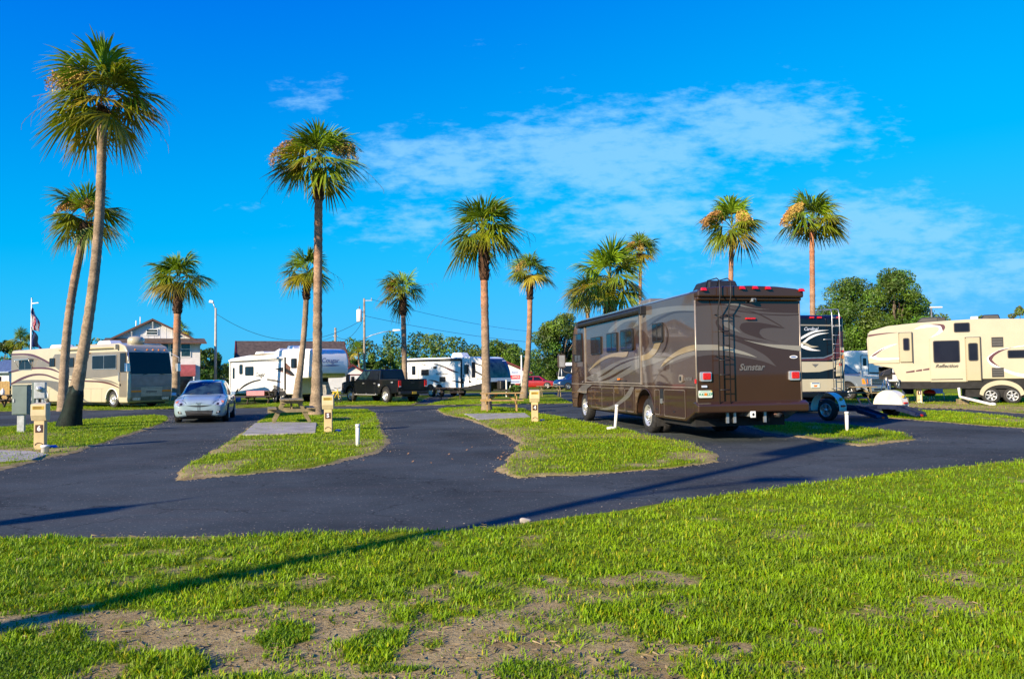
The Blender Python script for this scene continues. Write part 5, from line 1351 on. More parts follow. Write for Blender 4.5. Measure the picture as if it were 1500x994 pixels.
def hatchback():
    t = thing('car', 'silver blue hatchback wagon facing the camera on the drive', 'car', (-12.12, 31.62), (.264, -.965))
    # x=0 rear, 4.45 front
    def sec(w, zb, zs, zbelt, wr, zr, wt=None):
        return [(0, zb), (w * .80, zb), (w * .965, zb + .09), (w, zb + .34), (w * .985, zs), (w * .93, zbelt), (wr, zr - .06), (wr * .72, zr - .012), (0, zr)]
    st = [(0.0, sec(.70, .38, .70, .80, .50, .95)), (.06, sec(.80, .28, .80, .92, .56, 1.15)), (.30, sec(.865, .22, .84, .95, .58, 1.38)), (.9, sec(.885, .19, .85, .95, .60, 1.47)), (1.7, sec(.89, .18, .84, .94, .61, 1.50)),
          (2.40, sec(.89, .18, .83, .92, .60, 1.48)), (2.62, sec(.89, .18, .83, .915, .60, 1.43)), (3.32, sec(.885, .18, .82, .90, .66, 1.0)), (3.45, sec(.88, .18, .80, .88, .66, .965)), (3.95, sec(.87, .19, .74, .82, .60, .885)),
          (4.25, sec(.84, .20, .66, .72, .54, .79)), (4.38, sec(.77, .22, .58, .63, .48, .69)), (4.45, sec(.69, .25, .54, .585, .42, .62)), (4.495, sec(.54, .29, .50, .535, .32, .56)), (4.515, sec(.30, .33, .46, .485, .18, .50)), (4.52, sec(.06, .38, .42, .43, .04, .44))]
    mb = MB(); loft_body(st, mb, SILVERB)
    bv = mb.bvh()
    body = mb.build('body', t)
    mb = MB(); mb.project(bv, [(-.69, .985), (0, .975), (.69, .985), (.63, 1.2), (.53, 1.40), (0, 1.43), (-.53, 1.40), (-.63, 1.2)], '+x', GLASSB, .008, 4); ws = mb.build('windscreen', t)
    mb = MB(); mb.tube([(3.32, -.45, 1.0), (3.18, .05, 1.065)], .01, 5, BLACK); mb.tube([(3.32, .15, 1.0), (3.2, .5, 1.05)], .01, 5, BLACK); mb.build('wiper', ws)
    mb = MB(); mb.box(2.72, 2.76, -.10, .10, 1.31, 1.36, CLEAR); mb.build('rear_view_mirror', t)
    for s, ax in ((1, '+y'), (-1, '-y')):
        for k, pl in enumerate(([(2.05, .965), (2.98, .955), (2.80, 1.12), (2.56, 1.34), (2.05, 1.40)], [(1.05, .975), (1.98, .965), (1.98, 1.40), (1.10, 1.38)], [(.42, 1.02), (.98, .985), (1.02, 1.37), (.52, 1.29)])):
            mb = MB(); mb.project(bv, pl, ax, GLASS, .008, 3); mb.build('side_window', t)
        mb = MB(); mb.project(bv, [(4.28, .66), (4.36, .60), (4.10, .62), (3.86, .79), (3.82, .86), (4.0, .83)], ax, CLEAR, .012, 3); 
        mb.project(bv, [(s * .50, .63), (s * .66, .60), (s * .79, .66), (s * .80, .74), (s * .70, .80), (s * .58, .72)], '+x', CLEAR, .014, 3)
        h = mb.build('headlight', t)
        mb = MB(); mb.project(bv, [(s * .72, .72), (s * .79, .70), (s * .795, .75), (s * .70, .79)], '+x', AMBER, .024, 2); mb.project(bv, [(s * .60 + .05 * math.cos(a), .665 + .042 * math.sin(a)) for a in np.linspace(0, 2 * PI, 11)[:-1]], '+x', BLACK, .022, 2); mb.build('bulb', h)
        mb = MB(); mb.project(bv, [(s * .55, .33), (s * .68, .34), (s * .70, .42), (s * .60, .43)], '+x', BLACK, .010, 3); mb.project(bv, [(s * .62 + .035 * math.cos(a), .385 + .035 * math.sin(a)) for a in np.linspace(0, 2 * PI, 11)[:-1]], '+x', CLEAR, .018, 2); mb.build('fog_lamp', t)
        mb = MB(); mb.hexa([(3.02, s * .93, .93), (3.16, s * .93, .94), (3.16, s * 1.10, .96), (3.04, s * 1.10, .95)], [(3.0, s * .94, 1.05), (3.12, s * .94, 1.06), (3.10, s * 1.08, 1.06), (3.02, s * 1.08, 1.05)], SILVERB); mb.beam((3.08, s * .83, .95), (3.08, s * .95, .98), .06, .04, BLACK); mb.build('mirror', t, bevel=.03)
        mb = MB(); mb.tube([(.6, s * .57, 1.46), (.7, s * .57, 1.525), (2.1, s * .57, 1.545), (2.2, s * .57, 1.49)], .016, 6, BLACK); mb.build('roof_rail', t)
        mb = MB()
        for cx in (.78, 3.48): mb.add([(p[0], s * .892, p[1]) for p in arc(cx, .31, .36, -15, 195, 18)], [tuple(range(19))], DARK)
        mb.build('wheel_well', t)
        for cx in (.78, 3.48): wheel(t, cx, s * .905, s, .315, .21, 'five')
        mb = MB(); mb.project(bv, [(2.02, .40), (2.035, .40), (2.035, .93), (2.02, .93)], ax, BLACK, .004, 2); mb.build('door_seam', t); mb = MB(); mb.project(bv, [(3.05, .45), (3.065, .45), (3.065, .90), (3.05, .90)], ax, BLACK, .004, 2); mb.build('door_seam', t)
        mb = MB(); mb.box(2.15, 2.35, min(s * .88, s * .915), max(s * .88, s * .915), .80, .83, SILVERB); mb.box(1.15, 1.35, min(s * .88, s * .915), max(s * .88, s * .915), .81, .84, SILVERB); mb.build('door_handle', t)
    mb = MB(); mb.project(bv, [(-.40, .245), (.40, .245), (.46, .44), (-.46, .44)], '+x', BLACK, .008, 4)
    for z in (.29, .34, .39): mb.project(bv, [(-.43, z), (.43, z), (.43, z + .012), (-.43, z + .012)], '+x', GREYSW, .016, 3)
    mb.build('lower_grille', t)
    mb = MB(); mb.project(bv, smooth_poly([(-.44, .625), (-.2, .578), (0, .565), (.2, .578), (.44, .625), (.2, .615), (0, .612), (-.2, .615)]), '+x', BLACK, .008, 3); mb.build('upper_grille', t)
    bd = MB(); bd.add([(4.482, .10 * math.cos(a), .60 + .05 * math.sin(a)) for a in np.linspace(0, 2 * PI, 25)[:-1]], [tuple(range(24))], CHROME)
    bd.add([(4.4855, .08 * math.cos(a), .60 + .034 * math.sin(a)) for a in np.linspace(0, 2 * PI, 25)[:-1]], [tuple(range(24))], BLACK)
    bd.text('H', .075, CHROME, (4.488, 0, .60), (0, 1, 0), (0, 0, 1), .35, .006); bd.build('badge', t)
    for s in (1, -1):
        mb = MB(); mb.project(bv, [(3.36, s * .62), (4.1, s * .60), (4.36, s * .44), (4.36, s * .425), (4.1, s * .585), (3.36, s * .605)], '+z', BLACK, .004, 3); mb.build('bonnet_seam', t)
    mb = MB(); mb.box(.3, 4.1, -.7, .7, .14, .24, DARK); mb.project(bv, [(-.62, .20), (.62, .20), (.66, .245), (-.66, .245)], '+x', BLACK, .006, 3); mb.build('underbody', t)
    return t
hatchback()

def pickup(label, loc, hd, paint, L=6.3, bed0=0.0, cab0=2.05, cab1=4.55, style='chrome', roof=1.96, lights=True, number=None):
    t = thing('pickup_truck', label, 'pickup truck', loc, hd)
    hw = 1.0; wf, wr, rr = L - 1.05, 1.30, .42
    mb = MB()
    side = [(.02, .62), (wr - .55, .56)] + arc(wr, .50, .54, 175, 5, 12) + [(wr + .62, .52), (wf - .62, .52)] + arc(wf, .50, .54, 175, 5, 12) + [(L - .30, .58), (L - .04, .62), (L, .80), (L - .03, 1.16), (L - .35, 1.24), (cab1 + .25, 1.32), (cab0, 1.34), (.03, 1.34), (0, 1.28)]
    mb.prism(side, 'y', -hw, hw, paint)
    body = mb.build('body', t, bevel=.06, seg=3)
    # cab
    mb = MB(); zb = 1.30
    b4 = [(cab0, -.94, zb), (cab1 + .30, -.94, zb), (cab1 + .30, .94, zb), (cab0, .94, zb)]
    t4 = [(cab0 + .12, -.80, roof), (cab1 - .55, -.80, roof), (cab1 - .55, .80, roof), (cab0 + .12, .80, roof)]
    mb.hexa(b4, t4, paint); mb.build('cab', t, bevel=.07, seg=3)
    def wall(s, u, v):
        a = Vector(b4[0 if s < 0 else 3]).lerp(Vector(b4[1 if s < 0 else 2]), u); c = Vector(t4[0 if s < 0 else 3]).lerp(Vector(t4[1 if s < 0 else 2]), u)
        return a.lerp(c, v) + Vector((0, s * .016, .004))
    split = .50
    for s in (1, -1):
        for (u0, u1, v0, v1) in ((.05, split - .02, .10, .84), (split + .02, .90, .10, .84)):
            mb = MB(); mb.add([wall(s, u0, v0), wall(s, u1, v0), wall(s, u1, v1), wall(s, u0, v1)], [(0, 1, 2, 3)], GLASSB if u1 > .8 else GLASS); mb.build('side_window', t)
        mb = MB()
        xs = cab0 + (cab1 + .3 - cab0) * split
        for x in (cab0 + .06, xs, cab1 + .12): mb.box(x - .008, x + .008, min(s * hw, s * (hw + .004)), max(s * hw, s * (hw + .004)), .62, 1.29, BLACK)
        mb.box(cab0 + .06, cab1 + .12, min(s * hw, s * (hw + .02)), max(s * hw, s * (hw + .02)), .90, .96, paint)
        mb.build('door_seam', t)
        mb = MB()
        for x in (cab0 + .3, xs + .15): mb.box(x, x + .2, min(s * hw, s * (hw + .035)), max(s * hw, s * (hw + .035)), 1.12, 1.16, CHROME if style == 'chrome' else paint)
        mb.build('door_handle', t)
        mb = MB(); mb.hexa([(cab1 + .05, s * 1.08, 1.28), (cab1 + .17, s * 1.06, 1.28), (cab1 + .17, s * 1.30, 1.28), (cab1 + .05, s * 1.30, 1.28)], [(cab1 + .05, s * 1.08, 1.56), (cab1 + .15, s * 1.07, 1.56), (cab1 + .15, s * 1.28, 1.56), (cab1 + .05, s * 1.28, 1.56)], BLACK if style == 'chrome' else paint); mb.beam((cab1 + .1, s * .9, 1.36), (cab1 + .1, s * 1.1, 1.40), .06, .05, BLACK); mb.build('mirror', t, bevel=.03)
        mb = MB(); mb.box(cab0 + .2, cab1 + .1, min(s * .92, s * 1.10), max(s * .92, s * 1.10), .44, .50, CHROME if style == 'chrome' else BLACK)
        for x in (cab0 + .35, xs, cab1): mb.box(x - .05, x + .05, min(s * .80, s * 1.0), max(s * .80, s * 1.0), .48, .60, CHROME)
        mb.build('running_board', t, bevel=.015)
        mb = MB()
        for cx in (wr, wf):
            o_ = arc(cx, .48, .60, 5, 175, 16); i_ = arc(cx, .48, .52, 175, 5, 16)
            mb.prism(o_ + i_, 'y', s * hw - .01, s * (hw + .045), paint)
        mb.build('wheel_arch', t)
        mb = MB(); mb.prism(rrect(s * .90 - .09, s * .90 + .09, .92, 1.30, .03), 'x', -.035, .05, RED); lt = mb.build('tail_light', t, bevel=.01)
        mb = MB(); mb.prism(rrect(s * .90 - .075, s * .90 + .075, .92, .99, .02), 'x', -.042, .0, CLEAR); mb.build('reversing_lens', lt)
        mb = MB(); mb.hexa([(L - .16, s * .60, .84), (L + .01, s * .60, .84), (L - .02, s * .99, .84), (L - .24, s * 1.005, .84)], [(L - .16, s * .60, 1.08), (L - .01, s * .60, 1.08), (L - .06, s * .985, 1.10), (L - .26, s * 1.005, 1.10)], CLEAR)
        hl = mb.build('headlight', t, bevel=.012)
        mb = MB(); mb.hexa([(L - .10, s * .86, .85), (L + .012, s * .86, .85), (L - .015, s * 1.0, .85), (L - .22, s * 1.012, .85)], [(L - .10, s * .86, 1.09), (L - .005, s * .86, 1.09), (L - .05, s * .992, 1.10), (L - .24, s * 1.012, 1.10)], AMBER); mb.build('turn_signal', hl)
        for cx in (wr, wf): wheel(t, cx, s * 1.03, s, rr, .27, style)
        mb = MB(); mb.lathe([(.10, 0), (.09, .03), (.001, .04)], 12, CHROME, 'y', (wr + .72, s * (hw - .005), 1.02)) if style == 'chrome' and s > 0 else mb.box(wr + .6, wr + .75, min(s * hw, s * hw + s * .004), max(s * hw, s * hw + s * .004), .95, 1.1, paint); mb.build('fuel_cap', t)
    mb = MB(); a, b = Vector(b4[1]), Vector(b4[2]); c, d = Vector(t4[2]), Vector(t4[1])
    o = Vector((.02, 0, .006)); q = lambda u, v: a.lerp(b, u).lerp(d.lerp(c, u), v) + o
    mb.add([q(.07, .10), q(.93, .10), q(.92, .90), q(.08, .90)], [(0, 1, 2, 3)], GLASSB if style != 'chrome' else GLASS); mb.build('windscreen', t)
    mb = MB(); a, b = Vector(b4[0]), Vector(b4[3]); c, d = Vector(t4[3]), Vector(t4[0]); o = Vector((-.02, 0, .004))
    mb.add([q(.1, .2), q(.9, .2), q(.88, .85), q(.12, .85)], [(0, 1, 2, 3)], GLASS); mb.build('rear_window', t)
    # open bed
    mb = MB(); mb.box(.10, cab0 - .06, -.86, .86, 1.30, 1.345, DARK); mb.build('bed_liner', t)
    mb = MB()
    for s in (1, -1): mb.box(.02, cab0 - .04, min(s * .88, s * 1.0), max(s * .88, s * 1.0), 1.33, 1.375, BLACK)
    mb.box(.0, .08, -.88, .88, 1.33, 1.37, BLACK); mb.build('bed_rail', t, bevel=.01)
    mb = MB(); mb.box(-.012, .02, -.78, .78, .74, 1.31, paint); tg = mb.build('tailgate', t, bevel=.012)
    mb = MB(); mb.box(-.03, 0, -.12, .12, 1.12, 1.2, BLACK); mb.build('handle', tg)
    mb = MB(); mb.box(-.16, .06, -.98, .98, .50, .68, CHROME if style != 'chrome' else BLACK); mb.build('rear_bumper', t, bevel=.03)
    mb = MB(); mb.box(-.18, -.15, -.15, .15, .52, .66, YELLOW if style == 'chrome' else PLATEW); mb.build('licence_plate', t)
    mb = MB(); mb.box(L - .12, L + .10, -1.0, 1.0, .46, .72, CHROME); mb.box(L + .09, L + .105, -.5, .5, .50, .60, BLACK); mb.build('front_bumper', t, bevel=.04)
    mb = MB(); mb.box(L - .06, L + .02, -.58, .58, .78, 1.12, CHROME)
    for z in (.80, .885, .97, 1.045): mb.box(L + .01, L + .035, -.55, .55, z, z + .055, BLACK)
    mb.build('grille', t, bevel=.008)
    if number:
        mb = MB(); 
        for s in (1, -1): mb.text(number, .14, CLEAR, (1.0 - .35, s * (hw + .006), 1.20), (-s, 0, 0), (0, 0, 1), .2, .004)
        mb.build('decal', t)
    mb = MB(); mb.box(.2, L - .4, -.6, .6, .36, .62, DARK); mb.cyl((wr, -.9, rr), (wr, .9, rr), .08, 8, DARK); mb.cyl((wf, -.9, rr), (wf, .9, rr), .08, 8, DARK); mb.box(.9, 1.7, -.95, .95, .55, 1.0, DARK); mb.box(wf - .5, wf + .5, -.95, .95, .55, 1.0, DARK); mb.build('chassis', t)
    return t
pickup('shiny black crew cab pickup truck with chrome wheels and empty bed', (-5.75, 45.05), (-.67, .742), BLACKP, number='4x4')
pickup('silver pickup truck with open hood shade parked before the white trailer', (15.5, 45.9), (.55, -.835), SILVERT, style='five', roof=1.93)

# ------------------------------------------------------------------ far white motorhome, blue car and red car
def far_motorhome():
    c = at(826, 566, 88)
    t = thing('motorhome', 'small white motorhome with dark windscreen in front of the tree beyond the brown one', 'motorhome', (c.x + 5.6, 92.8), (-.78, -.626))
    hw = 1.15
    side = [(0, .45), (6.6, .40), (7.0, .55), (7.05, 1.2), (6.75, 2.55), (6.4, 2.85), (0, 2.85)]
    coach_body(t, side, hw, WHITE, .1)
    mb = MB(); mb.add([(7.07, -1.0, 1.25), (7.07, 1.0, 1.25), (6.80, 1.0, 2.5), (6.80, -1.0, 2.5)], [(0, 1, 2, 3)], GLASS); mb.build('windscreen', t)
    for s in (1, -1):
        side_window(t, 5.7, 6.55, 1.5, 2.3, s * (hw + .01), s); side_window(t, 3.5, 4.8, 1.6, 2.2, s * (hw + .01), s); side_window(t, 1, 2, 1.6, 2.2, s * (hw + .01), s)
        for cx in (1.4, 5.6): wheel(t, cx, s * 1.08, s, .38, .24, 'five')
        mb = MB(); mb.box(6.9, 7.0, s * 1.3 - .1, s * 1.3 + .1, 1.4, 1.8, BLACK); mb.beam((6.85, s * 1.1, 1.6), (6.95, s * 1.3, 1.6), .05, .05, BLACK); mb.build('mirror', t)
        mb = MB(); mb.prism(rrect(s * .8 - .15, s * .8 + .15, .65, .85, .04), 'x', 6.9, 7.06, CLEAR); mb.build('headlight', t)
    return t
far_motorhome()

def small_car(label, loc, hd, paint, h=1.45, L=4.5, tall=False):
    t = thing('car', label, 'car', loc, hd)
    def sec(w, zb, zs, zbelt, wr, zr):
        return [(0, zb), (w * .8, zb), (w * .97, zb + .08), (w, zb + .35), (w * .985, zs), (w * .93, zbelt), (wr, zr - .06), (wr * .7, zr - .01), (0, zr)]
    k = h / 1.5
    st = [(0, sec(.7, .4, .7, .8 * k, .5, .92 * k)), (.1, sec(.84, .26, .8, .92 * k, .56, .98 * k if not tall else 1.25 * k)), (.75, sec(.89, .2, .85, .95 * k, .6, 1.1 * k if not tall else 1.46 * k)), (1.5, sec(.9, .18, .84, .95 * k, .62, 1.46 * k)), (2.4, sec(.9, .18, .83, .93 * k, .62, 1.5 * k)), (2.75, sec(.9, .18, .83, .92 * k, .62, 1.42 * k)),
          (3.4, sec(.89, .18, .82, .9 * k, .68, 1.0 * k)), (4.0, sec(.87, .19, .76, .85 * k, .62, .92 * k)), (4.32, sec(.80, .22, .64, .72 * k, .52, .80 * k)), (4.46, sec(.6, .28, .5, .55, .34, .58))]
    mb = MB(); loft_body(st, mb, paint, 40, 30); bv = mb.bvh(); mb.build('body', t)
    mb = MB(); mb.project(bv, [(-.56, 1.0 * k), (.56, 1.0 * k), (.48, 1.40 * k), (-.48, 1.40 * k)], '+x', GLASS, .008, 3); mb.build('windscreen', t)
    for s, ax in ((1, '+y'), (-1, '-y')):
        mb = MB(); mb.project(bv, [(2.0, .98 * k), (3.0, .97 * k), (2.6, 1.38 * k), (2.0, 1.41 * k)], ax, GLASS, .008, 3); mb.project(bv, [(1.0, 1.0 * k), (1.92, .98 * k), (1.92, 1.41 * k), (1.35, 1.38 * k)], ax, GLASS, .008, 3); mb.build('side_window', t)
        mb = MB(); mb.project(bv, [(s * .48, .62), (s * .78, .66), (s * .74, .78), (s * .5, .72)], '+x', CLEAR, .01, 2); mb.build('headlight', t)
        mb = MB()
        for cx in (.85, 3.5): mb.add([(p[0], s * .897, p[1]) for p in arc(cx, .33, .40, -15, 195, 14)], [tuple(range(15))], DARK)
        mb.build('wheel_well', t)
        for cx in (.85, 3.5): wheel(t, cx, s * .915, s, .34, .22, 'five')
        mb = MB(); mb.box(3.0, 3.12, s * .98 - .1, s * .98 + .1, .95 * k, 1.08 * k, paint); mb.build('mirror', t, bevel=.03)
    mb = MB(); mb.project(bv, [(-.42, .34), (.42, .34), (.46, .6), (-.46, .6)], '+x', CHROME, .008, 3); mb.project(bv, [(-.36, .40), (.36, .40), (.40, .54), (-.40, .54)], '+x', BLACK, .014, 3); mb.build('grille', t)
    return t
c = at(812, 572, 76); small_car('dark blue sport utility car nosing out beyond the front of the brown motorhome', (c.x + 4.3, 78.2), (-.93, -.36), BLUEP, 1.72, tall=True)
c = at(784, 570, 84); small_car('low red car parked beyond the second cream pedestal from the left palm row', (c.x - 2.0, 84.6), (.97, -.2), REDP, 1.38)

# white trailer glimpsed behind the silver pickup
def far_trailer():
    c = at(1250, 575, 62)
    t = thing('travel_trailer', 'white trailer with a narrow door showing above the silver pickup', 'travel trailer', (c.x + 6.5, 63), (-1, .05))
    coach_body(t, [(0, .6), (7.2, .6), (7.7, .9), (7.6, 1.9), (7.2, 2.9), (6.6, 3.1), (0, 3.1)], 1.2, WHITE, .1)
    mb = MB(); mb.prism(rrect(5.15, 5.75, .9, 2.75, .08), 'y', 1.2, 1.222, BLACK); mb.prism(rrect(5.19, 5.71, .94, 2.71, .07), 'y', 1.2, 1.226, WHITE); d = mb.build('door', t)
    mb = MB(); mb.prism(rrect(5.32, 5.58, 1.9, 2.5, .05), 'y', 1.2, 1.232, GLASS); mb.build('pane', d)
    g = MB(); g.flat([(5.8, 1.4), (7.3, 1.55), (7.4, 1.4), (5.8, 1.28)], 'y', 1.202, GREYSW); g.flat([(0, 1.2), (5.1, 1.4), (5.1, 1.28), (0, 1.0)], 'y', 1.202, MAROON); g.build('side_graphics', t)
    mb = MB(); mb.box(.1, 7.2, -1, 1, .4, .6, DARK); mb.build('chassis', t)
    for s in (1, -1):
        for xx in (2.8, 3.7): wheel(t, xx, s * 1.15, s, .36, .22, 'five')
    roof_ac(t, 3.5, 0, 3.1, 1.1, .8, .3)
far_trailer()

# ------------------------------------------------------------------ tow dolly
def tow_dolly():
    a = gnd(1210, 616); b = gnd(1309, 610)
    ax = Vector((b[0] - a[0], b[1] - a[1])).normalized()
    hd = (-ax.y, ax.x)
    mid = ((a[0] + b[0]) / 2, (a[1] + b[1]) / 2)
    t = thing('tow_dolly', 'blue car tow dolly with two ivory fenders behind the black motorhome', 'tow dolly', mid, hd)
    hw = (Vector(b) - Vector(a)).length / 2
    for s in (1, -1):
        y = s * hw
        mb = MB(); n = 15
        o_ = arc(0, .38, .50, -8, 188, 18)
        vs = []; fs = []
        for k, p in enumerate(o_):
            for yy in (y - s * .02 + s * .06, y - s * .30):
                vs.append((p[0] * 1.05, yy, p[1]))
        for k in range(len(o_) - 1): fs.append((2 * k, 2 * k + 1, 2 * k + 3, 2 * k + 2))
        mb.add(vs, fs, FENDW, True)
        mb.add([(p[0] * 1.05, y + s * .04, p[1]) for p in o_], [tuple(range(len(o_)))], FENDW) if s < 0 else None
        mb.add([(p[0] * 1.05, y - s * .30, p[1]) for p in o_], [tuple(range(len(o_)))], FENDW) if s < 0 else None
        f = mb.build('fender', t)
        mb = MB(); mb.box(-.56, -.50, y - s * .13 - .09, y - s * .13 + .09, .44, .50, RED); mb.build('tail_light', f, bevel=.01)
        mb = MB(); mb.box(-.50, -.44, y - s * .13 - .05, y - s * .13 + .05, .64, .72, YELLOW); mb.build('reflector', f, bevel=.01)
        wheel(t, 0, y, s, .33, .20, 'steel')
        # wheel tray
        mb = MB(); yi = y - s * .72
        mb.box(-.75, .55, yi - .26, yi + .26, .30, .34, DOLLYB)
        for xx in np.linspace(-.7, .5, 9): mb.box(xx - .02, xx + .02, yi - .26, yi + .26, .34, .37, DOLLYB)
        for sg in (1, -1): mb.beam((-.8, yi + sg * .26, .36), (.6, yi + sg * .26, .36), .05, .12, DOLLYB)
        mb.hexa([(-1.45, yi - .26, .10), (-.75, yi - .26, .26), (-.75, yi + .26, .26), (-1.45, yi + .26, .10)], [(-1.45, yi - .26, .14), (-.75, yi - .26, .32), (-.75, yi + .26, .32), (-1.45, yi + .26, .14)], DOLLYB)
        mb.beam((-1.4, yi - .26, .16), (-.7, yi - .26, .36), .04, .1, DOLLYB); mb.beam((-1.4, yi + .26, .16), (-.7, yi + .26, .36), .04, .1, DOLLYB)
        mb.tube([(.45, yi - .25, .36), (.62, yi - .25, .62), (.62, yi + .25, .62), (.45, yi + .25, .36)], .03, 8, DOLLYB)
        mb.box(-1.46, -1.42, yi - .05, yi + .05, .1, .16, RED)
        mb.build('wheel_tray', t)
    mb = MB(); mb.beam((-.05, -hw + .2, .34), (-.05, hw - .2, .34), .12, .12, DOLLYB); mb.beam((.35, -hw + .4, .34), (.35, hw - .4, .34), .1, .1, DOLLYB); mb.beam((0, 0, .36), (2.6, 0, .46), .11, .11, DOLLYB); mb.beam((.1, -.6, .35), (1.4, 0, .4), .08, .08, DOLLYB); mb.beam((.1, .6, .35), (1.4, 0, .4), .08, .08, DOLLYB); mb.box(2.5, 2.8, -.07, .07, .40, .55, GALV)
    mb.build('frame', t)
tow_dolly()
# ------------------------------------------------------------------ utility pedestals, pipes, small things
def pedestal(num, loc, hd, label, small=1.0):
    """hd points the way the front faces"""
    t = thing('utility_pedestal', label, 'utility pedestal', loc, hd, 'cream utility pedestals at the campsites')
    mb = MB(); mb.box(-.10, .095, -.105, .105, 0, .74, PEDC); p = mb.build('post', t, bevel=.008)
    mb = MB(); mb.prism([(-.12, .66), (.105, .66), (.165, .78), (.165, 1.03), (-.12, 1.06)], 'y', -.155, .155, PEDH)
    h = mb.build('cover', t, bevel=.012)
    mb = MB(); mb.box(.16, .168, -.115, .115, .91, .985, YELLOW); 
    for z in (.925, .94, .955, .968): mb.box(.168, .170, -.10, .07, z, z + .005, SIGNB)
    mb.build('warning_label', h)
    mb = MB(); mb.box(-.06, .08, -.165, -.15, .74, .95, PEDC); mb.build('outlet_door', h, bevel=.006)
    mb = MB(); mb.box(.09, .102, -.075, .075, .40, .57, SIGNB)
    s_ = mb.build('number_plate', t)
    mb = MB(); mb.text(num, .15, INK, (.105, 0, .485), (0, 1, 0), (0, 0, 1), 0, .006); mb.build('number', s_)
    mb = MB(); mb.tube([(.10, .06 * math.cos(a) * 1.3, .12 + .05 * math.sin(a)) for a in np.linspace(0, PI, 8)], .008, 5, SIGNB); mb.build('cable_loop', t)
    return t
pedestal('6', gnd(59, 659), (.22, -.975), 'cream utility pedestal with number 6 beside the grey green cabinet')
pedestal('5', gnd(481, 634), (.12, -.99), 'cream utility pedestal with number 5 between the picnic table and white pipe')
pedestal('4', gnd(783.5, 618.5), (.03, -1), 'cream utility pedestal with number 4 near the brown motorhome')
pedestal('1', gnd(1347, 590.5), (-.3, -.95), 'cream utility pedestal with number 1 in front of the cream fifth wheel')

def cabinet():
    t = thing('electrical_cabinet', 'grey green metal cabinet on a short galvanised post by pedestal 6', 'electrical cabinet', gnd(31, 634), (.15, -.99))
    mb = MB(); mb.box(-.05, .05, -.10, .10, 0, .62, GALV); mb.build('post', t, bevel=.01)
    mb = MB(); mb.box(-.12, .12, -.215, .215, .55, 1.42, GREENB); mb.box(.12, .135, -.20, .20, .57, 1.40, GREENB); mb.box(-.13, .15, -.23, .23, 1.41, 1.435, GREENB); mb.build('box', t, bevel=.008)
    mb = MB(); mb.box(.135, .155, -.18, -.14, .92, 1.02, GALV); mb.build('handle', t)
cabinet()
def meter():
    p = at(60, 600, 22.0)
    t = thing('electric_meter', 'small grey electric meter on two posts behind pedestal 6', 'electric meter', (p.x, 22.0), (.2, -.98))
    mb = MB(); mb.box(-.03, .03, -.12, -.07, 0, 1.25, GALV); mb.box(-.03, .03, .02, .07, 0, 1.25, GALV); mb.build('post', t)
    mb = MB(); mb.box(-.08, .08, -.16, .12, 1.05, 1.50, GALV); mb.box(-.1, .02, -.24, -.16, .75, 1.5, GREENB); mb.build('box', t, bevel=.01)
    mb = MB(); mb.lathe([(.075, .08), (.075, .14), (.05, .17), (.001, .175)], 14, CLEAR, 'x', (0, -.02, 1.32)); mb.build('dial', t)
meter()

def white_pipe(loc, h, label, lean=(0, 0), foot=False, rot=0):
    t = thing('pipe_post', label, 'pipe', loc, (math.cos(rot), math.sin(rot)), 'white plastic pipe posts on the grass')
    mb = MB(); mb.tube([(0, 0, -.02), (lean[0], lean[1], h)], .043, 14, PVC); mb.build('pipe', t)
    mb = MB(); mb.tube([(lean[0], lean[1], h - .05), (lean[0], lean[1], h + .015), (lean[0], lean[1], h + .02)], [.05, .05, .03], 14, PVC); mb.build('cap', t)
    if foot:
        mb = MB(); mb.tube([(0, 0, .05), (-.16, -.03, .05)], .055, 12, PVC); mb.tube([(-.16, -.03, .0), (-.16, -.03, .09)], .07, 12, PVC); mb.build('elbow', t)
    return t
white_pipe(gnd(524, 655), .49, 'upright white pipe post at the tip of the grass by pedestal 5')
white_pipe(gnd(901, 630), .68, 'white pipe post with elbow foot beside the rear wheel of the brown motorhome', (.06, 0), True)
white_pipe(gnd(1241, 633), .50, 'thick white pipe post in front of the blue tow dolly')
def cap_pipe():
    g = gnd(66, 665)
    mb = MB(); mb.tube([(g[0], g[1], -.01), (g[0], g[1], .15), (g[0], g[1], .151), (g[0], g[1], .19), (g[0], g[1], .195)], [.075, .075, .085, .085, .06], 18, PVC)
    tag(mb.build('drain_pipe'), 'short white capped drain pipe standing at the foot of the leftmost cream pedestal', 'drain pipe')
    for (px, py, lb) in ((78, 657, 'blue plastic cap on the ground beside the short white drain pipe'), (495, 633, 'blue plastic cap on the grass near the white pipe post'), (794.5, 617.5, 'blue plastic cap on the grass in front of the golden bench table')):
        g = gnd(px, py); mb = MB(); mb.tube([(g[0], g[1], 0), (g[0], g[1], .06), (g[0], g[1], .085)], [.085, .085, .05], 16, BLUECAP)
        tag(mb.build('valve_cap'), lb, 'valve cap')
    g = gnd(768, 766); bm = bmesh.new(); bmesh.ops.create_icosphere(bm, subdivisions=3, radius=.04)
    for v in bm.verts: v.co = Vector((v.co.x * 1.5, v.co.y, v.co.z * .7)) * (1 + .25 * math.sin(v.co.x * 50 + v.co.y * 40) * math.cos(v.co.z * 60))
    me = bpy.data.meshes.new('rock'); bm.to_mesh(me); bm.free(); me.materials.append(CONC)
    o = bpy.data.objects.new('rock', me); COL.objects.link(o); o.location = (g[0], g[1], .03)
    tag(o, 'small pale rock at the edge between lawn and road', 'rock')
cap_pipe()

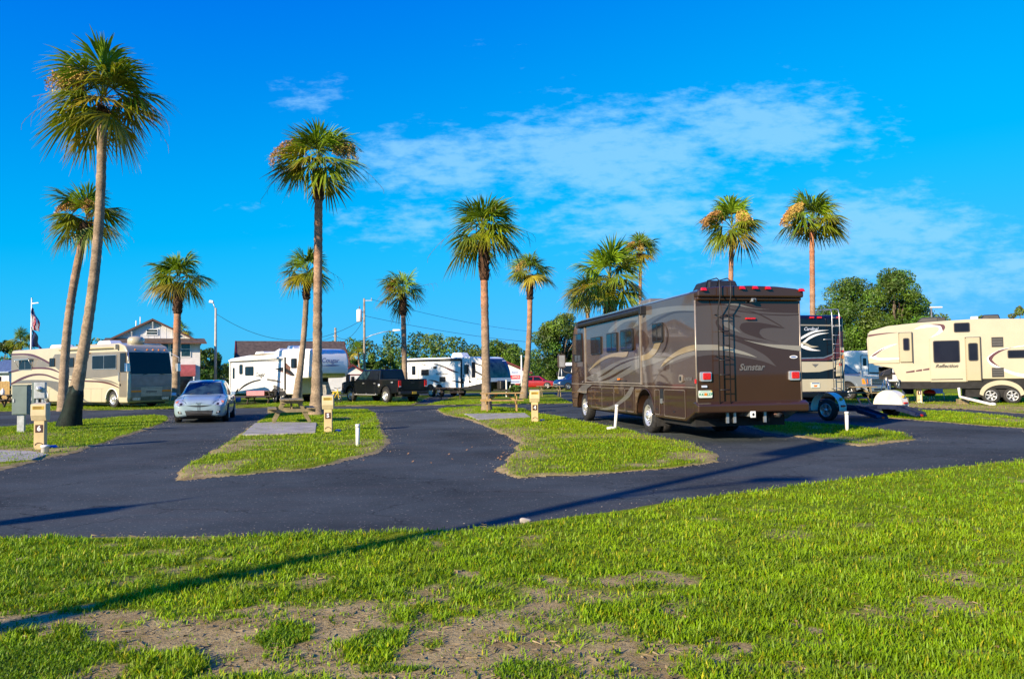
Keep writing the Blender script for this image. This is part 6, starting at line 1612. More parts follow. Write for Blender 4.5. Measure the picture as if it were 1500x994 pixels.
# ------------------------------------------------------------------ picnic tables
def picnic_table(loc, hd, label, wood, L=1.83, z=0.0):
    t = thing('picnic_table', label, 'picnic table', (loc[0], loc[1], z), hd, 'wooden picnic tables at the campsites')
    mb = MB()
    for i in range(5): mb.box(-L / 2, L / 2, -.37 + i * .15, -.37 + i * .15 + .14, .715, .755, wood)
    mb.build('tabletop', t, bevel=.006, seg=1)
    for s in (1, -1):
        mb = MB()
        for i in range(2): y0 = s * .62 + (i - 1) * .145 + .003; mb.box(-L / 2, L / 2, y0, y0 + .138, .435, .475, wood)
        mb.build('bench', t, bevel=.006, seg=1)
    for x in (-L / 2 + .28, L / 2 - .28):
        for s in (1, -1):
            mb = MB(); mb.beam((x, s * .58, 0), (x, s * .22, .715), .045, .11, wood, up=(0, 1, 0)); mb.build('leg', t, bevel=.005, seg=1)
        mb = MB(); mb.box(x - .068, x - .024, -.76, .76, .33, .435, wood); mb.box(x - .068, x - .024, -.36, .36, .62, .714, wood); mb.build('crossbeam', t, bevel=.005, seg=1)
        mb = MB(); k = 1 if x < 0 else -1; mb.beam((x - .0, 0, .40), (x + k * .42, 0, .70), .045, .08, wood); mb.build('brace', t)
    return t
picnic_table((-7.5, 26.5), (-.30, .954), 'weathered picnic table on the concrete slab beside pedestal 5', WOODG, z=.07)
picnic_table((-.45, 31.9), (1, .03), 'picnic table with golden bench on the slab in front of the palm beside pedestal 4', WOODO, L=1.75, z=.07)
p = at(383, 588, 47); picnic_table((p.x, 47), (1, -.1), 'dark picnic table under a pink cloth beside the white fifth wheel', WOODD)
mb = MB(); mb.box(-.75, .35, -.40, .40, .758, .772, PINK); mb.box(-.75, .35, -.412, -.398, .50, .765, PINK); mb.box(-.75, .35, .398, .412, .52, .765, PINK)
o = tag(mb.build('tablecloth', bevel=.006), 'pink cloth spread over the dark picnic table', 'tablecloth'); o.location = (p.x, 47, 0); o.rotation_euler = (0, 0, -.1)
p = at(660, 580, 51); picnic_table((p.x, 51), (1, 0), 'dark picnic table beside the white travel trailer', WOODD)
p = at(806, 575, 54); picnic_table((p.x, 54), (1, .1), 'small brown picnic table on the far grass in front of the red car', WOODG)
p = at(1254, 585, 38.5); picnic_table((p.x, 38.5), (.96, -.25), 'brown picnic table in front of the silver pickup', WOODG)
p = at(6, 598, 46); picnic_table((p.x, 46), (1, -.3), 'brown picnic table at the rear of the cream motorhome', WOODD)
p = at(4, 577, 46); mb = MB(); mb.lathe([(.001, 0), (.10, .0), (.11, .03), (.11, .24), (.05, .31), (.04, .36), (.001, .37)], 16, PLASW); o = tag(mb.build('jug'), 'white plastic jug standing on the leftmost picnic table', 'jug'); o.location = (p.x, 46, .756)

# ------------------------------------------------------------------ campsite bits on the right
def tripod():
    p = at(1299, 582, 35.0)
    t = thing('tripod', 'silver tripod with a black covered head in front of the silver pickup', 'tripod', (p.x, 35, 0))
    for k in range(3):
        a = 2 * PI * k / 3 + .5
        mb = MB(); mb.tube([(.40 * math.cos(a), .40 * math.sin(a), .0), (.05 * math.cos(a), .05 * math.sin(a), 1.25)], .022, 8, ALU); mb.tube([(.42 * math.cos(a), .42 * math.sin(a), .0), (.39 * math.cos(a), .39 * math.sin(a), .06)], .04, 8, BLACK); mb.build('leg', t)
    mb = MB(); mb.cyl((0, 0, .75), (0, 0, 1.38), .03, 8, ALU); mb.cyl((.2, .12, .62), (-.2, -.12, .62), .012, 6, ALU); mb.build('mast', t)
    mb = MB(); mb.hexa([(-.28, -.16, 1.28), (.14, -.18, 1.30), (.14, .18, 1.30), (-.28, .16, 1.28)], [(-.14, -.1, 1.50), (.24, -.12, 1.62), (.24, .12, 1.62), (-.14, .1, 1.50)], BLACK); mb.build('head', t, bevel=.05)
tripod()
def grill():
    p = at(1362, 588, 37.2)
    t = thing('barbecue_grill', 'small red barbecue grill on folding legs beside pedestal 1', 'grill', (p.x, 37.2, 0))
    mb = MB(); mb.lathe([(.001, .28), (.2, .30), (.27, .38), (.28, .42)], 18, BLACK); mb.build('bowl', t)
    mb = MB(); mb.lathe([(.285, .42), (.27, .50), (.18, .58), (.001, .61)], 18, SIGNR); lid = mb.build('lid', t)
    mb = MB(); mb.tube([(-.06, 0, .60), (-.04, 0, .66), (.04, 0, .66), (.06, 0, .60)], .012, 6, BLACK); mb.build('handle', lid)
    for k in range(3):
        a = 2 * PI * k / 3; mb = MB(); mb.tube([(.3 * math.cos(a), .3 * math.sin(a), 0), (.16 * math.cos(a), .16 * math.sin(a), .32)], .014, 6, ALU); mb.build('leg', t)
grill()
def camp_chair(px, Y, m, label):
    p = at(px, 588, Y)
    t = thing('camp_chair', label, 'camp chair', (p.x, Y, 0), (-.4, -.9))
    mb = MB(); mb.box(-.24, .24, -.25, .25, .38, .40, m); mb.build('seat', t, bevel=.008)
    mb = MB(); mb.beam((-.24, 0, .40), (-.38, 0, .82), .5, .02, m, up=(1, 0, .3)); mb.build('backrest', t)
    for sx in (1, -1):
        for sy in (1, -1):
            mb = MB(); mb.tube([(sx * .26, sy * .27, 0), (-sx * .20, sy * .27, .40)], .012, 6, ALU); mb.build('leg', t)
camp_chair(1331, 37.5, BLUEP, 'folding blue camp chair between the tripod and pedestal 1')
camp_chair(1374, 38.2, PLASW, 'folding pale camp chair right of the red grill')
def sewer_pipe():
    a = at(1406, 581, 33.6); b = at(1453, 592.5, 32.6)
    mb = MB(); mb.tube([(a.x, 33.6, .36), (b.x, 32.6, .06)], .055, 14, PVC); mb.tube([(b.x - .02, 32.6, .075), (b.x + .12, 32.57, .05)], .075, 14, PVC); mb.tube([(a.x, 33.6, .36), (a.x - .02, 33.62, .75)], .05, 12, PVC)
    tag(mb.build('drain_pipe'), 'long sloping white drain pipe in front of the cream fifth wheel wheels', 'pipe')
    p = at(1414, 577, 34.2); mb = MB(); mb.lathe([(.001, -.13), (.09, -.10), (.13, 0), (.09, .10), (.001, .13)], 16, LIME); o = tag(mb.build('ball'), 'lime green ball under the cream fifth wheel', 'ball'); o.location = (p.x, 34.6, .13)
    for (px, Y, l, lb) in ((1410, 33.9, .45, 'stack of wooden blocks under the end of the sloping drain pipe'), (1320, 36.5, .6, 'low row of wooden blocks left of pedestal 1')):
        p = at(px, 588, Y); mb = MB()
        for i in range(3):
            for j in range(2): mb.box(p.x - l / 2 + i * l / 3 + .01, p.x - l / 2 + (i + 1) * l / 3 - .01, Y - .12, Y + .12, j * .13, j * .13 + .125, WOODG)
        tag(mb.build('timber_blocks', bevel=.008), lb, 'wooden blocks')
sewer_pipe()

# bicycle and tarpaulin under the nose of the white fifth wheel
def bicycle():
    p = at(490, 588, 46.5)
    t = thing('bicycle', 'small yellow bicycle standing at the nose of the black pickup', 'bicycle', (p.x, 46.5, 0), (.75, -.66))
    for x in (-.42, .42):
        mb = MB(); mb.tube([(x + .27 * math.cos(a), 0, .29 + .27 * math.sin(a)) for a in np.linspace(0, 2 * PI, 25)], .022, 6, RUBBER, caps=False)
        for a in np.linspace(0, PI, 7)[:-1]: mb.tube([(x + .26 * math.cos(a), 0, .29 + .26 * math.sin(a)), (x - .26 * math.cos(a), 0, .29 - .26 * math.sin(a))], .004, 4, ALU)
        mb.build('wheel', t)
    mb = MB()
    for a, b in (((-.42, .29), (-.12, .62)), ((-.42, .29), (0, .30)), ((0, .30), (-.14, .72)), ((0, .30), (.32, .66)), ((-.12, .62), (.32, .70)), ((.30, .82), (.42, .29))): mb.tube([(a[0], 0, a[1]), (b[0], 0, b[1])], .028, 8, YELB)
    mb.build('frame', t)
    mb = MB(); mb.tube([(.28, -.24, .92), (.30, -.05, .86), (.30, .05, .86), (.28, .24, .92)], .018, 6, BLACK); mb.build('handlebar', t)
    mb = MB(); mb.hexa([(-.26, -.07, .76), (-.02, -.03, .76), (-.02, .03, .76), (-.26, .07, .76)], [(-.26, -.06, .80), (-.02, -.02, .79), (-.02, .02, .79), (-.26, .06, .80)], BLACK); mb.build('saddle', t, bevel=.01)
bicycle()
p = at(481, 580, 47.2); mb = MB()
n = 9; vs = []
for j in range(5):
    for i in range(n):
        vs.append((p.x - .38 + .76 * i / (n - 1) * (1 - .12 * j), 47.2 + .06 * math.sin(i * 1.9 + j) - .02 * j, .12 + 1.15 * j / 4))
mb.add(vs, [(j * n + i, j * n + i + 1, (j + 1) * n + i + 1, (j + 1) * n + i) for j in range(4) for i in range(n - 1)], TARP, True)
o = mb.build('tarpaulin'); sd = o.modifiers.new('thickness', 'SOLIDIFY'); sd.thickness = .01
tag(o, 'grey tarpaulin hanging under the nose of the white fifth wheel', 'tarpaulin')
p = at(349, 583, 49.5); mb = MB(); mb.lathe([(.001, 0), (.14, 0), (.17, .28), (.175, .30)], 18, BLUECAP); o = tag(mb.build('bucket'), 'blue bucket under the rear of the white fifth wheel', 'bucket'); o.location = (p.x, 49.5, 0)

# ------------------------------------------------------------------ poles, wires, flags
def street_light():
    Y = 84; b = at(315.5, 575, Y); top = at(315, 451, Y)
    t = thing('street_light', 'tall concrete street light left of the white fifth wheel', 'street light', (b.x, Y, 0))
    mb = MB(); mb.tube([(0, 0, 0), (0, 0, top.z)], [.17, .11], 12, CONCP); mb.build('pole', t)
    mb = MB(); mb.tube([(0, 0, top.z - .6), (-.15, 0, top.z + .2), (-.35, 0, top.z + .65)], .05, 8, GALV); mb.build('arm', t)
    mb = MB(); mb.hexa([(-.72, -.16, top.z + .58), (-.22, -.14, top.z + .52), (-.22, .14, top.z + .52), (-.72, .16, top.z + .58)], [(-.66, -.12, top.z + .88), (-.26, -.10, top.z + .80), (-.26, .10, top.z + .80), (-.66, .12, top.z + .88)], PLASW); mb.build('lamp_head', t, bevel=.06)
    return Vector((b.x, Y, top.z - .6))
S1 = street_light()
def utility_pole(label, base, top_z, lamp=True, transformer=True, r=.16, lamp_len=4.0, up=0.0):
    t = thing('utility_pole', label, 'utility pole', base)
    mb = MB(); mb.tube([(0, 0, -.1), (0, 0, top_z)], [r, r * .7], 12, POLEW); mb.build('pole', t)
    if transformer:
        tz0 = top_z; top_z = top_z + up
        mb = MB(); mb.tube([(-.55, -.1, top_z - 2.7), (-.55, -.1, top_z - 2.68), (-.55, -.1, top_z - 1.35), (-.55, -.1, top_z - 1.25)], [.30, .32, .32, .2], 16, PLASW); mb.cyl((-.55, -.1, top_z - 1.25), (-.55, -.1, top_z - .9), .05, 8, GREYSW); mb.beam((-.3, 0, top_z - 1.6), (0, 0, top_z - 1.6), .1, .1, GALV); mb.beam((-.3, 0, top_z - 2.3), (0, 0, top_z - 2.3), .1, .1, GALV); mb.build('transformer', t); top_z = tz0
    if lamp:
        mb = MB(); mb.tube([(.1, 0, top_z - 4.6), (.22 * lamp_len, 0, top_z - 4.25), (.55 * lamp_len, 0, top_z - 3.9), (lamp_len - .3, 0, top_z - 3.75)], .045, 8, GALV); mb.build('arm', t)
        mb = MB(); mb.hexa([(lamp_len - .7, -.16, top_z - 3.85), (lamp_len + .2, -.12, top_z - 3.78), (lamp_len + .2, .12, top_z - 3.78), (lamp_len - .7, .16, top_z - 3.85)], [(lamp_len - .7, -.12, top_z - 3.6), (lamp_len + .1, -.08, top_z - 3.62), (lamp_len + .1, .08, top_z - 3.62), (lamp_len - .7, .12, top_z - 3.6)], PLASW); mb.build('lamp_head', t, bevel=.05)
    mb = MB(); mb.beam((-.1, 0, top_z - .25), (.9, 0, top_z - .25), .06, .08, GALV); mb.cyl((.85, 0, top_z - .2), (.85, 0, top_z + .05), .06, 8, CLEAR); mb.build('insulator', t)
    return t
Y = 90; b = at(534, 560, Y); zt = at(534, 437, Y).z
utility_pole('tall utility pole with white transformer and long lamp arm behind the black pickup', (b.x, Y, 0), zt)
UP1 = Vector((b.x, Y, zt))
Y2 = 105; b2 = at(491.5, 560, Y2); z2 = at(491, 480, Y2).z
t = thing('utility_pole', 'short bare wooden pole left of the transformer pole', 'utility pole', (b2.x, Y2, 0)); mb = MB(); mb.tube([(0, 0, 0), (.0, 0, z2)], [.19, .14], 10, POLEW); mb.build('pole', t)
mb = MB(); mb.beam((-.3, 0, z2 - 1.1), (.3, 0, z2 - 1.1), .08, .08, GALV); mb.build('bracket', t)
def wire(a, b, sag, label, r=.022):
    a, b = Vector(a), Vector(b)
    pts = [a.lerp(b, i / 24) - Vector((0, 0, sag * 4 * (i / 24) * (1 - i / 24))) for i in range(25)]
    mb = MB(); mb.tube(pts, r, 5, WIRE); tag(mb.build('overhead_wire'), label, 'wire')
wire(S1, UP1 - Vector((.3, 0, 2.5)), 2.6, 'overhead wire sagging from the street light to the transformer pole')
wire(UP1 - Vector((0, 0, 2.0)), at(880, 506, 112), .8, 'lower overhead wire running right from the transformer pole into the trees')
wire(UP1 + Vector((.8, 0, -.1)), at(870, 487, 150), 1.4, 'upper overhead wire running right from the top of the transformer pole')
wire(UP1 - Vector((.3, 0, 2.8)), (b2.x, Y2, z2 - 1.0), 1.1, 'slack wire between the short bare pole and the transformer pole')
wire((b2.x, Y2, z2 - 1.1), (-40, 112, 5.0), .8, 'low wire leaving the short bare pole behind the palm trunk')
# flagpole with two furled flags
def flags():
    Y = 62; b = at(44.5, 575, Y); zt = at(45, 438, Y).z; zb = 0
    t = thing('flagpole', 'white flagpole rising behind the cream motorhome', 'flagpole', (b.x, Y, 0))
    mb = MB(); mb.tube([(0, 0, 0), (0, 0, zt)], [.08, .05], 10, PLASW); mb.build('pole', t)
    mb = MB(); mb.lathe([(.001, -.08), (.08, 0), (.001, .08)], 12, ALU, 'z', (0, 0, zt + .06)); mb.build('finial', t)
    mb = MB(); mb.beam((0, 0, zt - .35), (.55, 0, zt - .3), .1, .06, GALV); mb.build('truck_arm', t)
    def drape(z0, z1, w, mats, name, label, seed):
        r = random.Random(seed); mb = MB(); nr, ncol = 26, 13
        P_ = [[None] * (ncol + 1) for _ in range(nr + 1)]
        for i in range(nr + 1):
            v = i / nr; ww = w * (.25 + .95 * v ** .8)
            for j in range(ncol + 1):
                u = j / ncol
                P_[i][j] = (b.x + .07 + u * ww + .05 * math.sin(v * 9 + seed), Y - .05 + .16 * math.sin(u * 9 + v * 5 + seed) * (.3 + v), z0 + (z1 - z0) * v - .35 * u * (1 - .3 * v))
        for i in range(nr):
            for j in range(ncol):
                m = mats(i / nr, j / ncol)
                mb.add([P_[i][j], P_[i][j + 1], P_[i + 1][j + 1], P_[i + 1][j]], [(0, 1, 2, 3)], m)
        o = mb.build(name); tag(o, label, 'flag')
    z = lambda py: at(45, py, Y).z
    drape(z(449), z(482), .62, lambda v, u: FLAGB if (v < .28 and u < .8) else (FLAGR if int((u * 6.5 + v * 2)) % 2 == 0 else FLAGW), 'flag', 'limp red and white striped flag with blue corner on the flagpole', 3)
    drape(z(478), z(507), .70, lambda v, u: FLAGB if (u + v * .4) % .9 < .62 else GREYSW, 'flag', 'limp dark blue flag hanging below the striped flag', 5)
flags()
# sign with the red arrow
def office_sign():
    Y = 70; a = at(746, 561.5, Y); b = at(762.3, 541.5, Y)
    t = thing('sign', 'pale blue sign board with a red office arrow behind the travel trailer', 'sign', (a.x, Y, 0))
    w = b.x - a.x; z0, z1 = a.z, b.z
    mb = MB(); mb.box(0, w, -.03, .03, z0, z1, SIGNW); bd = mb.build('board', t)
    mb = MB(); zm = z0 + (z1 - z0) * .47; h = (z1 - z0) * .14
    mb.prism([(-.06, zm), (.17, zm - h * 1.15), (.17, zm - h), (w - .02, zm - h), (w - .02, zm + h), (.17, zm + h), (.17, zm + h * 1.15)], 'y', -.045, -.03, SIGNR); mb.build('arrow', bd)
    mb = MB(); mb.text('OFFICE', .21, INK, (w * .58, -.05, zm), (1, 0, 0), (0, 0, 1), 0, .004)
    mb.text('Resort', .20, SIGNT, (w * .5, -.035, z0 + (z1 - z0) * .82), (1, 0, 0), (0, 0, 1), .2, .003)
    mb.box(.1, w - .1, -.036, -.03, z0 + .12, z0 + .2, SIGNT); mb.build('lettering', bd)
    mb = MB(); mb.box(.02, .10, .03, .1, 0, z1, PLASW); mb.build('post', t)
    mb = MB(); mb.tube([(w + .10, 0, 0), (w + .10, 0, at(762, 520, Y).z)], .07, 10, PLASW); mb.box(w + .05, w + .16, -.06, .06, at(762, 530, Y).z, at(762, 521, Y).z, GREENB); mb.build('post', t)
office_sign()
def lamp_post(px, py, Y, label, arm=True):
    b = at(px, 570, Y); z = at(px, py, Y).z
    t = thing('lamp_post', label, 'lamp post', (b.x, Y, 0)); mb = MB(); mb.tube([(0, 0, 0), (0, 0, z)], [.09, .06], 10, GALV); mb.build('pole', t)
    mb = MB(); mb.box(-.1, .95, -.14, .14, z, z + .13, PLASW); mb.build('lamp_head', t, bevel=.03)
lamp_post(1368.5, 451, 70, 'slim lamp post with a flat white head above the cream fifth wheel')
Y = 84; b = at(822.5, 570, Y); z = at(822, 530, Y).z
t = thing('floodlight', 'white square floodlight on a thin pole above the far motorhome', 'floodlight', (b.x, Y, 0)); mb = MB(); mb.tube([(.1, 0, 0), (0, 0, z)], .05, 8, GALV); mb.build('pole', t); mb = MB(); mb.box(-.2, .16, -.12, .12, z - .05, z + .36, PLASW); mb.build('lamp_head', t, bevel=.03)
# the pole and the lantern post, both out of view behind the photographer whose shadows fall on the road
utility_pole('weathered utility pole standing behind the viewpoint, its long shadow across lawn and road', (-10.39, -3.41, 0), 11.2, lamp=True, transformer=True, r=.155, lamp_len=1.75, up=.75)
# leaves and grit on the road
nl = 45
lx = rng.normal(0, 1.3, nl); ly = rng.normal(0, 1.6, nl); c = gnd(700, 662)
lx = lx + c[0] + .5; ly = ly + c[1]
V = np.zeros((nl, 4, 3)); a = rng.uniform(0, PI, nl); s = rng.uniform(.02, .04, nl)
for i, (u, v) in enumerate(((-1, 0), (0, -.6), (1, 0), (0, .6))):
    V[:, i, 0] = lx + s * (np.cos(a) * u - np.sin(a) * v); V[:, i, 1] = ly + s * (np.sin(a) * u + np.cos(a) * v); V[:, i, 2] = .008 + (.012 if i in (1, 3) else .03 * (i == 2))
i0 = np.arange(nl) * 4
tag(npmesh('fallen_leaves', V.reshape(-1, 3), [np.stack([i0, i0 + 1, i0 + 2, i0 + 3], -1)], [pm('dead_leaf', (.26, .14, .06), .8, var=.3, scale=20)]), 'brown fallen leaves scattered on the asphalt', 'leaves', kind='stuff')
# ------------------------------------------------------------------ buildings
def xat(px, Y): return at(px, 548, Y).x
def zat(px, py, Y): return at(px, py, Y).z
def white_house():
    Y = 76
    x0, x1 = xat(160, Y), xat(291, Y)
    t = thing('house', 'white two storey house with red brown eaves behind the cream motorhome', 'house', (x0, Y, 0), (.92, .392))
    def lx(px):
        k = xat(px, Y) / Y; return (k * Y - x0) / (.92 - k * .392)
    w = lx(293); D = 8.0; ze = zat(230, 500, Y); zr = zat(223, 467, Y)
    mb = MB(); mb.box(0, w, 0, D, 0, ze, SIDING); 
    for i in range(int(ze / .22)): mb.box(0, w, -.012, 0, i * .22, i * .22 + .012, SIDING)
    mb.build('wall', t)
    # gable storey
    gx = lx(223); gl = lx(161); gr = lx(286)
    zl = ze + .25
    mb = MB(); mb.prism([(gl, zl), (gr, zl), (gx, zr - .1)], 'y', .15, D - .5, SIDING)
    for i in range(1, 14):
        xx = gl + (gr - gl) * i / 14; zz = zl + (zr - zl) * (1 - abs(xx - gx) / max(gx - gl, gr - gx)) * .9
        mb.box(xx - .012, xx + .012, .13, .15, zl, max(zz, zl + .02), PLASW)
    g = mb.build('gable', t)
    mb = MB()
    for (xe, s) in ((gl - .6, -1), (gr + .6, 1)):
        zz = zl - .35
        mb.hexa([(xe, -.22, zz), (gx, -.22, zr), (gx, D, zr), (xe, D, zz)], [(xe, -.22, zz + .16), (gx, -.22, zr + .16), (gx, D, zr + .16), (xe, D, zz + .16)], ROOFB)
    r_ = mb.build('roof', t)
    mb = MB()
    for xe in (gl - .6, gr + .6):
        zz = zl - .35
        mb.beam((xe, -.25, zz + .04), (gx, -.25, zr + .04), .06, .16, FASCIA, up=(0, 0, 1))
    mb.build('fascia', r_)
    mb = MB()
    for (xx) in (gx, (gl + gx) / 2, (gr + gx) / 2): mb.beam((xx, -.2, zr - .2 - (zr - zl) * abs(xx - gx) / (gx - gl)), (xx, .15, zr - .8 - (zr - zl) * abs(xx - gx) / (gx - gl)), .12, .12, PLASW)
    mb.build('bracket', r_)
    mb = MB(); mb.hexa([(-.6, -.9, ze - .15), (w + .6, -.9, ze - .15), (w + .4, .2, ze + .3), (-.4, .2, ze + .3)], [(-.6, -.9, ze - .05), (w + .6, -.9, ze - .05), (w + .4, .2, ze + .42), (-.4, .2, ze + .42)], ROOFB); mb.box(-.6, w + .6, -.95, -.9, ze - .17, ze - .03, FASCIA); mb.build('eave', t)
    def win(px0, px1, py0, py1, y=-.03):
        a, b = lx(px0), lx(px1); z1, z0 = zat(px0, py0, Y), zat(px0, py1, Y)
        mb = MB(); mb.box(a - .1, b + .1, y - .03, y + .04, z0 - .1, z1 + .1, PLASW); f = mb.build('window', t)
        mb = MB(); mb.box(a, b, y - .05, y, z0, z1, GLASSB); mb.box(a, b, y - .06, y - .05, (z0 + z1) / 2 - .03, (z0 + z1) / 2 + .03, PLASW); mb.build('pane', f)
    win(214.5, 229.5, 481.5, 488, .10)
    for a, b in ((200, 210), (212, 228), (232, 246), (250, 260), (265.5, 278)): win(a, b, 499, 520.5)
    win(170, 182, 500, 520)
    mb = MB(); xa, xb = lx(259), lx(286); za, zb = zat(270, 533, Y), zat(270, 547, Y)
    n = 8; pr = [(-1.3 * math.sin(i / n * PI / 2), zb + (za - zb) * math.cos(i / n * PI / 2)) for i in range(n + 1)]
    mb.add([(xx, p[0], p[1]) for p in pr for xx in (xa, xb)], [(2 * i, 2 * i + 1, 2 * i + 3, 2 * i + 2) for i in range(n)], AWNRED, True)
    for xx in (xa, xb): mb.add([(xx, p[0], p[1]) for p in pr] + [(xx, 0, zb)], [tuple(range(n + 2))], AWNRED)
    mb.box(xa, xb, -1.31, -1.29, zb - .25, zb, AWNRED); mb.build('awning', t)
    mb = MB(); mb.box(xa + .3, xb - .3, -.05, .03, 0, zb + .1, GLASS); mb.build('door', t)
    mb = MB()
    for px in (262, 284): mb.tube([(lx(px), -1.2, 0), (lx(px), -1.2, zb)], .06, 8, PLASW)
    mb.build('post', t)
    mb = MB(); mb.cyl((gx - 1.2, 2, zr - .5), (gx - 1.2, 2, zr + .45), .05, 6, PLASW); mb.cyl((gx - 1.6, 2.5, zr - .9), (gx - 1.6, 2.5, zr + .1), .06, 6, PLASW); mb.build('vent_pipe', t)
white_house()

def barn():
    Y = 84; x0 = xat(345, Y); zr = zat(345, 501, Y); hd = (.93, .37)
    t = thing('barn', 'white barn with brown shingle roof and dark red gable trim behind the white fifth wheel', 'barn', (x0, Y, 0), hd)
    L_, hw, ze = 11.5, 3.6, zr - 2.3
    mb = MB(); mb.prism([(-hw, 0), (hw, 0), (hw, ze), (0, zr - .12), (-hw, ze)], 'x', .35, L_ - .35, SIDING); mb.build('wall', t)
    mb = MB()
    for s in (1, -1):
        mb.hexa([(0, 0, zr), (L_, 0, zr), (L_, s * (hw + .6), ze - .42), (0, s * (hw + .6), ze - .42)], [(0, 0, zr + .14), (L_, 0, zr + .14), (L_, s * (hw + .6), ze - .28), (0, s * (hw + .6), ze - .28)], ROOFB)
    r_ = mb.build('roof', t)
    mb = MB()
    for s in (1, -1):
        for xx in (-.03, L_ + .03): mb.beam((xx, 0, zr), (xx, s * (hw + .6), ze - .42), .06, .36, REDTRIM)
    mb.build('fascia', r_)
    mb = MB(); mb.box(.32, .36, -.6, .6, 0, 2.1, REDTRIM); mb.build('door', t)
barn()
def small_house():
    Y = 100; x0, x1 = xat(497, Y), xat(536, Y); zr = zat(514, 535, Y); ze = zat(514, 545, Y) - .3
    t = thing('cottage', 'small white cottage with dark red roof edge behind the hood of the black pickup', 'cottage', (x0, Y, 0), (1, .25))
    w = x1 - x0
    mb = MB(); mb.prism([(0, 0), (w, 0), (w, ze), (w / 2, zr - .1), (0, ze)], 'y', .3, 6, SIDING); mb.box(0, w, .27, .3, ze - .1, ze + .05, REDTRIM); mb.build('wall', t)
    mb = MB()
    for xe in (-.4, w + .4):
        mb.hexa([(xe, 0, ze - .2), (w / 2, 0, zr), (w / 2, 6.3, zr), (xe, 6.3, ze - .2)], [(xe, 0, ze - .08), (w / 2, 0, zr + .12), (w / 2, 6.3, zr + .12), (xe, 6.3, ze - .08)], ROOFB)
    r_ = mb.build('roof', t)
    mb = MB()
    for xe in (-.4, w + .4): mb.beam((xe, -.03, ze - .15), (w / 2, -.03, zr + .05), .05, .22, REDTRIM)
    mb.build('fascia', r_)
    mb = MB(); mb.box(.5, 1.3, .24, .32, .9, 1.9, GLASS); mb.build('window', t)
small_house()
def long_building():
    Y = 96; x0, x1 = xat(700, Y), xat(775, Y)
    t = thing('building', 'long white building with a dark red sloping roof edge behind the office sign', 'building', (x0, Y, 0))
    w = x1 - x0; za = zat(735, 527, Y); zb = zat(772, 543, Y)
    mb = MB(); mb.prism([(0, 0), (w, 0), (w, zb - .3), (w * .45, za - .2), (0, zb - .3)], 'y', .3, 9, SIDING); mb.build('wall', t)
    mb = MB()
    for xe in (-.4, w + .4):
        mb.hexa([(xe, 0, zb - .35), (w * .45, 0, za), (w * .45, 9.3, za), (xe, 9.3, zb - .35)], [(xe, 0, zb - .2), (w * .45, 0, za + .16), (w * .45, 9.3, za + .16), (xe, 9.3, zb - .2)], ROOFB)
    r_ = mb.build('roof', t)
    mb = MB()
    for xe in (-.4, w + .4): mb.beam((xe, -.03, zb - .3), (w * .45, -.03, za + .06), .05, .24, REDTRIM)
    mb.build('fascia', r_)
    mb = MB(); mb.box(w - 2.6, w - 1.8, .25, .32, 0, 2.0, GLASS); mb.build('door', t)
long_building()
def shed():
    Y = 60; x0, x1 = xat(-40, Y), xat(17, Y)
    t = thing('shed', 'low shed with a pale blue metal roof at the left edge', 'shed', (x0, Y, 0)); w = x1 - x0
    z1, z0 = zat(5, 533, Y), zat(5, 546, Y)
    mb = MB(); mb.box(0, w - .2, 0, 4, 0, z0, SIDING); mb.build('wall', t)
    mb = MB(); mb.hexa([(-.3, -.4, z0), (w, -.4, z0), (w, 4.4, z1 + .3), (-.3, 4.4, z1 + .3)], [(-.3, -.4, z0 + .1), (w, -.4, z0 + .1), (w, 4.4, z1 + .42), (-.3, 4.4, z1 + .42)], BLUEROOF)
    for i in range(14): mb.beam((-.3 + i * w / 13, -.41, z0 + .11), (-.3 + i * w / 13, 4.4, z1 + .43), .05, .04, BLUEROOF)
    mb.build('roof', t)
    mb = MB(); mb.box(w - 1.6, w - .8, -.04, .02, 0, 1.9, GLASS); mb.build('door', t)
shed()
def fence():
    Y = 54; x0, x1 = xat(-60, Y), xat(15.5, Y); z1 = zat(5, 558, Y)
    t = thing('fence', 'orange brown wooden plank fence at the left edge', 'fence', (x0, Y, 0)); w = x1 - x0; mb = MB(); n = int(w / .16)
    for i in range(n): mb.box(i * .16, i * .16 + .15, 0, .02, .05, max(z1, 1.1) + .02 * math.sin(i * 2.3), WOODO)
    mb.build('planks', t)
    mb = MB()
    for z in (.3, .9): mb.box(0, w, .02, .06, z, z + .09, WOODO)
    mb.build('rail', t)
    for i in range(3):
        mb = MB(); mb.box(i * (w - .1) / 2, i * (w - .1) / 2 + .1, .06, .16, 0, 1.2, WOODO); mb.build('post', t)
fence()
def far_fence():
    Y = 92; x0, x1 = xat(560, Y), xat(606, Y)
    t = thing('fence', 'grey wooden fence between the black pickup cab and the travel trailer', 'fence', (x0, Y, 0)); w = x1 - x0; mb = MB()
    for i in range(int(w / .2)): mb.box(i * .2, i * .2 + .19, 0, .03, 0, 1.75, POLEW)
    mb.build('planks', t)
    mb = MB(); mb.box(0, w, .03, .08, 1.2, 1.3, POLEW); mb.build('rail', t)
far_fence()
